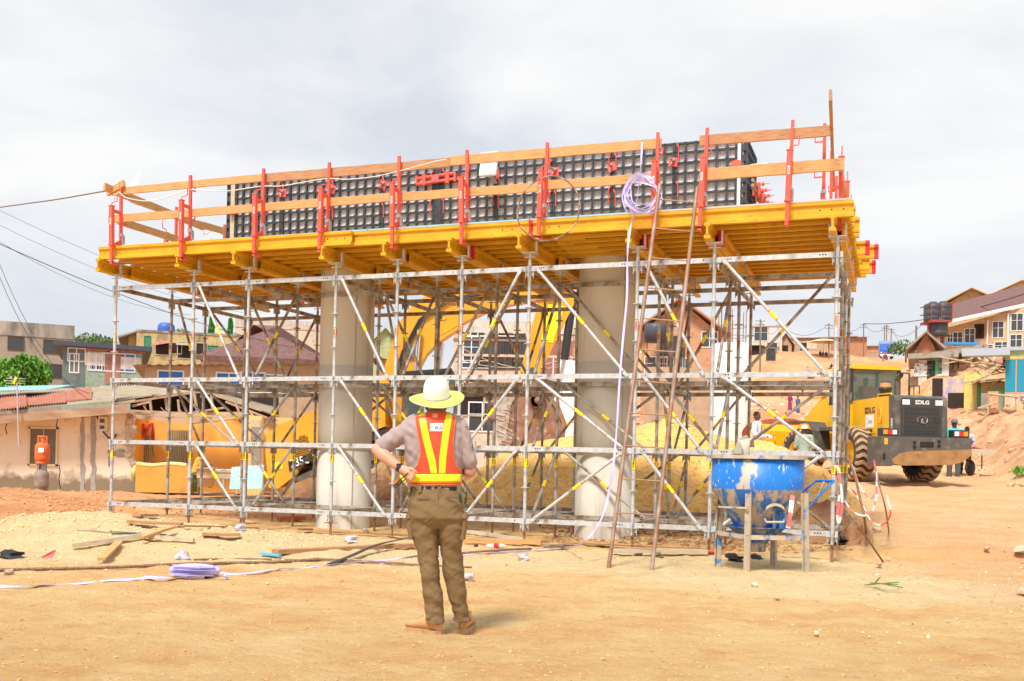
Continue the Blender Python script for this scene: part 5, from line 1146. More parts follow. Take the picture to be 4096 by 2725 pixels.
for u,v,r in ((945,812,.16),(1262,672,.15),(1226,858,.11)):
    m=MB(); p=E2(u,v,0); m.tube((p.x,-.36,p.z),(p.x,.36,p.z),r,16); m.build('boom_pin',dg,bm_)
m=MB(); p=E2(1268,735,-.235); m.add([E2(1262,700,-.235),E2(1300,705,-.235),E2(1272,790,-.235),E2(1245,785,-.235)],[(0,1,2,3)]); m.build('stick_plate',lblY,bm_)
# ---------------------------------------------------------------- town
def plaster(name,c,k=.8,st=(.20,.15,.10),lo=.56,hi=.72): return mat(name,c,tuple(a*k for a in c),s=.35,rough=.9,dirt=[(st,.9,lo,hi,(1,1,.35)),(tuple(a*.72 for a in c),2.2,.5,.62),(tuple(min(1,a*1.15) for a in c),5,.56,.66),(tuple(a*.5 for a in st),4,.64,.72,(1,1,.22))],bump=.2,bs=12)
gls=mat('window glass dark',(.06,.07,.08),rough=.15); glb=mat('blue window film',(.03,.14,.50),rough=.15); wfr=mat('white window frame',(.80,.80,.80),rough=.5); grl=mat('dark burglar bars',(.10,.06,.045),rough=.7); shut=mat('green shutter',(.05,.24,.15),rough=.7)
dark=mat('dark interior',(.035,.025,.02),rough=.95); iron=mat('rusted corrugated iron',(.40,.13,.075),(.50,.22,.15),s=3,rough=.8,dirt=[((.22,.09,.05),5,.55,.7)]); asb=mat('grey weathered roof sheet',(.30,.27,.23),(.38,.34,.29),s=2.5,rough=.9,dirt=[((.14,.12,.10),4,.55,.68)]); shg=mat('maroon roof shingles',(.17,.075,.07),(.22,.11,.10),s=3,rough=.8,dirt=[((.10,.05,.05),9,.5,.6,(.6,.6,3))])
def corr(P00,P10,P01,P11,n=60,amp=.02,mb=None,m2=4):
    m=mb or MB(); vs=[]; nrm=(V(P10)-V(P00)).cross(V(P01)-V(P00)).normalized()
    for j in range(m2+1):
        a=V(P00).lerp(V(P01),j/m2); b=V(P10).lerp(V(P11),j/m2)
        for i in range(n*2+1): vs.append(a.lerp(b,i/(n*2))+nrm*(amp*(1 if i%2 else -1)+.01*noise.noise(V((i*.05,j,1)))))
    fs=[(j*(2*n+1)+i,j*(2*n+1)+i+1,(j+1)*(2*n+1)+i+1,(j+1)*(2*n+1)+i) for j in range(m2) for i in range(2*n)]
    m.add(vs,fs,0,True); return m
def window(par,x,z,w,h,y=0,kind='w',deep=.0):
    fm={'w':wfr,'b':wfr,'d':grl,'g':shut,'n':palew,'s':wfr}[kind]; m=MB(); t=.07 if kind!='g' else .04
    for a,b,c,d in ((x-w/2-t,x+w/2+t,z+h/2,z+h/2+t),(x-w/2-t,x+w/2+t,z-h/2-t,z-h/2),(x-w/2-t,x-w/2,z-h/2,z+h/2),(x+w/2,x+w/2+t,z-h/2,z+h/2)): m.bx(a,b,y-.05,y+.04,c,d)
    if kind in 'wb': m.bx(x-.03,x+.03,y-.045,y+.03,z-h/2,z+h/2)
    if kind=='w': m.bx(x-w/2,x+w/2,y-.04,y+.03,z-.02+h*.1,z+.02+h*.1)
    if kind in 'ds':
        k=max(3,int(w/.16)); 
        for i in range(1,k): m.bx(x-w/2+w*i/k-.015,x-w/2+w*i/k+.015,y-.04,y-.01,z-h/2,z+h/2)
    o=m.build('window',fm,par); m=MB(); m.bx(x-w/2,x+w/2,y-.008,y+.02,z-h/2,z+h/2); m.build('pane',{'w':gls,'b':glb,'d':gls,'g':shut,'n':dark,'s':gls}[kind],o); return o
def bldg(name,label,cat,u0,u1,vt,d,dep=8,col=None,wins=(),roof='flat',rc=None,rz=0,vt2=None,base=None,over=.4,rise=1.5,grp=None,band=None,doors=(),eave=wfr,cap=None):
    if d>=110 and 1700<u0<2060: d*=1.58; dep*=1.3; over*=1.5; rise*=1.5; wins=[(q[0],q[1],q[2]*1.55,q[3]*1.55,q[4]) for q in wins]; doors=[(q[0],q[1],q[2],q[3]*1.5,q[4]) for q in doors]
    a=at(u0,vt,d); b=at(u1,vt2 or vt,d); c=(a+b)/2; gz_=min(hgt(a.x,d),hgt(b.x,d))-1.2 if base is None else base
    o=thing(name,label,cat,(c.x,d,gz_),rz=R(rz)-math.atan2(c.x,d)*.97,group=grp); x0=a.x-c.x; x1=b.x-c.x; zt0=a.z-gz_; zt1=b.z-gz_
    if not vt2: zt0=zt1=(zt0+zt1)/2
    m=MB(); vs=[(x0,0,0),(x1,0,0),(x1,dep,0),(x0,dep,0),(x0,0,zt0),(x1,0,zt1),(x1,dep,zt1),(x0,dep,zt0)]; m.add(vs,[(0,1,5,4),(1,2,6,5),(2,3,7,6),(3,0,4,7),(4,5,6,7),(3,2,1,0)]); w=m.build('wall',col,o)
    def loc(u,v): p=at(u,v,d); return p.x-c.x,p.z-gz_
    for q in wins:
        u,v,ww,hh,k=q[:5]; x,z=loc(u,v); window(o,x,z,ww,hh,0,k)
    for u,v0,v1,ww,mm in doors:
        x,z0=loc(u,v1); _,z1=loc(u,v0); m=MB(); m.bx(x-ww/2,x+ww/2,-.04,.03,z0,z1); m.build('door',mm,o)
    if band:
        for v0,v1,mm,nm in band:
            z1=loc((u0+u1)/2,v0)[1]; z0=loc((u0+u1)/2,v1)[1]; m=MB(); m.bx(x0-.06,x1+.06,-.06,dep+.06,z0,z1); m.build(nm,mm,o)
    W=x1-x0
    if roof=='flat' and cap: m=MB(); m.bx(x0-.15,x1+.15,-.15,dep+.15,zt0,zt0+.15); m.build('roof_cap',cap,o)
    if roof=='mono': m=corr((x0-over,-over,zt0+.02),(x1+over,-over,zt1+.02),(x0-over,dep+over,zt0+rise),(x1+over,dep+over,zt1+rise),int(W*2.5),.03); m.build('roof',rc,o,fix=False)
    if roof=='monox': m=MB(); m.add([(x0-over,-over,zt0+.02),(x1+over,-over,zt1+rise),(x1+over,dep+over,zt1+rise),(x0-over,dep+over,zt0+.02),(x0-over,-over,zt0+.32),(x1+over,-over,zt1+rise+.3),(x1+over,dep+over,zt1+rise+.3),(x0-over,dep+over,zt0+.32)],[(0,1,5,4),(1,2,6,5),(2,3,7,6),(3,0,4,7),(4,5,6,7),(3,2,1,0)]); m.build('roof',rc,o)
    if roof=='gable':
        r=m=corr((x0-over,-over,zt0),(x1+over,-over,zt0),(x0-over,dep/2,zt0+rise),(x1+over,dep/2,zt0+rise),int(W*2.5),.03); corr((x1+over,dep+over,zt0),(x0-over,dep+over,zt0),(x1+over,dep/2,zt0+rise),(x0-over,dep/2,zt0+rise),int(W*2.5),.03,m); m.build('roof',rc,o,fix=False)
        m=MB(); m.prism([(0,zt0),(dep,zt0),(dep/2,zt0+rise*.93)],x0,x1,'x'); m.build('gable_wall',col,o)
        m=MB(); m.bx(x0-over,x1+over,-over-.04,-over,zt0-.2,zt0+.04); m.build('fascia',eave,o)
    if roof=='gablef':   # gable facing the viewer
        m=MB(); xc=(x0+x1)/2; m.add([(x0-over,-over,zt0-.1),(xc,-over,zt0+rise),(x1+over,-over,zt0-.1),(x0-over,dep+over,zt0-.1),(xc,dep+over,zt0+rise),(x1+over,dep+over,zt0-.1)],[(0,1,4,3),(1,2,5,4)]); r=m.build('roof',rc,o,fix=False); s=r.modifiers.new('s','SOLIDIFY'); s.thickness=.15; baked(r)
        m=MB(); m.prism([(x0,zt0),(x1,zt0),(xc,zt0+rise*.93)],0,dep,'y'); m.build('gable_wall',col,o)
    if roof=='hip':
        m=MB(); k=dep/2+over; m.add([(x0-over,-over,zt0),(x1+over,-over,zt0),(x1+over,dep+over,zt0),(x0-over,dep+over,zt0),(x0-over+k,dep/2,zt0+rise),(x1+over-k,dep/2,zt0+rise)],[(0,1,5,4),(1,2,5),(2,3,4,5),(3,0,4)]); m.build('roof',rc,o)
        m=MB(); m.bx(x0-over,x1+over,-over-.05,-over+.0,zt0-.28,zt0+.02); m.build('fascia',eave,o)
    return o,loc,gz_
cg=plaster('grey stained render',(.40,.34,.27),.75,(.15,.12,.095)); cg2=mat('blackened parapet',(.20,.18,.16),(.42,.37,.31),s=.9,rough=.95,ramp=(.4,.6),stretch=(1,1,.4))
bldg('apartment_block','stained grey concrete block with a blackened parapet at the far left','building',-60,160,772,85,14,cg,[(38,791,1.1,1.05,'d'),(112,796,1.1,1.05,'d'),(118,852,1.1,1.05,'d')],band=[(742,774,cg2,'parapet')])
sage=plaster('sage green render',(.30,.40,.33),.95,(.22,.27,.23),.7,.9); brk=mat('red brick cladding',(.34,.15,.12),(.42,.22,.18),s=3,rough=.9); teal=plaster('grey teal render',(.15,.20,.20),.9); whr=plaster('off white render',(.72,.70,.66),.95,(.5,.47,.42),.7,.9); navy=mat('dark blue roof edge',(.06,.07,.10),rough=.6)
o,loc,g_=bldg('modern_house','green, white and brick house under a dark sloping roof, left of the scaffold','building',153,323,800,70,11,sage,[(232,833,1.5,1.15,'s'),(284,834,1.25,1.15,'b'),(181,819,1.0,.8,'w'),(176,838,.5,1.2,'w'),(282,895,1.3,.8,'s'),(222,832,.7,1.1,'b')],roof='monox',rc=navy,rise=-.1,vt2=803,over=.6,doors=[(174,800,905,1.35,teal),(257,808,884,1.0,brk),(258,804,811,4.2,brk)],band=None)
for u0,u1,v0,v1 in ((192,240,813,843),(272,319,820,850),(230,325,889,906),(190,322,803,806)):
    x0,z1=loc(u0,v0); x1_,z0=loc(u1,v1); m=MB(); m.bx(x0,x1_,-.035,.02,z0,z1); m.build('white_panel',whr,o)
ylo=plaster('mouldy yellow render',(.62,.47,.22),.9,(.24,.20,.13),.5,.66)
o,loc,g_=bldg('apartment_block','mouldy yellow two-storey block with a blue water tank on its roof','building',322,560,768,92,12,ylo,[(345,797,.5,1.5,'g'),(377,805,1.1,1.0,'n'),(408,803,.8,.9,'n'),(425,807,1.1,1.4,'n'),(463,803,.9,1.0,'n'),(488,806,.9,.85,'g')],band=[(765,770,cg2,'parapet')])
x,z=loc(377,797); m=MB(); m.add([(x-.7,-.6,z-.1),(x+.7,-.6,z+.2),(x+.7,0,z+.5),(x-.7,0,z+.2)],[(0,1,2,3)]); m.build('awning',iron,o)
x,z=loc(425,797); m=MB(); m.add([(x-.7,-.6,z+.0),(x+.7,-.6,z+.0),(x+.7,0,z+.3),(x-.7,0,z+.3)],[(0,1,2,3)]); m.build('awning',asb,o)
m=MB(); p=at(378,769,93); m.lathe([(0,0),(.75,0),(.76,.9),(.72,1.15),(.5,1.35),(0,1.4)],24); tag(m.build('water_tank',mat('blue plastic tank',(.05,.13,.50),rough=.5),loc=(p.x,93.5,p.z-.3)),'blue water tank on the mouldy yellow block','water tank')
bldg('annex','yellow gabled end wing beside the mouldy yellow block','building',297,330,776,94,9,ylo,roof='gablef',rc=asb,over=.9,rise=.5)
crm=plaster('cream render',(.66,.55,.42),.95,(.42,.33,.25),.68,.9); crl=mat('cream lattice parapet',(.66,.58,.50),(.48,.40,.34),s=5,rough=.9)
bldg('apartment_block','cream building with a lattice parapet behind the maroon hipped roof','building',545,742,757,105,12,crm,band=[(737,757,crl,'parapet')])
bldg('hipped_house','house with a steep maroon shingle hip roof behind the brick wall','building',478,742,826,66,9,crm,roof='hip',rc=shg,rise=2.7,over=.5,eave=shg)
bri=mat('tan sandcrete blocks',(.42,.30,.19),(.50,.37,.25),s=2,rough=.95,dirt=[((.30,.20,.12),3,.55,.7)])
bri2=bri; nb=bri.node_tree; 
bldg('long_block_house','long tan block house under a wavy sheet eave, behind the ruined house','building',345,742,848,50,9,bri,[(527,882,1.1,.9,'b'),(580,880,1.1,.9,'b'),(400,880,1.1,.9,'b'),(632,882,1.0,.8,'w')],roof='mono',rc=asb,vt2=834,over=.5,rise=-.5,band=None)
bldg('shed','tan shed wall with a sheet roof between the two piers','building',875,935,828,48,8,bri,roof='mono',rc=asb,rise=.5)
gry=plaster('pale green render',(.50,.56,.30),.9); bldg('house','pale green house with a light green roof between the piers','building',862,912,785,85,8,gry,roof='gablef',rc=mat('light green roof sheet',(.45,.62,.45),rough=.6),rise=1.2)
pk=plaster('pinkish cream render',(.70,.50,.38),.95,(.5,.32,.22),.68,.9); wh2=plaster('white washed render',(.66,.60,.50),.9,(.42,.36,.28),.62,.8)
bldg('apartment_block','three-storey pinkish block with barred balconies behind the excavator boom','building',1046,1345,770,62,12,pk,[(1085,805,.9,1.5,'w'),(1100,757,.8,.8,'w'),(1165,757,.9,.8,'w'),(1230,757,.9,.8,'w'),(1150,803,2.4,1.6,'d'),(1192,803,2.4,1.6,'d'),(1130,835,1.6,.7,'d'),(1160,835,1.6,.7,'d'),(1290,845,.8,1.2,'w'),(1095,833,1.6,.7,'w'),(1205,835,1.4,.7,'d')],band=[(740,768,wh2,'upper_storey'),(782,787,mat('brown edge beam',(.3,.18,.13)),'edge_beam'),(817,823,pk,'balcony_edge')],doors=[(1280,786,870,1.9,mat('dull maroon render',(.35,.13,.11)))])
bldg('shop','low block shop with a rusty sheet roof behind the excavator bucket','building',1066,1250,893,52,7,wh2,[(1110,960,1.3,1.4,'w'),(1085,928,1.2,1.2,'n')],roof='mono',rc=iron,rise=-.4)
bldg('wall_house','plain white house wall right of the excavator bucket','building',1225,1345,900,45,6,whr,[(1290,950,1.0,.9,'w')])
orp=plaster('orange pink render',(.62,.34,.20),.9,(.42,.22,.13),.66,.9); tar=plaster('terracotta render',(.48,.24,.14),.9)
o,loc,g_=bldg('apartment_block','orange-pink two-storey house with a gable behind the ladder','building',1478,1650,765,78,12,orp,[(1530,800,1.0,1.6,'d'),(1560,800,1.0,1.6,'d'),(1632,783,1.1,1.1,'w'),(1510,840,1.6,1.2,'w'),(1548,850,2.2,1.6,'s')],roof='gablef',rc=mat('salmon roof sheet',(.50,.28,.18),rough=.7),rise=2.6,over=.9)
m=MB(); p=at(1508,788,76.5); m.lathe([(0,0),(.8,0),(.82,1.1),(.7,1.35),(0,1.45)],20); tk=m.build('water_tank',mat('dark grey tank',(.07,.08,.10),rough=.5),loc=(p.x,76.5,p.z)); tag(tk,'dark water tank on a frame in front of the orange-pink house','water tank')
m=MB()
for x in (-.6,.6): m.tube((x,0,0),(x,0,-5.5),.05,6)
m.build('tank_frame',rust,tk)
bldg('low_wall','crumbling tan retaining wall below the orange-pink house','wall',1485,1652,845,66,1,bri)
bldg('house','plastered tan house with pale panel near the second white pier','building',1735,1800,752,112,10,crm,[(1752,768,1.4,1.5,'w')],doors=[(1782,752,790,1.2,mat('pale blue panel',(.55,.6,.66)))],cap=mat('salmon roof',(.55,.36,.26)))
bldg('shop','small light blue shop beside the blackboard signs','building',1722,1752,797,110,6,plaster('sky blue render',(.25,.55,.68),.95),[(1740,812,1.2,1.6,'n')],roof='mono',rc=asb,rise=.5)
bldg('shop','pink and blue kiosk right of the light blue shop','building',1757,1785,800,112,6,plaster('pink render',(.72,.40,.42),.95),doors=[(1779,797,812,1.3,glb)],roof='mono',rc=iron,rise=.5)
bldg('house','small gabled tan house with a dark door on the ridge','building',1795,1822,793,118,9,bri,roof='gablef',rc=mat('brown roof',(.40,.25,.18)),rise=1.4,doors=[(1806,795,814,.8,dark)])
bldg('long_house','long low house with a salmon sheet roof on the ridge behind the scaffold','building',1790,1990,777,128,12,tar,roof='mono',rc=mat('salmon sheet roof',(.55,.36,.27),rough=.8),rise=1.4,over=.5)
bldg('block_house','unfinished grey block house on the ridge behind the umbrella stall','building',1822,1912,785,124,8,bri,[(1852,800,1.0,1.2,'n')],doors=[(1868,785,803,1.2,crm)])
bldg('house','orange house with a shop front at the top of the road','building',1938,1972,775,133,8,orp,roof='flat',cap=asb)
bldg('shop','low tin-roofed shops beside the blue truck','building',1968,2022,797,140,8,bri,roof='mono',rc=asb,rise=1,doors=[(2005,797,812,1.6,orp)])
hst=plaster('ochre hostel render',(.62,.43,.24),.92,(.40,.27,.16),.62,.85)
o,loc,g_=bldg('hostel','long ochre hostel with a maroon roof and white gutters on the right hill','building',2146,2480,758,112,16,hst,[(2158,782,.95,1.6,'w'),(2180,778,.5,.9,'w'),(2197,773,.5,.9,'w'),(2213,776,.95,1.5,'w'),(2239,770,.95,1.6,'w'),(2299,758,1.05,1.7,'w'),(2338,743,1.1,1.8,'w'),(2336,786,1.1,1.3,'w'),(2307,797,1.4,.9,'w'),(2277,798,1,.5,'w')],vt2=680,doors=[(2259,743,777,1.0,dark),(2268,741,775,1.0,mat('render with painted shade',(.42,.30,.18)))])  # second door panel is shaded render, painted as a darker wall colour
a=at(2136,748,111.5); b=at(2500,668,111.5); c=at(2192,700,124); d_=at(2500,616,124); ctr=V(o.location)
iv=(Matrix.Translation(ctr)@Matrix.Rotation(o.rotation_euler.z,4,'Z')).inverted(); m=MB(); m.add([iv@p for p in (a,b,d_,c)],[(0,1,2,3)]); r_=m.build('roof',shg,o,fix=False); s=r_.modifiers.new('s','SOLIDIFY'); s.thickness=.15; baked(r_)
m=MB(); m.bar(iv@(a+V((0,-.1,-.15))),iv@(b+V((0,-.1,-.15))),.2,.35,up=(0,0,1)); m.build('gutter',wfr,o)
for u in (2165,2277,2320): x,z=loc(u,760 if u<2200 else 735 if u<2300 else 722); m=MB(); m.tube((x,-.15,z),(x,-.15,z-4.6),.1,8); m.build('downpipe',wfr,o)
bldg('gabled_block','tall ochre gabled building with cream roofs behind the hostel','building',2172,2300,705,135,10,hst,[(2217,720,.9,1.6,'w')],roof='gablef',rc=mat('cream roof sheet',(.62,.54,.40),rough=.7),rise=2.4,over=1.2,vt2=None)
bldg('gabled_block','cream roofed building at the right edge behind the hostel','building',2285,2420,682,140,10,hst,roof='gablef',rc=MATS['cream roof sheet'],rise=2.2,over=1.2)
# tank tower
tw_=thing('tank_tower','red steel tower carrying three black water tanks on the right hill','tower',at(2157,785,104)); T0=V(tw_.location)
for u in (2137,2142,2172,2152): m=MB(); q=at(u,742,104 if u!=2152 else 106)-T0; m.tube(q,V((q.x,q.y,-3)),.13,8); m.build('leg',mat('dark red steel',(.33,.07,.06),rough=.6),tw_)
m=MB(); a=at(2132,742,104)-T0; b=at(2180,738,104)-T0; m.bx(a.x,b.x,-1.2,1.6,a.z-.1,a.z+.12); 
for z in (.9,1.7): m.poly([(a.x,-1.2,a.z+z),(b.x,-1.2,a.z+z),(b.x,1.6,a.z+z),(a.x,1.6,a.z+z)],.04,6,closed=True)
for x in (a.x,(a.x+b.x)/2,b.x): m.tube((x,-1.2,a.z),(x,-1.2,a.z+1.7),.04,6)
m.build('platform',MATS['dark red steel'],tw_)
for u,v in ((2147,742),(2170,741),(2160,775)):
    q=at(u,v,104); m=MB(); m.lathe([(0,0),(.88,0),(.9,.5),(.86,.55),(.9,.6),(.9,1.2),(.86,1.25),(.9,1.3),(.88,1.75),(.4,1.95),(.35,2.05),(0,2.05)],24); o=m.build('tank',mat('black water tank',(.06,.065,.075),rough=.5),tw_); o.location=q-T0
# right hand shacks on the bank
sh=[('shack','shack with a mural panel, green door and white wall under the grey roof',2115,2180,812,64,wh2,asb),('shack','orange block shack with a torn grey roof at the right of the road',2178,2230,815,66,orp,asb)]
bldg('shack','broken gabled shack with an orange front beyond the mural wall','building',2112,2150,800,78,5,tar,roof='gablef',rc=asb,rise=1.2,over=.8)
o,loc,g_=bldg('shack','shack with a painted mural, green door and white wall under a long grey roof','building',2117,2178,828,62,6,wh2,roof='monox',rc=asb,rise=.1,over=.6,doors=[(2126,836,866,1.0,mat('blue speckled mural',(.12,.2,.45),(.75,.72,.6),s=6,ramp=(.45,.5))),(2143,830,872,.45,dark),(2156,823,862,.55,mat('green panel',(.10,.33,.19),rough=.8)),(2169,822,866,.62,whr)])
o,loc,g_=bldg('shack','orange shack with barred opening under the torn end of the grey roof','building',2178,2232,826,64,6,orp,roof='monox',rc=asb,rise=.5,over=.9)
for u in (2195,2206): x,z=loc(u,838); m=MB(); m.poly([(x-.35,-.05,z),(x+.35,-.05,z)],.02,5); m.tube((x,-.05,z-.3),(x,-.05,z+.2),.02,5); m.build('iron_bar',dark,o)
m=MB(); a=at(2182,787,70); b=at(2255,787,70); m.bx(a.x,b.x,70,70.7,a.z-.14,a.z); tag(m.build('tarpaulin',mat('bright blue tarpaulin',(.02,.30,.75),rough=.5)),'bright blue sheet on the roof behind the grey roofed shacks','tarpaulin')
lil=plaster('lilac and cream wall',(.50,.40,.62),.9,(.68,.54,.38),.44,.5)
bldg('ruined_house','ruined house with a lilac painted wall and a black doorway','ruin',2168,2222,872,52,4,lil,doors=[(2205,905,940,1.0,dark),(2160,870,925,.5,dark)])
bldg('ruined_house','ruined house with a yellow painted inner wall and a blue drainpipe','ruin',2222,2262,857,50,4,plaster('pale yellow wall',(.80,.62,.20),.95,(.6,.5,.35),.6,.7),doors=[(2231,955,985,.28,glb),(2255,880,960,.35,mat('green door',(.13,.36,.18)))])
o,loc,g_=bldg('ruined_house','ruined house with a white and green wall under a collapsed timber roof','ruin',2262,2328,880,46,4,bri,doors=[(2283,905,1000,.9,whr),(2306,895,965,1.25,mat('leaf green wall',(.22,.42,.16),rough=.9))],roof='mono',rc=iron,rise=.3)
m=MB()
random.seed(11)
for k in range(34):
    a=at(random.uniform(2228,2328),random.uniform(815,880),45.5); b=a+V((random.uniform(-1.6,1.6),random.uniform(-.5,.5),random.uniform(-.5,.6))); m.bar(a,b,.07,.05)
o.location; rb_=m.build('collapsed_rafters',palew); 
IV=(Matrix.Translation(V(o.location))@Matrix.Rotation(o.rotation_euler.z,4,'Z')).inverted(); me=rb_.data; me.transform(IV); rb_.parent=o
m=MB()
for k in range(5):
    a=IV@at(random.uniform(2262,2315),random.uniform(826,850),45.6); corr(a,a+V((1.1,.3,random.uniform(-.1,.4))),a+V((-.2,.7,.3)),a+V((.9,1,.5)),7,.03,m,2)
m.build('loose_roof_sheet',iron,o,fix=False)
grn_h=plaster('lime green render',(.45,.60,.25),.95,(.35,.5,.3),.7,.9)
o,loc,g_=bldg('house','lime green house with a blue louvred window at the right edge','building',2322,2460,806,42,8,grn_h,roof='flat',cap=mat('grey blue roof slab',(.42,.47,.55),rough=.8),doors=[(2340,905,990,.75,pk),(2356,912,1010,.25,whr)])
for u,v,w_,h_ in ((2344,864,.8,1.45),): x,z=loc(u,v); m=MB(); m.bx(x-w_/2,x+w_*1.2,-.03,.02,z-h_/2,z+h_/2); wz=m.build('window',mat('blue louvre glass',(.02,.28,.42),rough=.3),o); m=MB(); [m.bx(x-w_/2,x+w_*1.2,-.045,-.03,z-h_/2+1.4*k,z-h_/2+.05+1.4*k) for k in range(2)]; m.bx(x-.02,x+.02,-.05,-.03,z-h_/2,z+h_/2); m.build('frame',mat('orange window frame',(.7,.3,.12)),wz)
m=MB(); a=loc(2298,800); m.bx(a[0]-1.2,a[0]+.6,-.6,0,a[1]-.3,a[1]); m.build('canopy',MATS['grey blue roof slab'],o)
x,z=loc(2330,880); m=MB(); m.bx(loc(2300,0)[0],loc(2323,0)[0],-.2,.3,0,loc(0,850)[1]); m.build('side_wall',orp,o)
# far poles and wires
pw=mat('weathered pole',(.20,.16,.13),rough=.9); PO=[]
for k,(u,v0,v1,d,lb_) in enumerate([(q[0],q[1],q[2],q[3]*1.5,q[4]) if q[3]>96 else q for q in [(1750,735,830,98,'pole beside the light blue shop'),(1796,745,815,120,'pole left of the umbrella stall'),(1908,745,815,112,'pole behind the right scaffold corner'),(1988,745,800,130,'lone pole left of the blue truck'),(2036,752,795,138,'left pole of the crowded pair by the truck'),(2041,748,795,136,'thick pole by the truck'),(2049,756,795,134,'leaning pole by the truck'),(2109,750,806,95,'brown stub pole right of the truck')]]):
    a=at(u,v1,d); b=at(u+(3 if 'leaning' in lb_ else 0),v0,d); po=thing('utility_pole','grey '+lb_,'pole',(a.x,d,hgt(a.x,d)),group='utility poles on the hill'); m=MB(); t_=b-V(po.location); m.tube((0,0,-.5),t_,.13,8,r2=.09); m.build('pole',pw,po)
    m=MB()
    for z in (.3,.8): m.bx(t_.x-.7,t_.x+.7,-.05,.05,t_.z-z,t_.z-z+.08)
    if k!=7: m.build('crossarm',pw,po)
    PO.append(b)
wm=mat('black cable',(.05,.05,.05),rough=.6); wm2=mat('brown cable',(.22,.15,.10),rough=.7)
def wire(a,b,sag,label,r=.02,mt=wm,n=14):
    a=V(a);b=V(b); m=MB()
    if 'left sky' in label or 'left edge' in label or 'passing behind' in label: m.poly([a+(a-b)*1.2+V((0,0,.3)),a],r,4,cap=False)
    m.poly([a.lerp(b,i/n)-V((0,0,sag*4*(i/n)*(1-i/n)))+V((0,0,.01*r*100*noise.noise(V((i*.9,sag*9,0))))) for i in range(n+1)],r,4,cap=False); return tag(m.build('cable',mt),label,'cable','overhead cables')
WL=[(at(-120,492,24),at(262,437,17.1),.03,'brown cable from the left edge to the railing corner',.012,wm2),
(at(-60,455,30),at(560,700,42),.3,'uppermost thin cable sloping down across the left sky',.006,wm),
(at(-60,488,30),at(560,720,42),.4,'second cable sloping down across the left sky',.006,wm),
(at(-60,520,28),at(440,725,42),.5,'third cable sloping down across the left sky',.006,wm),
(at(-60,535,24),at(700,805,44),.35,'thick dark cable passing behind the left scaffold post',.011,wm),
(at(-20,560,30),at(222,930,30.3),.8,'cable hanging down to the ruined house roof',.008,wm),
(at(-12,610,30),at(206,905,30.3),.8,'lower cable hanging down to the ruined house roof',.008,wm),
(PO[3],at(2440,650,90),1.2,'cable crossing the sky from the pole to the right edge',.06,wm),
(PO[2],PO[3],1.5,'cable between the scaffold corner pole and the lone pole',.035,wm),(PO[3],PO[5],1.5,'cable between the lone pole and the pair by the truck',.035,wm),(PO[1],PO[2],2,'cable left of the right scaffold corner',.035,wm),
(PO[0],PO[1],2,'cable above the ridge shops',.035,wm),(PO[5],at(2134,735,104),2,'cable from the truck poles to the tank tower',.03,wm),(PO[6],at(2180,790,100),2.5,'lower cable from the truck poles to the shacks',.03,wm),
(at(1060,800,58),at(1340,830,58),.8,'cable in front of the pinkish block',.02,palew),(at(1060,830,58),at(1340,812,58),.6,'crossing cable in front of the pinkish block',.02,palew)]
for w_ in WL: wire(*w_[:4],r=w_[4],mt=w_[5])
# white piers farther back
wc=mat('pale new concrete',(.66,.62,.56),(.72,.69,.63),s=1.5,rough=.85,dirt=[((.5,.44,.36),2,.6,.75,(1,1,.3))])
for u0,u1,vt,d,lb_ in ((1290,1366,832,37,'pale pier far behind, half hidden by the right concrete column'),(1646,1724,792,36,'pale free-standing pier with rebar sticking out of its top')):
    a=at(u0,vt,d); b=at(u1,vt,d); c=(a+b)/2; r=(b.x-a.x)/2; o=thing('bridge_pier',lb_,'pier',(c.x,d,hgt(c.x,d)),group='unfinished piers behind'); h_=c.z-o.location.z
    m=MB(); m.lathe([(r,-.5),(r,h_),(0,h_)],40); m.build('shaft',wc,o)
    for k in range(14): a_=2*pi*k/14; m=MB(); m.tube((r*.8*cos(a_),r*.8*sin(a_),h_-.1),(r*.8*cos(a_)*1.02,r*.8*sin(a_),h_+.9+.25*(k%3)),.014,6); m.build('rebar',rust,o)
    for z in (.25,.6): m=MB(); m.poly([(r*.83*cos(2*pi*k/24),r*.83*sin(2*pi*k/24),h_+z) for k in range(24)],.01,5,closed=True); m.build('stirrup',rust,o)
# ---------------------------------------------------------------- ruined house on the left
HD=30.0; HO=at(150,1134,HD); HO.z=0.0
hs=thing('ruined_house','half demolished cream house with an open orange room and torn tin roof at left','ruin',HO)
def H(u,v,dy=0): return at(u,v,HD+dy)-HO
crw=mat('cream plaster wall stained at the foot',(.86,.76,.62),(.80,.68,.52),s=.8,rough=.95,bump=.15,bs=10,dirt=[((.55,.42,.30),1.6,.54,.68),((.70,.55,.38),4,.6,.7)])
n_=crw.node_tree.nodes; l_=crw.node_tree.links; bs_=n_['Principled BSDF']; prev=bs_.inputs['Base Color'].links[0].from_socket
g_=n_.new('ShaderNodeNewGeometry'); x_=n_.new('ShaderNodeSeparateXYZ'); l_.new(g_.outputs['Position'],x_.inputs[0]); t_=n_.new('ShaderNodeTexNoise'); t_.inputs['Scale'].default_value=2.2; t_.inputs['Detail'].default_value=6; l_.new(g_.outputs['Position'],t_.inputs['Vector'])
a_=n_.new('ShaderNodeMath'); a_.operation='MULTIPLY_ADD'; l_.new(t_.outputs['Fac'],a_.inputs[0]); a_.inputs[1].default_value=-.9; l_.new(x_.outputs['Z'],a_.inputs[2]); r_=n_.new('ShaderNodeMapRange'); r_.inputs[1].default_value=.12; r_.inputs[2].default_value=-.08; l_.new(a_.outputs[0],r_.inputs[0])
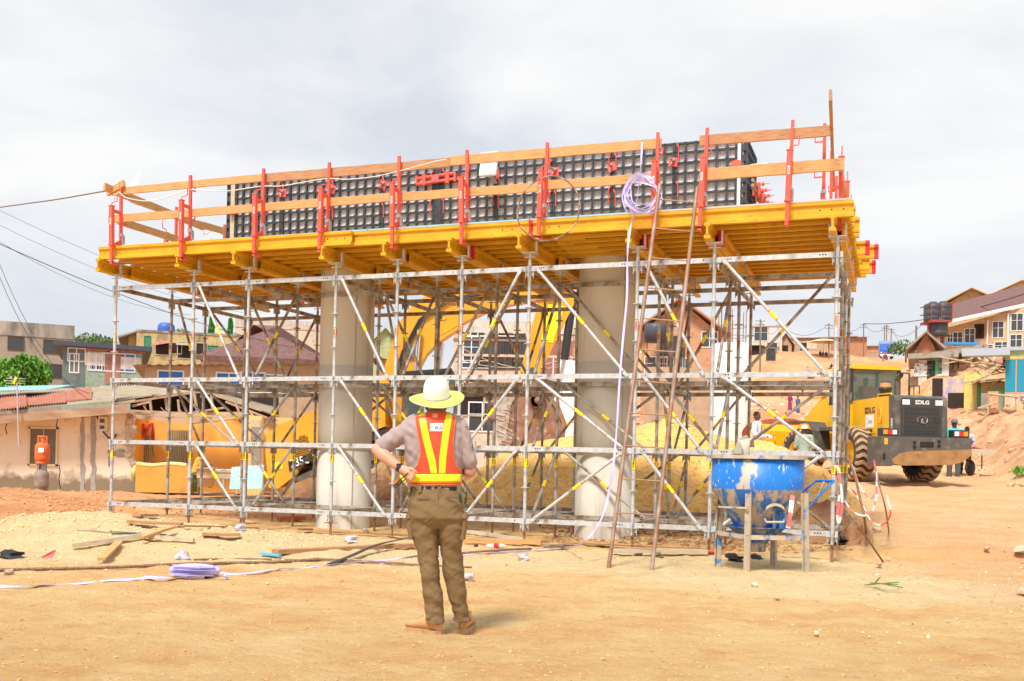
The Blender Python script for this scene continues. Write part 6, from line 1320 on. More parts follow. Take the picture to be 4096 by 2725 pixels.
mx=n_.new('ShaderNodeMix'); mx.data_type='RGBA'; l_.new(r_.outputs[0],mx.inputs[0]); l_.new(prev,mx.inputs[6]); mx.inputs[7].default_value=(.25,.20,.13,1); l_.new(mx.outputs[2],bs_.inputs['Base Color'])
ora=mat('orange painted wall',(.95,.47,.10),(.92,.42,.08),s=1.5,rough=.8,dirt=[((.6,.22,.05),3,.62,.75)]); mrt=mat('grey cement patch',(.33,.31,.29),(.42,.39,.35),s=8,rough=.95,bump=.3)
rub=mat('broken block rubble',(.50,.38,.28),(.60,.48,.37),s=3,rough=.95,bump=.4)
def face(poly,y0,y1,name,mt,par=hs): P=[H(u,v,y0) for u,v in poly]; m=MB(); m.prism([(p.x,p.z) for p in P],y0,y1,'y'); return m.build(name,mt,par)
random.seed(5)
edge=[(303,950),(306,965),(300,980),(308,990),(301,1004),(296,1018),(306,1030),(300,1046),(304,1060),(312,1066),(318,1078),(330,1088),(338,1104),(348,1116),(358,1130),(364,1150)]
wl=face([(-70,955),(303,948)]+edge+[(-70,1160)],0,.25,'front_wall',crw)
m=MB()
for i in range(46):
    k=random.uniform(0,len(edge)-1.01); a=V(edge[int(k)]+(0,)).lerp(V(edge[int(k)+1]+(0,)),k%1); p=H(a.x+random.uniform(-9,1),a.y,-.02); m.blob(p,(random.uniform(.05,.16),.09,random.uniform(.04,.12)),i,amp=.4)
m.build('broken_edge',rub,wl)
def streak(u0,u1,v0,v1,seed):
    L_=[];Rr=[]
    for i in range(15):
        v=v0+(v1-v0)*i/14; L_.append((u0+6*noise.noise(V((i*.6,seed,0))),v)); Rr.append((u1+6*noise.noise(V((i*.6,seed+5,0))),v))
    face(L_+Rr[::-1],-.012,.0,'cement_patch',mrt,wl)
streak(185,194,953,1148,1); streak(209,220,953,1148,4); streak(249,253,1015,1075,8); streak(254,282,1038,1050,12)
m=MB(); p=H(277,1043,-.015); m.blob(p,(.14,.01,.12),3,amp=.2,sub=2); m.build('cement_patch',mrt,wl)
# window
x0,z1=H(68,983).x,H(68,983).z; x1_,z0=H(133,1073).x,H(133,1073).z
m=MB(); t=.05
for a,b,c,d in ((x0,x1_,z1-t,z1),(x0,x1_,z0,z0+t),(x0,x0+t,z0,z1),(x1_-t,x1_,z0,z1)): m.bx(a,b,-.06,.02,c,d)
wo=m.build('window',mat('cream window frame',(.72,.62,.42),rough=.8),hs); m=MB(); m.bx(x0+t,x1_-t,-.02,-.005,z0+t,z1-t); m.build('insect_screen',mat('brown insect screen',(.17,.13,.10),(.22,.17,.13),s=3,rough=.8),wo); m=MB(); m.bx((x0+x1_)/2-.012,(x0+x1_)/2+.012,-.03,-.02,z0,z1); m.build('mullion',palew,wo)
for u,v0,v1 in ((13,967,1000),(130,960,990),(136,1070,1125),(350,975,1050)):
    m=MB(); p=H(u,v0,-.004); q=H(u+3,v1,-.004); m.poly([p,p.lerp(q,.3)+V((.02,0,0)),p.lerp(q,.6)-V((.03,0,0)),q],.012,4); m.build('wall_crack',dark,wl)
# meter box and cable
mb=thing('electric_meter','cream electric meter box with a black cable on the ruined house wall','meter box',H(239,976,-.05)+HO)
m=MB(); m.bx(-.13,.13,-.1,.04,-.21,.21); bevel(m.build('case',mat('cream plastic',(.72,.66,.52),rough=.5),mb),.015); m=MB(); m.bx(-.08,.06,-.104,-.1,.03,.14); m.bx(-.08,.06,-.104,-.1,-.15,-.05); m.build('display',gls,mb)
m=MB(); m.poly([H(224,940,-.1)+HO-V(mb.location),H(221,955,-.1)+HO-V(mb.location),H(229,968,-.12)+HO-V(mb.location),H(238,980,-.12)+HO-V(mb.location),H(238,995,-.08)+HO-V(mb.location),H(250,1008,-.08)+HO-V(mb.location),H(262,1008,-.08)+HO-V(mb.location),H(268,1000,-.08)+HO-V(mb.location)],.025,6); m.build('meter_cable',blk,mb)
# roof: left slope
z_=mat('corrugated ruin roof',(.38,.30,.21),(.46,.38,.28),s=2,rough=.95,dirt=[((.24,.16,.10),3,.55,.68)])
m=corr(H(-70,952,-.8),H(262,925,-.8),H(-70,905,5.5),H(300,888,5.5),95,.03,m2=3); corr(H(262,925,-.8),H(275,922,.2),H(300,888,5.5),H(460,893,4.5),12,.03,m,3); corr(H(262,925,-.5),H(330,915,1.2),H(300,888,5.5),H(458,896,2.5),30,.03,m,3); corr(H(458,896,2.5),H(622,953,1.0),H(460,888,6.5),H(640,930,6),50,.03,m,3); m.build('roof',z_,hs,fix=False)
m=corr(H(-70,957,-.95),H(62,942,-.95),H(-70,925,1.5),H(60,915,1.5),22,.035,m2=2); m.v=[(a,b,c+.07) for a,b,c in m.v]; m.build('rusty_roof_sheet',iron,hs,fix=False)
m=corr(H(55,940,-.5),H(154,932,-.5),H(62,915,2.5),H(150,906,2.5),16,.035,m2=2); m.v=[(a,b,c+.07) for a,b,c in m.v]; m.build('rusty_roof_sheet',iron,hs,fix=False)
m=corr(H(148,930,.2),H(212,925,.2),H(140,905,3.3),H(210,896,3.3),14,.035,m2=2); m.v=[(a,b,c+.07) for a,b,c in m.v]; m.build('rusty_roof_sheet',iron,hs,fix=False)
face([(-70,960),(170,942),(285,930),(300,950),(160,962),(-70,982)],-.85,-.78,'fascia_board',mat('stained fascia',(.48,.33,.22),(.34,.20,.12),s=1.2,rough=.9,stretch=(1,1,4)))
m=MB(); P=[H(-70,975,-.8),H(290,948,-.8),H(290,950,.1),H(-70,970,.1)]; m.add(P,[(0,1,2,3)]); m.build('soffit',palew,hs,fix=False)
# room
face([(298,955),(430,960),(560,955),(560,1140),(298,1140)],1.3,1.45,'orange_wall',ora)
def side(u,va,vb,y0,y1,name,mt): a=H(u,va,y0); b=H(u,vb,y0); m=MB(); m.bx(a.x-.1,a.x+.1,y0,y1,b.z,a.z); return m.build(name,mt,hs)
side(300,955,1140,.2,1.3,'orange_wall',ora); side(566,955,1125,.4,1.4,'orange_wall',ora)
face([(300,950),(560,948),(566,962),(430,976),(300,962)],.25,.6,'ceiling_board',mat('sagging ceiling board',(.50,.34,.22),(.58,.42,.28),s=1.5,rough=.9))
face([(560,955),(603,958),(603,1140),(560,1140)],.3,.5,'yellow_wall',mat('butter yellow wall',(.80,.58,.24),(.74,.52,.20),s=1,rough=.85,dirt=[((.6,.42,.2),2,.6,.75)]))
face([(598,960),(760,965),(760,1130),(598,1130)],1.5,1.7,'yellow_wall',MATS['butter yellow wall'])
face([(578,985),(600,985),(600,1108),(578,1108)],.26,.3,'door',mat('grey plank door',(.28,.24,.21),(.38,.32,.27),s=3,rough=.9,stretch=(6,1,.5)))
face([(578,965),(600,965),(600,984),(578,984)],.26,.3,'vent_panel',palew)
m=MB()
for a,b,w_ in (((262,932,-.4),(432,905,.6),.11),((290,945,-.2),(430,952,-.1),.12),((430,952,-.1),(520,938,.4),.12),((455,897,1.5),(640,958,1.2),.12),((520,925,1.0),(615,962,1),.1),((300,950,-.3),(380,960,-.3),.08),((380,960,-.3),(560,958,-.2),.08),((345,918,.5),(350,960,.5),.07),((381,915,.4),(385,945,.4),.09),((447,902,.6),(453,943,.6),.10),((486,905,.7),(489,940,.7),.08),((540,920,.8),(550,948,.8),.09),((575,945,.8),(583,960,.8),.08),((300,925,1.8),(455,903,2.2),.1),((410,920,1.5),(413,950,1.5),.06),((330,915,1.5),(335,950,1.5),.06),((285,927,-.6),(312,922,-.6),.09),((305,935,-.5),(345,925,-.5),.09)):
    m.bar(H(*a),H(*b),w_,.06,up=(0,0,1))
m.build('roof_timbers',mat('old rafters',(.42,.28,.19),(.52,.37,.26),s=3,rough=.9,stretch=(1,4,4)),hs)
face([(300,905),(640,905),(640,960),(300,960)],4.2,4.3,'dark_void_panel',dark)  # near-black panel added behind the rafters, painting the shade of the roof void
m=MB(); m.bx(H(298,0).x,H(566,0).x,0,1.4,-.35,.05); m.build('floor_slab',rub,hs)
# hanging cables
m=MB(); 
for k in range(5): u0=330+k*40; m.poly(spl([H(u0,935+k*3,-.6),H(u0+20,955,-.6),H(u0+45,950+3*k,-.6),H(u0+60,962,-.6)],4),.008,5)
m.build('loose_cables',mat('pale cable',(.6,.52,.4)),hs)
# curtains, sofa, table, bucket
def curtain(u0,u1,v0,v1,dy,mt,label,name='curtain',amp=.05,folds=8):
    a=H(u0,v0,dy)+HO; b=H(u1,v1,dy)+HO; m=MB(); n=folds*6; vs=[]
    for j in range(9):
        for i in range(n+1): f=i/n; g=j/8; vs.append(V((a.x+(b.x-a.x)*f,a.y+amp*sin(f*folds*2*pi)*(1-.3*g)+.03*noise.noise(V((f*5,g*2,dy))),a.z+(b.z-a.z)*g)))
    m.add(vs,[(j*(n+1)+i,j*(n+1)+i+1,(j+1)*(n+1)+i+1,(j+1)*(n+1)+i) for j in range(8) for i in range(n)],0,True); return tag(m.build(name,mt,fix=False),label,'curtain')
bei=mat('beige dotted curtain',(.55,.46,.32),(.46,.37,.24),s=2,rough=.9,dirt=[((.40,.20,.10),9,.68,.72)])
curtain(309,344,1000,1078,1.15,bei,'beige dotted curtain left in the open orange room'); curtain(392,432,990,1090,1.15,bei,'beige dotted curtain in the middle of the open orange room')
orc=mat('orange red drape',(.80,.13,.03),(.68,.09,.02),s=3,rough=.7); m=MB(); vs=[]; 
for j in range(13):
    g=j/12
    for i in range(25):
        f=i/24; a=H(306,972,.95)+HO; b=H(348,972,.95)+HO; sag=.46*g*sin(pi*(f*.9+.05)); vs.append(V((a.x+(b.x-a.x)*f,a.y-.08*abs(sin(g*16)),a.z-sag-.03)))
m.add(vs,[(j*25+i,j*25+i+1,(j+1)*25+i+1,(j+1)*25+i) for j in range(12) for i in range(24)],0,True)
a=H(346,972,.9)+HO; m.add([a,a+V((.12,0,-.02)),a+V((.16,0,-.62)),a+V((.02,0,-.5))],[(0,1,2,3)]); tag(m.build('drape',orc,fix=False),'orange-red drape swagged over the left of the open room','curtain')
SO_=H(372,1138,-.6)+HO; sf=thing('sofa','old orange and green sofa seen from the back in front of the open room','sofa',(SO_.x,SO_.y,.08)); W_=1.62
ofab=mat('faded orange sofa cover',(.74,.38,.07),(.62,.32,.07),s=1.6,rough=.9,dirt=[((.42,.24,.08),2.4,.56,.72)]); gfab=mat('green flowered fabric',(.42,.44,.16),(.55,.52,.22),s=6,rough=.9)
m=MB(); rbox(m,-.72,.78,-.1,.1,.0,.80,.04,'y'); m.build('back_cover',ofab,sf); m=MB(); m.loft([ell(V((x,.02,.80+.03*sin(x*4))),.01,.01) if abs(x)>.72 else [V((x,.02+.14*cos(t),.79+.03*sin(x*5)+.07*sin(t))) for t in [2*pi*k/28 for k in range(28)]] for x in (-.7,-.5,-.25,0,.25,.5,.7)]); m.build('back_roll',mat('pale yellow fabric',(.78,.62,.25),rough=.9),sf)
m=MB(); m.blob((-.80,.3,.52),(.16,.4,.26),2,amp=.04,sub=3,smooth=True); m.build('armrest',gfab,sf); m=MB(); m.blob((.80,.3,.45),(.1,.4,.26),2,amp=.04,sub=3,smooth=True); m.build('armrest',gfab,sf); m=MB(); m.bx(-.75,.75,.1,.9,.0,.42); m.build('seat',gfab,sf)
TP=H(508,1120,.3)+HO; tb=thing('table','rough wooden market table with meat on it in the open room','table',(TP.x,TP.y,.06)); m=MB(); m.bx(-.62,.62,-.3,.4,.62,.67); m.bx(-.6,.6,-.28,-.24,.44,.62); m.build('top',palew,tb)
for x in (-.55,.15,.55):
    m=MB(); m.bx(x-.03,x+.03,-.27,-.21,0,.62); m.build('leg',palew,tb)
m=MB(); 
for k in range(9): m.blob((-.35+.09*k,0,.69),(.07,.06,.03),k,amp=.4)
tag(link('food_scraps',m.mesh('food_scraps',mat('pink and white scraps',(.75,.45,.42),(.8,.75,.7),s=12),True)),'pale pink scraps of food on the wooden table','food').location=(TP.x,TP.y,.06)
def bucket(u,v,d,r,h,mt,label):
    p=gpt(u,v,d-1,d+3) if False else at(u,v,d); m=MB(); m.lathe([(0,0),(r*.85,0),(r,h),(r*1.06,h),(r*1.06,h+.03),(r*.97,h+.03),(r*.97,h*.5)],20); m.poly([(r,0,h),(r*.8,-r*.6,h*.6),(0,-r*1.05,h*.5),(-r*.8,-r*.6,h*.6),(-r,0,h)],.006,5); return tag(m.build('bucket',mt,loc=(p.x,d,p.z)),label,'bucket')
bucket(473,1121,29.4,.26,.52,mat('beige plastic',(.60,.48,.35),rough=.6),'beige plastic bucket under the wooden table'); bucket(449,1118,29.6,.12,.22,mat('green plastic',(.10,.35,.2),rough=.5),'small green tub beside the beige bucket')
m=MB(); a=H(423,1122,-.5)+HO
m.blob(H(427,1105,-.2)+HO,(.22,.2,.28),4,amp=.2,sub=2,smooth=True); tag(m.build('cloth_bundle',mat('checked cloth',(.55,.6,.62),(.4,.25,.22),s=9)),'bundle of checked cloth on the floor beside the sofa','bundle')
bt_=mat('turquoise corrugated sheet',(.30,.62,.74),(.42,.72,.82),s=3,rough=.6,dirt=[((.12,.5,.7),2,.6,.75)])
a=H(527,1076,-1.2)+HO; b=H(603,1070,-1.2)+HO; c=H(527,1126,-1.2)+HO; d_=H(603,1124,-1.2)+HO; m=corr(c,d_,a+V((0,.25,0)),b+V((0,.25,0)),10,.03,m2=3); tag(m.build('metal_sheet',bt_,fix=False),'turquoise corrugated sheet standing against the ruined house','metal sheet')
m=MB(); m.add([H(-60,908,1)+HO+V((0,0,.1)),H(100,905,2)+HO+V((0,0,.1)),H(170,893,4)+HO+V((0,0,.1)),H(60,895,4.5)+HO+V((0,0,.1)),H(-60,902,4)+HO+V((0,0,.1))],[(0,1,2,3,4)]); o=m.build('tarpaulin',MATS['bright blue tarpaulin'] if False else mat('light blue tarpaulin',(.25,.55,.75),rough=.6),fix=False); tag(o,'light blue tarpaulin lying over the ruined house roof','tarpaulin')
# gas cylinders
def cyl(p,z0,col,label,grp='stacked gas cylinders',top=True):
    t=thing('gas_cylinder',label,'gas cylinder',(p.x,p.y,z0),group=grp); m=MB(); m.lathe([(0,.03),(.10,.03),(.135,.07),(.14,.12),(.14,.30),(.135,.36),(.10,.41),(.05,.43),(0,.43)],24); m.build('body',col,t)
    m=MB(); m.lathe([(.12,0),(.12,.06),(.112,.06),(.112,0)],20); m.build('foot_ring',col,t)
    m=MB()
    for k in range(4): a=pi/4+k*pi/2; m.box((.085*cos(a),.085*sin(a),.47),(.05,.012,.12),Matrix.Rotation(a+pi/2,3,'Z'))
    m.lathe([(.10,.53),(.10,.56),(.09,.56),(.09,.53)],20); m.build('collar',col,t); m=MB(); m.tube((0,0,.42),(0,0,.5),.02,8); m.build('valve',galv,t); return t
gp0=gpt(95,1128,14,40)
cyl(gp0,gp0.z-.02,mat('grey scuffed cylinder paint',(.36,.30,.26),(.26,.18,.13),s=8),'grey scuffed gas cylinder, lower one of the stack at left')
t_=cyl(gp0,gp0.z+.53,mat('orange cylinder paint',(.80,.17,.04),(.70,.14,.04),s=6,dirt=[((.5,.2,.1),8,.6,.7)]),'orange gas cylinder on top of the grey one at left'); m=MB(); m.box((.04,-.141,.27),(.11,.005,.09)); m.build('label',lblW,t_)
# antenna mast
am_=thing('antenna_mast','thin television antenna mast in front of the ruined house','antenna',at(43,1027,29.0)); m=MB(); m.tube((0,0,0),at(39,880,29.0)-V(am_.location),.018,6); m.build('mast',galv,am_)
tp_=at(34,886,29.0)-V(am_.location); m=MB()
for k in range(5): m.bar(tp_+V((-.25,0,.07*k-.1)),tp_+V((.3,0,.07*k-.1)),.012,.012)
m.bar(tp_+V((0,0,-.15)),tp_+V((0,0,.25)),.02,.02); m.build('elements',galv,am_); m=MB(); m.box(tp_+V((.02,-.03,.12)),(.05,.05,.2),Matrix.Rotation(.4,3,'Y')); m.build('yellow_mount',lblY,am_)
# ---------------------------------------------------------------- heaps
def heap(name,label,sil,dc,slope,mt,nz=.06,steps=70,depthn=34,back=1.0,foot=.55,cat='heap',seed=0):
    us=[s_[0] for s_ in sil]; m=MB(); vs=[]; 
    def crest(u):
        for a,b in zip(sil,sil[1:]):
            if a[0]<=u<=b[0]: k=(u-a[0])/(b[0]-a[0]); k=k*k*(3-2*k); return a[1]+(b[1]-a[1])*k
    for i in range(steps+1):
        u=us[0]+(us[-1]-us[0])*i/steps; dcc=dc(u) if callable(dc) else dc; c=at(u,crest(u),dcc); g0=hgt(c.x,dcc); hc=max(c.z-g0,.02)
        for j in range(depthn+1):
            f=-1+2*j/depthn; run=(hc*slope+foot)*(1 if f<0 else back); y=dcc+f*run; x=c.x*y/dcc; h=hc*(max(0,1-abs(f)**1.15))
            h+= (nz*fbm(x*1.3,y*1.3,seed,4)+.4*nz*noise.noise(V((x*7,y*7,seed))))*min(1,h*3+.15)
            vs.append((x,y,hgt(x,y)-.06+h*1.0+(.06*(1-abs(f)) if h>0 else 0)))
    n=depthn+1; m.add(vs,[(i*n+j,i*n+j+1,(i+1)*n+j+1,(i+1)*n+j) for i in range(steps) for j in range(depthn)],0,True)
    return tag(m.build(name,mt),label,cat)
sdm=mat('damp orange building sand',(.92,.57,.19),(.84,.47,.13),s=1.2,rough=.95,bump=1.0,bs=8,bd=.14,dirt=[((.60,.30,.08),7,.55,.67),((.92,.68,.36),13,.58,.7)])
heap('sand_heap','long heap of orange-yellow building sand behind the scaffolding',[(1075,1105),(1110,1068),(1150,1045),(1200,1030),(1270,1012),(1340,1000),(1450,988),(1500,972),(1532,962),(1572,972),(1630,998),(1690,1016),(1722,1010),(1760,1018),(1800,1033),(1850,1052),(1890,1078),(1930,1108),(1965,1135),(1995,1165)],lambda u:21.8-2.6*ss(1600,1950,u),1.55,sdm,.09,110,40)
brm=mat('crumbly brown earth',(.46,.24,.12),(.34,.16,.07),s=2.5,rough=.98,bump=1.2,bs=7,bd=.12,dirt=[((.50,.30,.17),6,.6,.72)])
heap('earth_heap','dark reddish earth heap behind the man, under the excavator cab',[(850,1120),(878,1075),(915,1052),(960,1046),(1010,1052),(1060,1078),(1100,1110)],23.5,1.3,brm,.2,60,26,seed=3)
heap('earth_heap','dark red earth heap at the left of the left concrete column',[(655,1148),(672,1128),(700,1112),(740,1104),(790,1112),(830,1140)],22.5,1.2,brm,.15,40,22,seed=5)
heap('earth_heap','crumbly brown earth spilled behind the right scaffold corner posts',[(1822,1195),(1845,1172),(1875,1153),(1910,1150),(1945,1168),(1985,1196),(2010,1222)],lambda u:15.6-1.0*ss(1900,2000,u),1.2,brm,.13,60,26,seed=8)
# ---------------------------------------------------------------- small figures
skD=mat('dark brown skin',(.10,.05,.03),(.13,.065,.04),s=9,rough=.5)
def figure(label,P,h=1.72,rz=0,shirt=(.7,.7,.7),pants=(.08,.08,.1),pose='stand',hat=None,arms=None,long=False,skirt=False,hold=None,vs_=.014,group=None):
    s_=h/1.75; o=thing('person',label,'person',P,rz=rz,group=group)
    def q(x,y,z): return V((x*s_,y*s_,z*s_))
    sit=pose=='sit'; hz=.48 if sit else .93; ln=(0,-.0) if pose!='bend' else (0,-.38)
    lean={'stand':0,'sit':-.12,'bend':-.42,'ride':-.15,'walk':0}[pose]; dz=-.12 if pose=='bend' else 0
    if pose=='ride': sit=True; hz=.85
    sh=[q(x*.185,lean,hz+.49+dz) for x in(-1,1)]; nk=q(0,lean*1.12,hz+.54+dz); hd=q(0,lean*1.25,hz+.70+dz)
    arms=arms or [((-.24,lean-.02,hz+.2+dz),(-.25,lean-.12,hz-.02+dz)),((.24,lean-.02,hz+.2+dz),(.25,lean-.12,hz-.02+dz))]
    b=MB(); limb(b,[q(0,0,hz),q(0,lean*.5,hz+.28),q(0,lean,hz+.47+dz)],[.13*s_,.12*s_,.12*s_],12); limb(b,[nk-V((0,0,.05)),hd],[.055*s_,.06*s_],10)
    b.loft([ell(hd+V((0,0,(-.11+.235*(1-cos(pi*i/10))/2)*s_)),max(.075*sin(pi*i/10)**.8,.003)*s_,max(.092*sin(pi*i/10)**.8,.003)*s_,14,2) for i in range(11)])
    b.blob(hd+q(0,-.09,-.01),(.014*s_,.02*s_,.022*s_),amp=0); 
    for x in (-1,1): b.blob(hd+q(x*.075,0,-.01),(.012*s_,.02*s_,.028*s_),amp=0)
    H_=[]
    for a,(e,w_) in zip(sh,arms):
        e=q(*e);w_=q(*w_); limb(b,[a,e,w_],[.05*s_,.042*s_,.028*s_],10); d=(w_-e).normalized(); limb(b,[w_,w_+d*.08*s_],[.03*s_,.035*s_],8); H_.append(w_+d*.09*s_)
        x_,y_,_=basis(d)
        for k in range(4): f0=w_+d*.09*s_+x_*(k-1.5)*.018*s_; limb(b,[f0,f0+d*.04*s_+y_*.01,f0+d*.06*s_+y_*.03*s_],[.0095*s_,.009*s_,.008*s_],6)
        limb(b,[w_+d*.03*s_+x_*.03*s_,w_+d*.07*s_+x_*.05*s_],[.011*s_,.009*s_],6)
    lg=[]
    for x in (-1,1):
        hp_=q(x*.09,0,hz-.02); kn=q(x*.12,-.38,hz-.03) if sit else q(x*.11,-.05 if pose=='bend' else -.01,.5); an=q(x*.12,-.36,.06) if sit else q(x*.12,.02,.07)
        if pose=='walk': an=q(x*.08,x*.2,.07)
        limb(b,[hp_,kn,an],[.075*s_,.055*s_,.04*s_],10); limb(b,[an,an+q(0,-.15,-.03)],[.04*s_,.035*s_],8); lg.append((hp_,kn,an))
    vox(b,'body',skD,o,vs_*.75,2)
    sc_=cloth('cloth '+str(tuple(shirt)),shirt); m=MB(); limb(m,[q(0,0,hz+.02),q(0,lean*.5,hz+.28),q(0,lean,hz+.45+dz)],[.165*s_,.15*s_,.145*s_],14)
    limb(m,[sh[0]*.92+nk*.08,sh[1]*.92+nk*.08],[.075*s_,.075*s_],12)
    for a,(e,w_) in zip(sh,arms):
        e=q(*e);w_=q(*w_); limb(m,[a,e] if not long else [a,e,w_],[.075*s_,.064*s_] if not long else [.075*s_,.062*s_,.045*s_],12)
    for v_ in range(len(m.v)): p=m.v[v_]; 
    vox(m,'shirt',sc_,o,vs_,3,lambda c:wr(c*1.2,1.4))
    pc_=cloth('cloth '+str(tuple(pants)),pants); m=MB()
    if skirt: m.loft([ell(q(0,0,hz+.1),.14*s_,.12*s_,16,2),ell(q(0,0,hz-.1),.2*s_,.17*s_,16,2),ell(q(0,.0,.5),.2*s_,.18*s_,16,2),ell(q(0,0,.12),.24*s_,.2*s_,16,2)])
    else:
        for hp_,kn,an in lg: limb(m,[hp_,kn,an+V((0,0,.02))],[.11*s_,.08*s_,.065*s_],12)
        m.blob(q(0,0,hz),(.16*s_,.13*s_,.12*s_),amp=0,sub=2)
    vox(m,'skirt' if skirt else 'trousers',pc_,o,vs_,3,lambda c:wr(c,1.4))
    m=MB(); m.loft([ell(hd+q(0,.012,.02+.035*i),.08*s_*cos(i*.33),.097*s_*cos(i*.33),14,2) for i in range(4)]); m.build('hair',mat('black hair',(.015,.012,.01),rough=.9),o)
    if hat:
        hm_=mat('hat '+str(hat[1]),hat[1],rough=.4); m=MB(); m.loft([ell(hd+q(0,.0,.03+z),rx*s_,ry*s_,20,2) for z,rx,ry in ((0,.10,.12),(.03,.098,.118),(.07,.085,.105),(.1,.06,.08),(.115,.02,.03))]); m.build(hat[0],hm_,o)
        m=MB(); m.loft([ell(hd+q(0,-.06,.028),.085*s_,.13*s_,20,2),ell(hd+q(0,-.06,.036),.085*s_,.13*s_,20,2)]); m.build('peak',hm_,o)
    return o,H_
def setp(u,v,d,h):  # feet so that head top is at pixel v
    p=at(u,v,d); p.z-=h*1.0; return p
P_=setp(1743,948,26.5,1.72); f_,hh=figure('man in a white long-sleeved shirt standing behind the sand heap, holding a white cup',P_,1.72,R(62),(.80,.80,.83),(.04,.04,.05),arms=[((-.27,-.02,1.15),(-.14,-.28,1.10)),((.27,-.06,1.15),(.12,-.30,1.12))],long=True,vs_=.012)
m=MB(); m.box(hh[0]+V((.0,-.03,.0)),(.14,.1,.09)); o=m.build('cup',wp,None); bevel(o,.03); o.location=P_; o.rotation_euler=(0,0,R(62)); tag(o,'white container in the hands of the man in the white shirt','container')
m=MB(); 
for x in (-1,1): m.poly([(x*.10,-.155,1.38),(x*.15,-.15,1.2),(x*.14,-.15,.98)],.008,5)
m.build('shirt_stripe',blk,f_)
figure('worker in a white helmet and sage T-shirt seen from behind, beside the loader wheel',setp(1852,980,27.3,1.62),1.62,R(160),(.36,.47,.38),(.12,.12,.14),hat=('helmet',(.82,.82,.82)),pose='stand',vs_=.013)
figure('man in a cyan V-neck shirt and grey cap behind the loader bumper',setp(2197,966,29.6,1.76),1.76,R(-10),(.03,.55,.70),(.10,.11,.14),hat=('cap',(.12,.13,.18)),vs_=.014)
figure('person in a pale checked shirt bending over the hand cart, seen from behind',setp(2222,984,30.5,1.40),1.55,R(150),(.62,.58,.60),(.05,.055,.07),pose='bend',vs_=.014)
figure('person in a yellow top and patterned wrap sitting at the wooden table',at(450,1122,29.55),1.45,R(95),(.75,.45,.06),(.12,.16,.10),pose='sit',arms=[((-.2,-.2,.72),(-.1,-.4,.74)),((.2,-.2,.72),(.1,-.4,.76))],vs_=.014)
dv_,_=figure('driver in a red shirt seated in the loader cab',LP+V((-.15,1.25,1.62)),1.6,R(185),(.65,.05,.06),(.05,.05,.06),pose='sit',arms=[((-.22,-.2,.75),(-.12,-.42,.72)),((.22,-.2,.75),(.12,-.42,.72))],vs_=.016)
far=[(1818,946,1.65,(.40,.03,.16),(.38,.03,.15),True,'stand','woman in a magenta dress walking down the far earth slope'),
(1836,951,1.6,(.10,.14,.35),(.06,.13,.42),True,'stand','woman in blue carrying a basin on her head on the far slope'),
(1847,906,1.65,(.60,.04,.06),(.05,.05,.07),False,'walk','person in a red shirt with a blue and white bag on the far slope'),
(1859,872,1.65,(.45,.45,.48),(.35,.33,.30),False,'walk','person in grey walking up the far slope'),
(1912,862,1.6,(.03,.03,.035),(.05,.05,.06),False,'ride','rider in black on the far slope beside the scaffold corner post'),
(1767,829,1.7,(.08,.12,.25),(.05,.06,.1),False,'stand','person in dark blue beside the blackboard signs'),
(1887,822,1.4,(.04,.05,.08),(.03,.03,.05),False,'sit','person in dark clothes sitting left under the beige parasol'),
(1894,823,1.4,(.08,.09,.16),(.1,.1,.12),False,'sit','person in navy sitting in the middle under the beige parasol'),
(1901,823,1.4,(.12,.03,.10),(.03,.03,.05),False,'sit','person in purple sitting right under the beige parasol'),
(2037,829,1.6,(.65,.10,.12),(.4,.05,.08),False,'ride','rider in red in front of the blue truck'),
(1614,986,1.7,(.05,.06,.08),(.03,.03,.04),False,'stand','left one of two people in dark clothes beyond the sand heap'),
(1632,988,1.7,(.06,.09,.16),(.03,.03,.04),False,'stand','right one of two people in dark clothes beyond the sand heap')]
for u,v,h,a,b_,sk_,po_,lb_ in far:
    p=gpr(u,v,38); figure(lb_,p,h,random.uniform(-.6,.6),a,b_,po_,skirt=sk_,vs_=.03)
p=gpt(1836,951,38,240); m=MB(); m.lathe([(.1,0),(.28,.08),(.3,.1),(.28,.1)],16); tag(m.build('basin',bl,loc=p+V((0,0,1.58))),'dark basin carried on the head of the woman in blue','basin')
# motorbikes
def bike(u,v,label,col,rz=0):
    p=gpr(u,v,38); o=thing('motorcycle',label,'motorcycle',p,rz=rz)
    for y in (-.62,.62):
        m=MB(); m.poly([(0,y+.29*cos(a),.3+.29*sin(a)) for a in [2*pi*k/18 for k in range(18)]],.05,8,closed=True); m.build('wheel',blkr,o)
    m=MB(); m.tube((0,-.62,.3),(0,-.4,1.0),.035,8); m.tube((0,.62,.3),(0,.1,.5),.03,8); m.tube((0,-.42,.85),(0,.5,.75),.05,8); m.tube((-.35,-.38,1.05),(.35,-.38,1.05),.02,6); m.box((0,0,.45),(.25,.4,.3)); m.build('frame',dg,o)
    m=MB(); m.blob((0,-.15,.85),(.16,.28,.14),1,amp=.03,sub=2,smooth=True); m.build('fuel_tank',col,o); m=MB(); m.blob((0,.35,.85),(.15,.4,.07),2,amp=.03,sub=2,smooth=True); m.build('saddle',blkr,o); m=MB(); m.blob((0,-.5,.95),(.1,.07,.1),3,amp=0,sub=2); m.build('headlight',lampg,o)
bike(1868,874,'dark motorcycle with a white front parked on the far slope',lblW,.1); bike(1912,863,'motorcycle ridden by the rider in black',dg,.2); bike(2037,830,'red motorcycle in front of the blue truck',redl,.1)
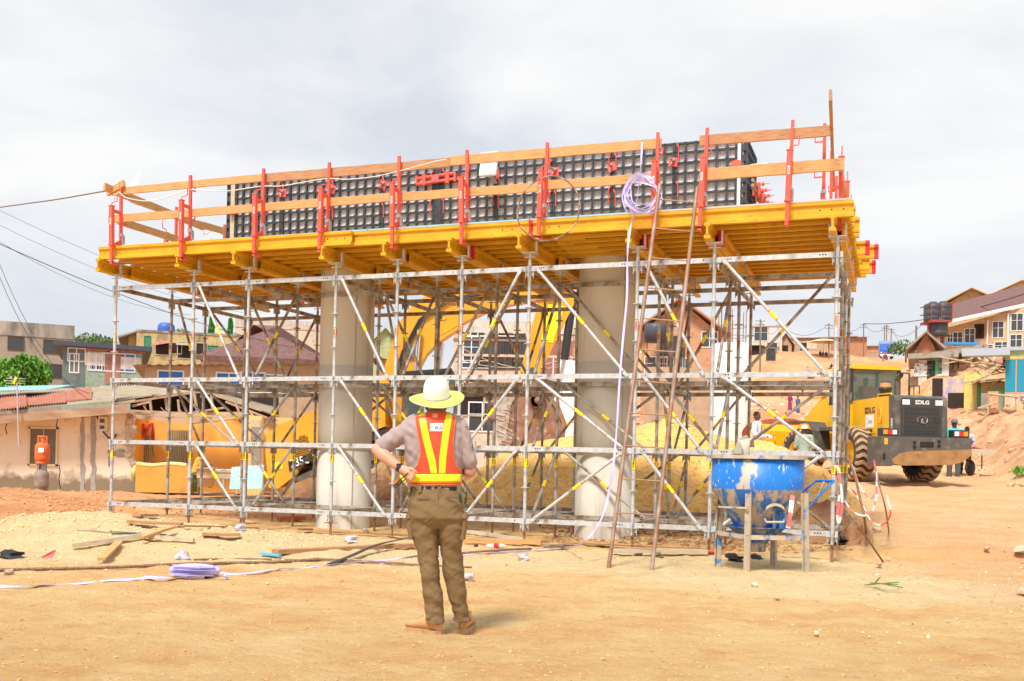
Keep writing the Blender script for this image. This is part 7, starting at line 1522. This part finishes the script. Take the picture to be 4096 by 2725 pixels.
# truck, parasols, boards on the ridge
tp0=gpr(2041,817); tk_=thing('truck','blue box truck with a wide windscreen coming over the ridge','truck',tp0,rz=-.3)
ub=mat('blue truck paint',(.03,.14,.62),rough=.4); m=MB(); rbox(m,-1.2,1.2,-.9,.9,.6,2.7,.15,'x'); 
m=MB(); m.prism([(-.9,.5),(-.95,1.4),(-.75,2.6),(.9,2.6),(.9,.5)],-1.15,1.15,'x'); m.build('cab',ub,tk_); m=MB(); m.add([(-1.0,-.93,1.45),(1.0,-.93,1.45),(.95,-.78,2.35),(-.95,-.78,2.35)],[(0,1,2,3)]); m.build('windscreen',mat('truck glass',(.35,.50,.55),rough=.1),tk_)
m=MB(); m.bx(-1.2,1.2,.95,5.2,.9,3.3); m.build('cargo_box',mat('pale blue box',(.35,.42,.62),rough=.5),tk_); m=MB(); m.bx(-1.15,1.15,-1.0,-.9,.35,.75); m.build('bumper',lblW,tk_)
for x in (-.95,.95):
    for y in (-.2,3.8): m=MB(); m.lathe([(0,-.12),(.45,-.12),(.48,0),(.45,.12),(0,.12)],20,c=(x,y,.48),mtx=Matrix.Rotation(pi/2,3,'Y')); m.build('wheel',blkr,tk_)
    m=MB(); m.bx(x-.15,x+.15,-1.01,-.95,.9,1.1); m.build('headlight',lampg,tk_)
def parasol(u,v,d,r,h,col,label):
    p=gpr(u,v); o=thing('parasol',label,'parasol',p); m=MB(); m.lathe([(r,h-.05),(r*.95,h+.05),(r*.5,h+.35),(.03,h+.5)],16); m.build('canopy',col,o,fix=False); m=MB(); m.tube((0,0,0),(0,0,h+.5),.04,8); m.build('pole',galv,o)
parasol(1895,822,0,2.3,2.5,mat('beige parasol cloth',(.80,.66,.42),rough=.8),'large beige parasol over people on the ridge'); parasol(1913,820,0,1.3,2.2,mat('pink parasol cloth',(.75,.5,.5),rough=.8),'small pinkish parasol behind the right corner post'); parasol(2084,808,0,2.0,2.0,mat('pink red parasol cloth',(.8,.35,.35),rough=.8),'pink parasol right of the blue truck')
for u,v,w_,h_,lb_ in ((1774,833,1.6,2.2,'black chalkboard sign standing in front of the shops'),(1777,815,1.7,1.9,'second dark sign above the chalkboard')):
    p=gpt(u,v,60,240); o=thing('chalkboard',lb_,'sign',p); m=MB(); m.bx(-w_/2,w_/2,-.04,.04,.15,h_); m.build('board',mat('chalkboard',(.04,.045,.05),(.2,.2,.2),s=14,ramp=(.6,.7)),o); m=MB(); m.bx(-w_/2,-w_/2+.06,-.05,.05,0,h_); m.bx(w_/2-.06,w_/2,-.05,.05,0,h_); m.bx(-w_/2+.06,w_/2-.06,-.05,.05,h_-.06,h_); m.build('frame',palew,o)
# hand cart with onions
CP=at(2243,1108,30.2); CP.z=hgt(CP.x,CP.y); ct=thing('hand_cart','wooden hand cart heaped with pink onions right of the loader','cart',CP,rz=.1)
m=MB(); m.bx(-.75,.35,-.45,.6,.62,.68); m.bx(-.75,.38,-.5,-.45,.6,.78); m.bar((.3,-.3,.66),(.35,-.5,.7),.1,.1); m.build('bed',palew,ct)
m=MB(); m.lathe([(.06,-.05),(.2,-.05),(.24,0),(.2,.05),(.06,.05)],20,c=(-.2,-.1,.24),mtx=Matrix.Rotation(pi/2,3,'Y')@Matrix.Rotation(0,3,'X')); m.build('wheel',blkr,ct); m=MB(); m.tube((-.2,-.25,.24),(-.2,.1,.62),.025,6); m.tube((-.35,-.1,.24),(-.05,-.1,.24),.02,6); m.tube((.1,-.2,.2),(.1,-.2,.62),.02,6); m.build('undercarriage',rust,ct)
m=MB(); random.seed(21)
for k in range(110): 
    x=random.uniform(-.7,.3); y=random.uniform(-.4,.5); m.blob((x,y,.72+.16*(1-abs(x+.2)/.6)*(1-abs(y)/.8)+random.uniform(0,.03)),.045,k,amp=.05,sub=1,smooth=True)
on=m.mesh('onions',mat('pink onions',(.62,.14,.20),(.75,.3,.33),s=9,rough=.4),True); oo=link('onions',on); oo.location=CP; oo.rotation_euler=(0,0,.1); tag(oo,'heap of pink onions on the hand cart','onions',kind='stuff')
m=MB(); m.blob(CP+V((-.35,.35,1.0)),(.4,.3,.14),2,amp=.2,sub=2,smooth=True); tag(m.build('sack',mat('dark blue grey sack',(.10,.12,.15),rough=.8)),'dark folded sack on top of the hand cart','sack')

CR=at(2308,1008,40.5); CR.z=hgt(CR.x,CR.y); cr=thing('wooden_table','broken grey wooden market table tilted on the bank below the lime green house','table',CR,rz=-.4)
m=MB(); m.box((0,0,.62),(1.1,.6,.05),Matrix.Rotation(.12,3,'Y')); m.build('top',palew,cr)
for x,y in ((-.45,-.2),(.45,-.2),(-.45,.2),(.45,.2)): m=MB(); m.bar((x,y,.6-x*.12),(x*1.1,y,-.1),.08,.05); m.build('leg',palew,cr)
m=MB(); m.bar((-.9,-.3,.1),(-.2,-.35,.35),.3,.05); m.build('loose_board',palew,cr)
# ---------------------------------------------------------------- trees
def leafmat(name,c,k=1.5): 
    m=mat(name,c,tuple(min(1,a*k) for a in c),s=1.8,rough=.55); return m
def tree(label,P,blobs,leafs,sz,mt,trunk=(.12,2.5),seed=1,droop=False,limbs=True,cat='tree',name='tree'):
    random.seed(seed); o=thing(name,label,cat,P); m=MB()
    for _ in range(leafs):
        b=random.choice(blobs); 
        while 1:
            p=V((random.uniform(-1,1),random.uniform(-1,1),random.uniform(-1,1)))
            if .25<p.length<1: break
        p=V(b[:3])+V((p.x*b[3],p.y*b[3],p.z*b[4])); s_=sz*random.uniform(.6,1.2)
        n=V((random.gauss(0,1),random.gauss(0,1),random.gauss(.6,.7))).normalized(); x,y,z=basis(n)
        if droop: y=V((random.uniform(-.3,.3),random.uniform(-.3,.3),-1)).normalized(); x=y.cross(V((random.gauss(0,1),random.gauss(0,1),0))).normalized()
        m.add([p-x*s_*.28-y*s_*.1,p-y*s_*.5,p+x*s_*.28-y*s_*.1,p+x*s_*.24+y*s_*.25,p+y*s_*.55,p-x*s_*.24+y*s_*.25],[(0,1,2,3,4,5)])
    m.build('crown',mt,o,fix=False)
    t=MB(); c=V(blobs[0][:3]); t.poly([(0,0,-.5),(c.x*.3,c.y*.3,c.z*.45),(c.x,c.y,c.z)],[trunk[0],trunk[0]*.8,trunk[0]*.4],8)
    if limbs:
        for b in blobs[1:]: t.poly([(c.x*.4,c.y*.4,c.z*.55),((b[0]+c.x*.4)/2,(b[1]+c.y*.4)/2,(b[2]+c.z*.5)/2),b[:3]],[trunk[0]*.5,trunk[0]*.35,trunk[0]*.12],6)
    t.build('trunk',pw,o); return o
gl_=leafmat('bright broad leaves',(.10,.26,.025)); gl2=leafmat('mast tree leaves',(.05,.20,.03)); gl3=leafmat('distant dull leaves',(.10,.17,.06))
TP=at(45,930,45); TP.z=hgt(TP.x,45)
def rel(u,v,d,P): return at(u,v,d)-P
bl_=[tuple(rel(u,v,45,TP))+(r,r2) for u,v,r,r2 in ((48,862,.75,.55),(20,872,.6,.5),(85,848,.6,.42),(62,838,.65,.4),(98,866,.45,.35),(5,852,.6,.5),(30,890,.7,.45),(75,885,.6,.4),(-20,880,.8,.5),(92,893,.35,.2),(48,838,.5,.3))]
tree('leafy bright green tree in front of the grey block at the far left',TP,bl_,3000,.22,gl_,seed=4)
for u0,u1,vt,vb,d,lb_ in ((479,493,722,775,95,'left one of two narrow drooping mast trees behind the scaffold'),(523,535,728,775,96,'right one of two narrow drooping mast trees behind the scaffold')):
    p=at((u0+u1)/2,vb+20,d); p.z-=.5; h=(vb+20-vt)/2371.8*d; r=(u1-u0)/2/2371.8*d*1.05
    tree(lb_,p,[(0,0,h*.55,r*.7,h*.2)]+[(r*.2*sin(k),0,h*(.2+.8*k/9),r*(1-.045*k),h*.08) for k in range(10)],1500,.45,gl2,trunk=(.12,3),seed=k if False else 9,droop=True,limbs=False)
for k,(u,v,d,r,lb_) in enumerate([(205,786,110,1.6,'low distant treetop behind the green house'),(228,786,112,1.3,'round distant treetop right of the low one'),(415,772,115,1.2,'distant treetop above the mouldy yellow block'),(2085,800,120,1.6,'dark green bush beside the pink parasol')]):
    p=at(u,v+25,d); c=rel(u,v,d,p); tree(lb_,p,[tuple(c)+(r,r*.6),(c.x-r*.7,0,c.z-.2,r*.7,r*.5),(c.x+r*.7,.2,c.z-.1,r*.7,r*.45)],700,.35,gl3,seed=20+k)
# palm at far left and a small one
for u,v,d,s_,lb_ in ((-12,838,60,1.6,'palm fronds drooping in at the left edge above the tree'),(248,788,90,1.0,'tiny distant palm behind the left scaffold post')):
    p=at(u,v+35,d); o=thing('palm_tree',lb_,'palm',p); top=at(u,v-4,d)-p; m=MB(); m.tube((0,0,0),top,.12,8); m.build('trunk',pw,o); m=MB()
    for k in range(11):
        a=2*pi*k/11+.3; L_=1.3*s_
        for j in range(12):
            f=j/11; q=top+V((cos(a)*L_*f,sin(a)*L_*f,.5*s_*f-1.0*s_*f*f)); w_=.05*s_
            for sg in (-1,1): e=q+V((-sin(a)*sg*.3*s_*(1-f*.6)+cos(a)*.1,cos(a)*sg*.3*s_*(1-f*.6),-.16*s_)); m.add([q,q+V((cos(a)*w_,sin(a)*w_,0)),e],[(0,1,2)])
    m.build('crown',gl3,o,fix=False)
for u,v,lb_ in ((2357-6,1098,'small green weed at the right edge of the bank'),(1795,1008,'tuft of green weed on the far slope')):
    p=gpt(u,v,20,200); tree(lb_,p,[(0,0,.15,.25,.15)],160,.09,gl_,trunk=(.01,.1),seed=3,limbs=False,name='weed',cat='plant')
# ---------------------------------------------------------------- loose timber, rebar and litter on the ground
def gp(u,v,dz=0): p=gpt(u,v,4,40); return p+V((0,0,dz))
def plank(a,b,w,h,mt,label,dz=.02,grp='loose timber on the sand'):
    p=gp(*a,dz=dz+h/2);q=gp(*b,dz=dz+h/2); return board(p,q,w,h,mt,label,nm='plank',grp=grp,cat='plank',n=6,wob=.003)
plank((166,1266),(367,1238),.055,.05,palew,'long square pale timber lying across the left sand')
plank((233,1300),(273,1260),.085,.03,wood,'short orange plank sticking up out of the sand below the square timber',dz=.04)
plank((326,1256),(399,1232),.07,.03,wood,'plank crossing over the end of the square timber',dz=.08)
plank((330,1244),(446,1254),.045,.045,palew,'pale square offcut pointing right from the crossed planks')
plank((175,1223),(256,1229),.02,.02,palew,'thin pale lath at the upper left of the sand')
plank((254,1230),(381,1236),.05,.012,mat('dark grey strip',(.13,.14,.16),rough=.6),'dark grey flat strip beside the thin lath')
plank((295,1208),(419,1214),.14,.03,wood2,'reddish plank in front of the second scaffold post')
plank((420,1216),(595,1222),.03,.02,wood2,'thin reddish lath reaching the fourth scaffold post')
plank((466,1237),(553,1240),.12,.03,wood2,'short reddish plank half buried left of the column')
plank((313,1193),(355,1193),.12,.03,wood2,'small dark board under the left scaffold bay')
plank((633,1280),(957,1264),.14,.05,wood2,'long reddish plank lying left of the man')
plank((723,1228),(943,1238),.05,.02,wood,'thin lath lying in front of the left column')
plank((641,1201),(700,1200),.16,.07,mat('brick red timber block',(.40,.12,.05),rough=.9),'brick-red block lying under the scaffold left of the left column')
plank((680,1224),(715,1224),.08,.03,wood2,'small dark offcut in front of the left column')
plank((1072,1230),(1210,1250),.06,.05,mat('whitish timber',(.66,.60,.50),rough=.9),'whitish square timber right of the man')
plank((1067,1252),(1245,1257),.12,.06,wood,'orange-brown timber under the whitish one right of the man')
plank((1409,1276),(1626,1278),.12,.05,palew,'pale plank behind the foot of the ladder')
plank((1300,1254),(1656,1271),.22,.02,wood,'wide pale board half buried between ladder and hopper')
plank((1252,1266),(1313,1264),.05,.02,mat('dark grey strip',(.1,.1,.1)),'short dark strip left of the ladder foot')
plank((600,1281),(645,1286),.07,.02,mat('cyan foam strip',(.10,.52,.78),rough=.6),'bright blue strip left of the long reddish plank',grp=None)
sp_=mat('black rubber strip',(.035,.035,.04),rough=.5)
ribbon([gp(757,1302,.01),gp(806,1287,.03),gp(870,1272,.09),gp(946,1255,.1)],.07,'rubber_strip',sp_,'black rubber strip crossing the long reddish plank','strip',sub=5)
def grebar(pts,label,r=.013): return rebar([gp(u,v,r) for u,v in pts],label,r)
grebar([(-40,1316),(231,1311),(419,1305),(500,1301)],'long ribbed rebar running in from the left edge',.016)
grebar([(497,1302),(575,1299),(640,1297),(737,1293)],'ribbed rebar in front of the long reddish plank',.016)
grebar([(446,1291),(575,1289),(800,1295),(1086,1308)],'thin rebar passing behind the legs of the man',.010)
grebar([(720,1290),(860,1296),(930,1300)],'dark rebar just under the rubber strip',.013)
grebar([(1064,1276),(1140,1271),(1223,1266)],'orange rusty rebar right of the man',.014)
clr=mat('crumpled clear plastic',(.62,.57,.60),(.48,.43,.50),s=40,rough=.2)
for k,(u,v,r,lb_) in enumerate([(1207,1290,.07,'crumpled clear cup right of the man'),(1471,1279,.05,'crumpled clear cup behind the ladder foot'),(553,1221,.07,'crumpled clear bag beside the fourth scaffold post'),(423,1289,.08,'crumpled clear bag left of the rebar ends'),(833,1210,.06,'crumpled clear bag at the foot of the left column'),(842,1226,.05,'flat clear wrapper in front of the left column'),(808,1251,.08,'torn clear bag above the long reddish plank'),(1079,1338,.06,'small lilac wrapper right of the knees of the man'),(518,1334,.035,'small pale pebble of plastic by the strap bundle'),(1560,1180,.05,'clear cup under the right scaffold bay')]):
    m=MB(); p=gp(u,v,r*.5); m.blob(p,(r,r*.8,r*.65),k*7,amp=.55,sub=2); tag(m.build('plastic_litter',clr),lb_,'litter')
bt0=gp(1120,1262,.03); bt1=gp(1165,1262,.03); m=MB(); m.poly([bt0,bt0.lerp(bt1,.15),bt0.lerp(bt1,.8),bt0.lerp(bt1,.88),bt1],[.02,.032,.032,.013,.013],12); o=m.build('bottle',mat('clear bottle plastic',(.75,.78,.74),rough=.15,alpha=.6)); tag(o,'clear plastic bottle with a red label lying right of the man','bottle'); m=MB(); m.tube(bt0.lerp(bt1,.4),bt0.lerp(bt1,.65),.034,12,cap=False); m.build('label_band',redl,o)
rag=mat('black rag',(.03,.03,.035),rough=.8); rag2=mat('whitish rag',(.70,.66,.60),rough=.9)
for u,v,r,mt,lb_ in ((27,1283,.11,rag,'black plastic rag on the sand at the left edge'),(401,1303,.04,rag,'small black lump above the strap bundle'),(1936,1252,.14,rag,'black bag at the foot of the right corner post'),(1968,1238,.14,rag2,'whitish rag beside the right scaffold corner'),(1690,1290,.1,rag,'black burnt scrap at the front leg of the hopper'),(1735,1287,.1,rag,'charred scraps behind the front leg of the hopper'),(1515,1283,.07,mat('brown rag',(.2,.14,.08)),'brown rag right of the ladder foot'),(1643,1276,.06,tie,'dark red lump left of the hopper'),(1095,1300-42,.03,rag,'tiny dark scrap by the bottle')):
    m=MB(); m.blob(gp(u,v,r*.25),(r,r*.8,r*.45),u,amp=.7,sub=2); tag(m.build('scrap',mt),lb_,'scrap')
m=MB(); p=gp(91,1291,.02); m.add([p,p+V((.12,.02,.02)),p+V((.2,.03,.12)),p+V((.08,.0,.05))],[(0,1,2,3)]); m.add([p+V((.02,-.01,.0)),p+V((.13,0,.0)),p+V((.15,.02,.05))],[(0,1,2)]); tag(m.build('wrapper',tape,fix=False),'red and white wrapper on the sand at far left','wrapper')
m=MB(); p=gp(1990,1352,.02)
for a,b_ in (((0,0,.0),(.33,.02,.03)),((.05,0,.02),(.28,-.1,.02)),((.1,.0,.02),(.16,.05,.07)),((.12,0,.02),(.3,-.16,.0))): m.bar(p+V(a),p+V(b_),.014,.008)
tag(m.build('leafy_twig',mat('dark green twig',(.06,.08,.03),(.2,.3,.05),s=20)),'dark broken leafy twig on the road at right','twig')
cl=thing('cloth','grey-beige cloth and hose draped over the ledger above the hopper rim','cloth',at(1715,1045,12.3)); m=MB(); L0=V(cl.location)
bm=mat('pale canvas cloth',(.55,.49,.38),(.46,.40,.30),s=8,rough=.95)
m.loft([ell(at(u,v,d)-L0,w_,.035,12,2) for u,v,d,w_ in ((1716,1049,12.2,.05),(1714,1030,12.2,.06),(1712,1014,12.3,.08),(1716,1009,12.4,.09),(1722,1012,12.55,.07),(1728,1030,12.6,.05))]); m.build('cloth_fold',bm,cl)
m=MB()
for k in range(4): m.poly(spl([at(1712+2*k,1010-k,12.4)-L0,at(1703+2*k,1018,12.3)-L0,at(1696+3*k,1032,12.2)-L0,at(1692+4*k,1049,12.1)-L0],5),.03,8)
m.build('hose_loops',mat('grey canvas hose',(.27,.24,.18),(.35,.31,.24),s=20,rough=.9),cl)
# stones
random.seed(31); stm=mat('pale stone',(.55,.42,.30),(.42,.30,.20),s=9,rough=.95); st2=mat('white rubble chip',(.74,.60,.44),(.62,.46,.30),s=.8,rough=.95,world=True)
base_st=[]
for k in range(6): m=MB(); m.blob((0,0,0),(1,.8,.6),k*3,amp=.35,sub=2 if k<3 else 1); base_st.append(m.mesh('stone',stm if k%2 else st2,True))
spots=[(2019,1225,.14,'fist-sized pale stone between the rebar stakes'),(2023,1305,.1,'brown stone below the rebar stakes'),(2046,1291,.06,'pale pebble at the foot of the leaning rebar'),(2350,1372,.12,'pale stone at the right edge of the road'),(2350,1283,.2,'brown lump of earth at the right edge of the road'),(1790,1383,.05,'small brown stone below the hopper'),(1738,1352,.07,'pale pebble below the hopper legs'),(20,1324,.09,'cube-like pale stone at the left edge'),(1880,1469,.05,'small stone on the foreground road'),(2270,1275,.08,'stone in the rubble patch on the road')]
for k,(u,v,r,lb_) in enumerate(spots): p=gp(u,v); o=link('stone',base_st[k%6],None,p+V((0,0,r*.3))); o.scale=(r*.5,r*.5,r*.5); o.rotation_euler=(0,0,k); tag(o,lb_,'stone')
# countless pebbles and clods: one object each
def scatter(name,n,fn,mt,label,seed):
    random.seed(seed); m=MB(); 
    proto=[]
    for k in range(4): b=MB(); b.blob((0,0,0),(1,.85,.6),k*5+seed,amp=.4,sub=1 if k<2 else 1); proto.append(b)
    for _ in range(n):
        x,y,r=fn(); b=random.choice(proto); a=random.uniform(0,6.28); c,s_=cos(a)*r,sin(a)*r; z=hgt(x,y)+r*.15
        m.add([(x+p[0]*c-p[1]*s_,y+p[0]*s_+p[1]*c,z+p[2]*r) for p in b.v],b.f,0,False)
    return tag(m.build(name,mt,fix=False),label,'rubble',kind='stuff')
clod=mat('orange earth clod',(.74,.46,.21),(.52,.28,.11),s=5,rough=.98,world=True)
def f1():
    y=5+16*random.random()**1.3; return (random.uniform(-.55,.55)*y,y,random.uniform(.003,.011)*(1+.8*(random.random()<.04)))
scatter('clods',8000,f1,clod,'scattered clods of earth all over the foreground',1)
def f2():
    u=random.uniform(1,1); y=random.uniform(7,34); return (random.gauss(2.2+y*.30,.9+.04*y),y,random.uniform(.005,.016)*(1+1.2*(random.random()<.05)))
scatter('gravel',1300,f2,st2,'pale gravel along the road at right',2)
def f3():
    a=random.gauss(-5.4,2.3); y=random.gauss(13.2,1.3); return (max(a,-6.4),max(y,9.5),random.uniform(.006,.024))
scatter('sand_lumps',1800,f3,mat('pale sand lump',(.84,.66,.38),(.76,.55,.29),s=5,rough=.98),'lumps of pale sand on the low ridge at left',3)
def f4():
    y=random.uniform(13.5,21); return ((-6.5-abs(random.gauss(0,2.2)) if y<18.5 else random.uniform(-.5,-.18)*y),y,random.uniform(.01,.04))
scatter('earth_lumps',1500,f4,mat('red earth lump',(.60,.27,.12),(.70,.35,.16),s=4,rough=.98),'lumps of red earth on the bank at left',4)
clod2=mat('bank stones',(.70,.46,.28),(.56,.33,.19),s=2,rough=.95,world=True)
def f5():
    y=random.uniform(24,52); return (14.1+(y-30)*.235+random.uniform(-.8,4.5),y,random.uniform(.03,.13)*(1+.8*(random.random()<.08)))
scatter('bank_rubble',420,f5,clod2,'rubble and stones on the earth bank below the shacks',5)
def f6():
    y=random.uniform(45,150); return (random.uniform(.12,.36)*y,y,random.uniform(.05,.3))
scatter('slope_rubble',1500,f6,mat('far slope rubble',(.60,.38,.24),(.70,.58,.46),s=.3,rough=.98,world=True),'stones and rubbish scattered on the far slope',6)
def f7():
    y=random.uniform(15,18.5); x=random.uniform(.5,4.6); return (x,y-.36*(x),random.uniform(.01,.04))
scatter('under_rubble',1100,f7,brm,'crumbs of brown earth under the scaffolding',7)
# ---------------------------------------------------------------- world and sun
w=bpy.data.worlds.new('World'); scene.world=w; w.use_nodes=True; n=w.node_tree.nodes; l=w.node_tree.links; bg=n['Background']
sky=n.new('ShaderNodeTexSky'); sky.sky_type='NISHITA'; sky.sun_disc=False; sky.sun_elevation=R(58); sky.sun_rotation=R(150)
tcn=n.new('ShaderNodeTexCoord'); mp=n.new('ShaderNodeMapping'); mp.inputs['Scale'].default_value=(1,1,2.6); mp.inputs['Location'].default_value=(.35,.2,.1); l.new(tcn.outputs['Generated'],mp.inputs[0])
nz=n.new('ShaderNodeTexNoise'); nz.inputs['Scale'].default_value=2.3; nz.inputs['Detail'].default_value=8; nz.inputs['Roughness'].default_value=.5; nz.inputs['Distortion'].default_value=.25; l.new(mp.outputs[0],nz.inputs['Vector'])
rp=n.new('ShaderNodeValToRGB'); rp.color_ramp.elements[0].position=.40; rp.color_ramp.elements[0].color=(.70,.735,.80,1); rp.color_ramp.elements[1].position=.60; rp.color_ramp.elements[1].color=(.96,.955,.945,1)
l.new(nz.outputs['Fac'],rp.inputs[0])
sk=n.new('ShaderNodeMix'); sk.data_type='RGBA'; sk.inputs[0].default_value=.93
mul=n.new('ShaderNodeVectorMath'); mul.operation='SCALE'; mul.inputs['Scale'].default_value=.12; l.new(sky.outputs[0],mul.inputs[0])
l.new(mul.outputs[0],sk.inputs[6]); l.new(rp.outputs[0],sk.inputs[7]); l.new(sk.outputs[2],bg.inputs['Color']); bg.inputs['Strength'].default_value=.80
sl=bpy.data.lights.new('sun','SUN'); sl.energy=3.4; sl.angle=R(13); sl.color=(1,.95,.86)
so=bpy.data.objects.new('sun',sl); COL.objects.link(so)
el,az=R(56),R(205)   # sun behind-left of the camera, high
dv=V((sin(az)*cos(el),cos(az)*cos(el),sin(el))); so.rotation_euler=dv.to_track_quat('Z','Y').to_euler()
sky.sun_elevation=el; sky.sun_rotation=az
scene.view_settings.view_transform='Standard'; scene.view_settings.look='None'; scene.view_settings.exposure=0.42; scene.view_settings.gamma=1
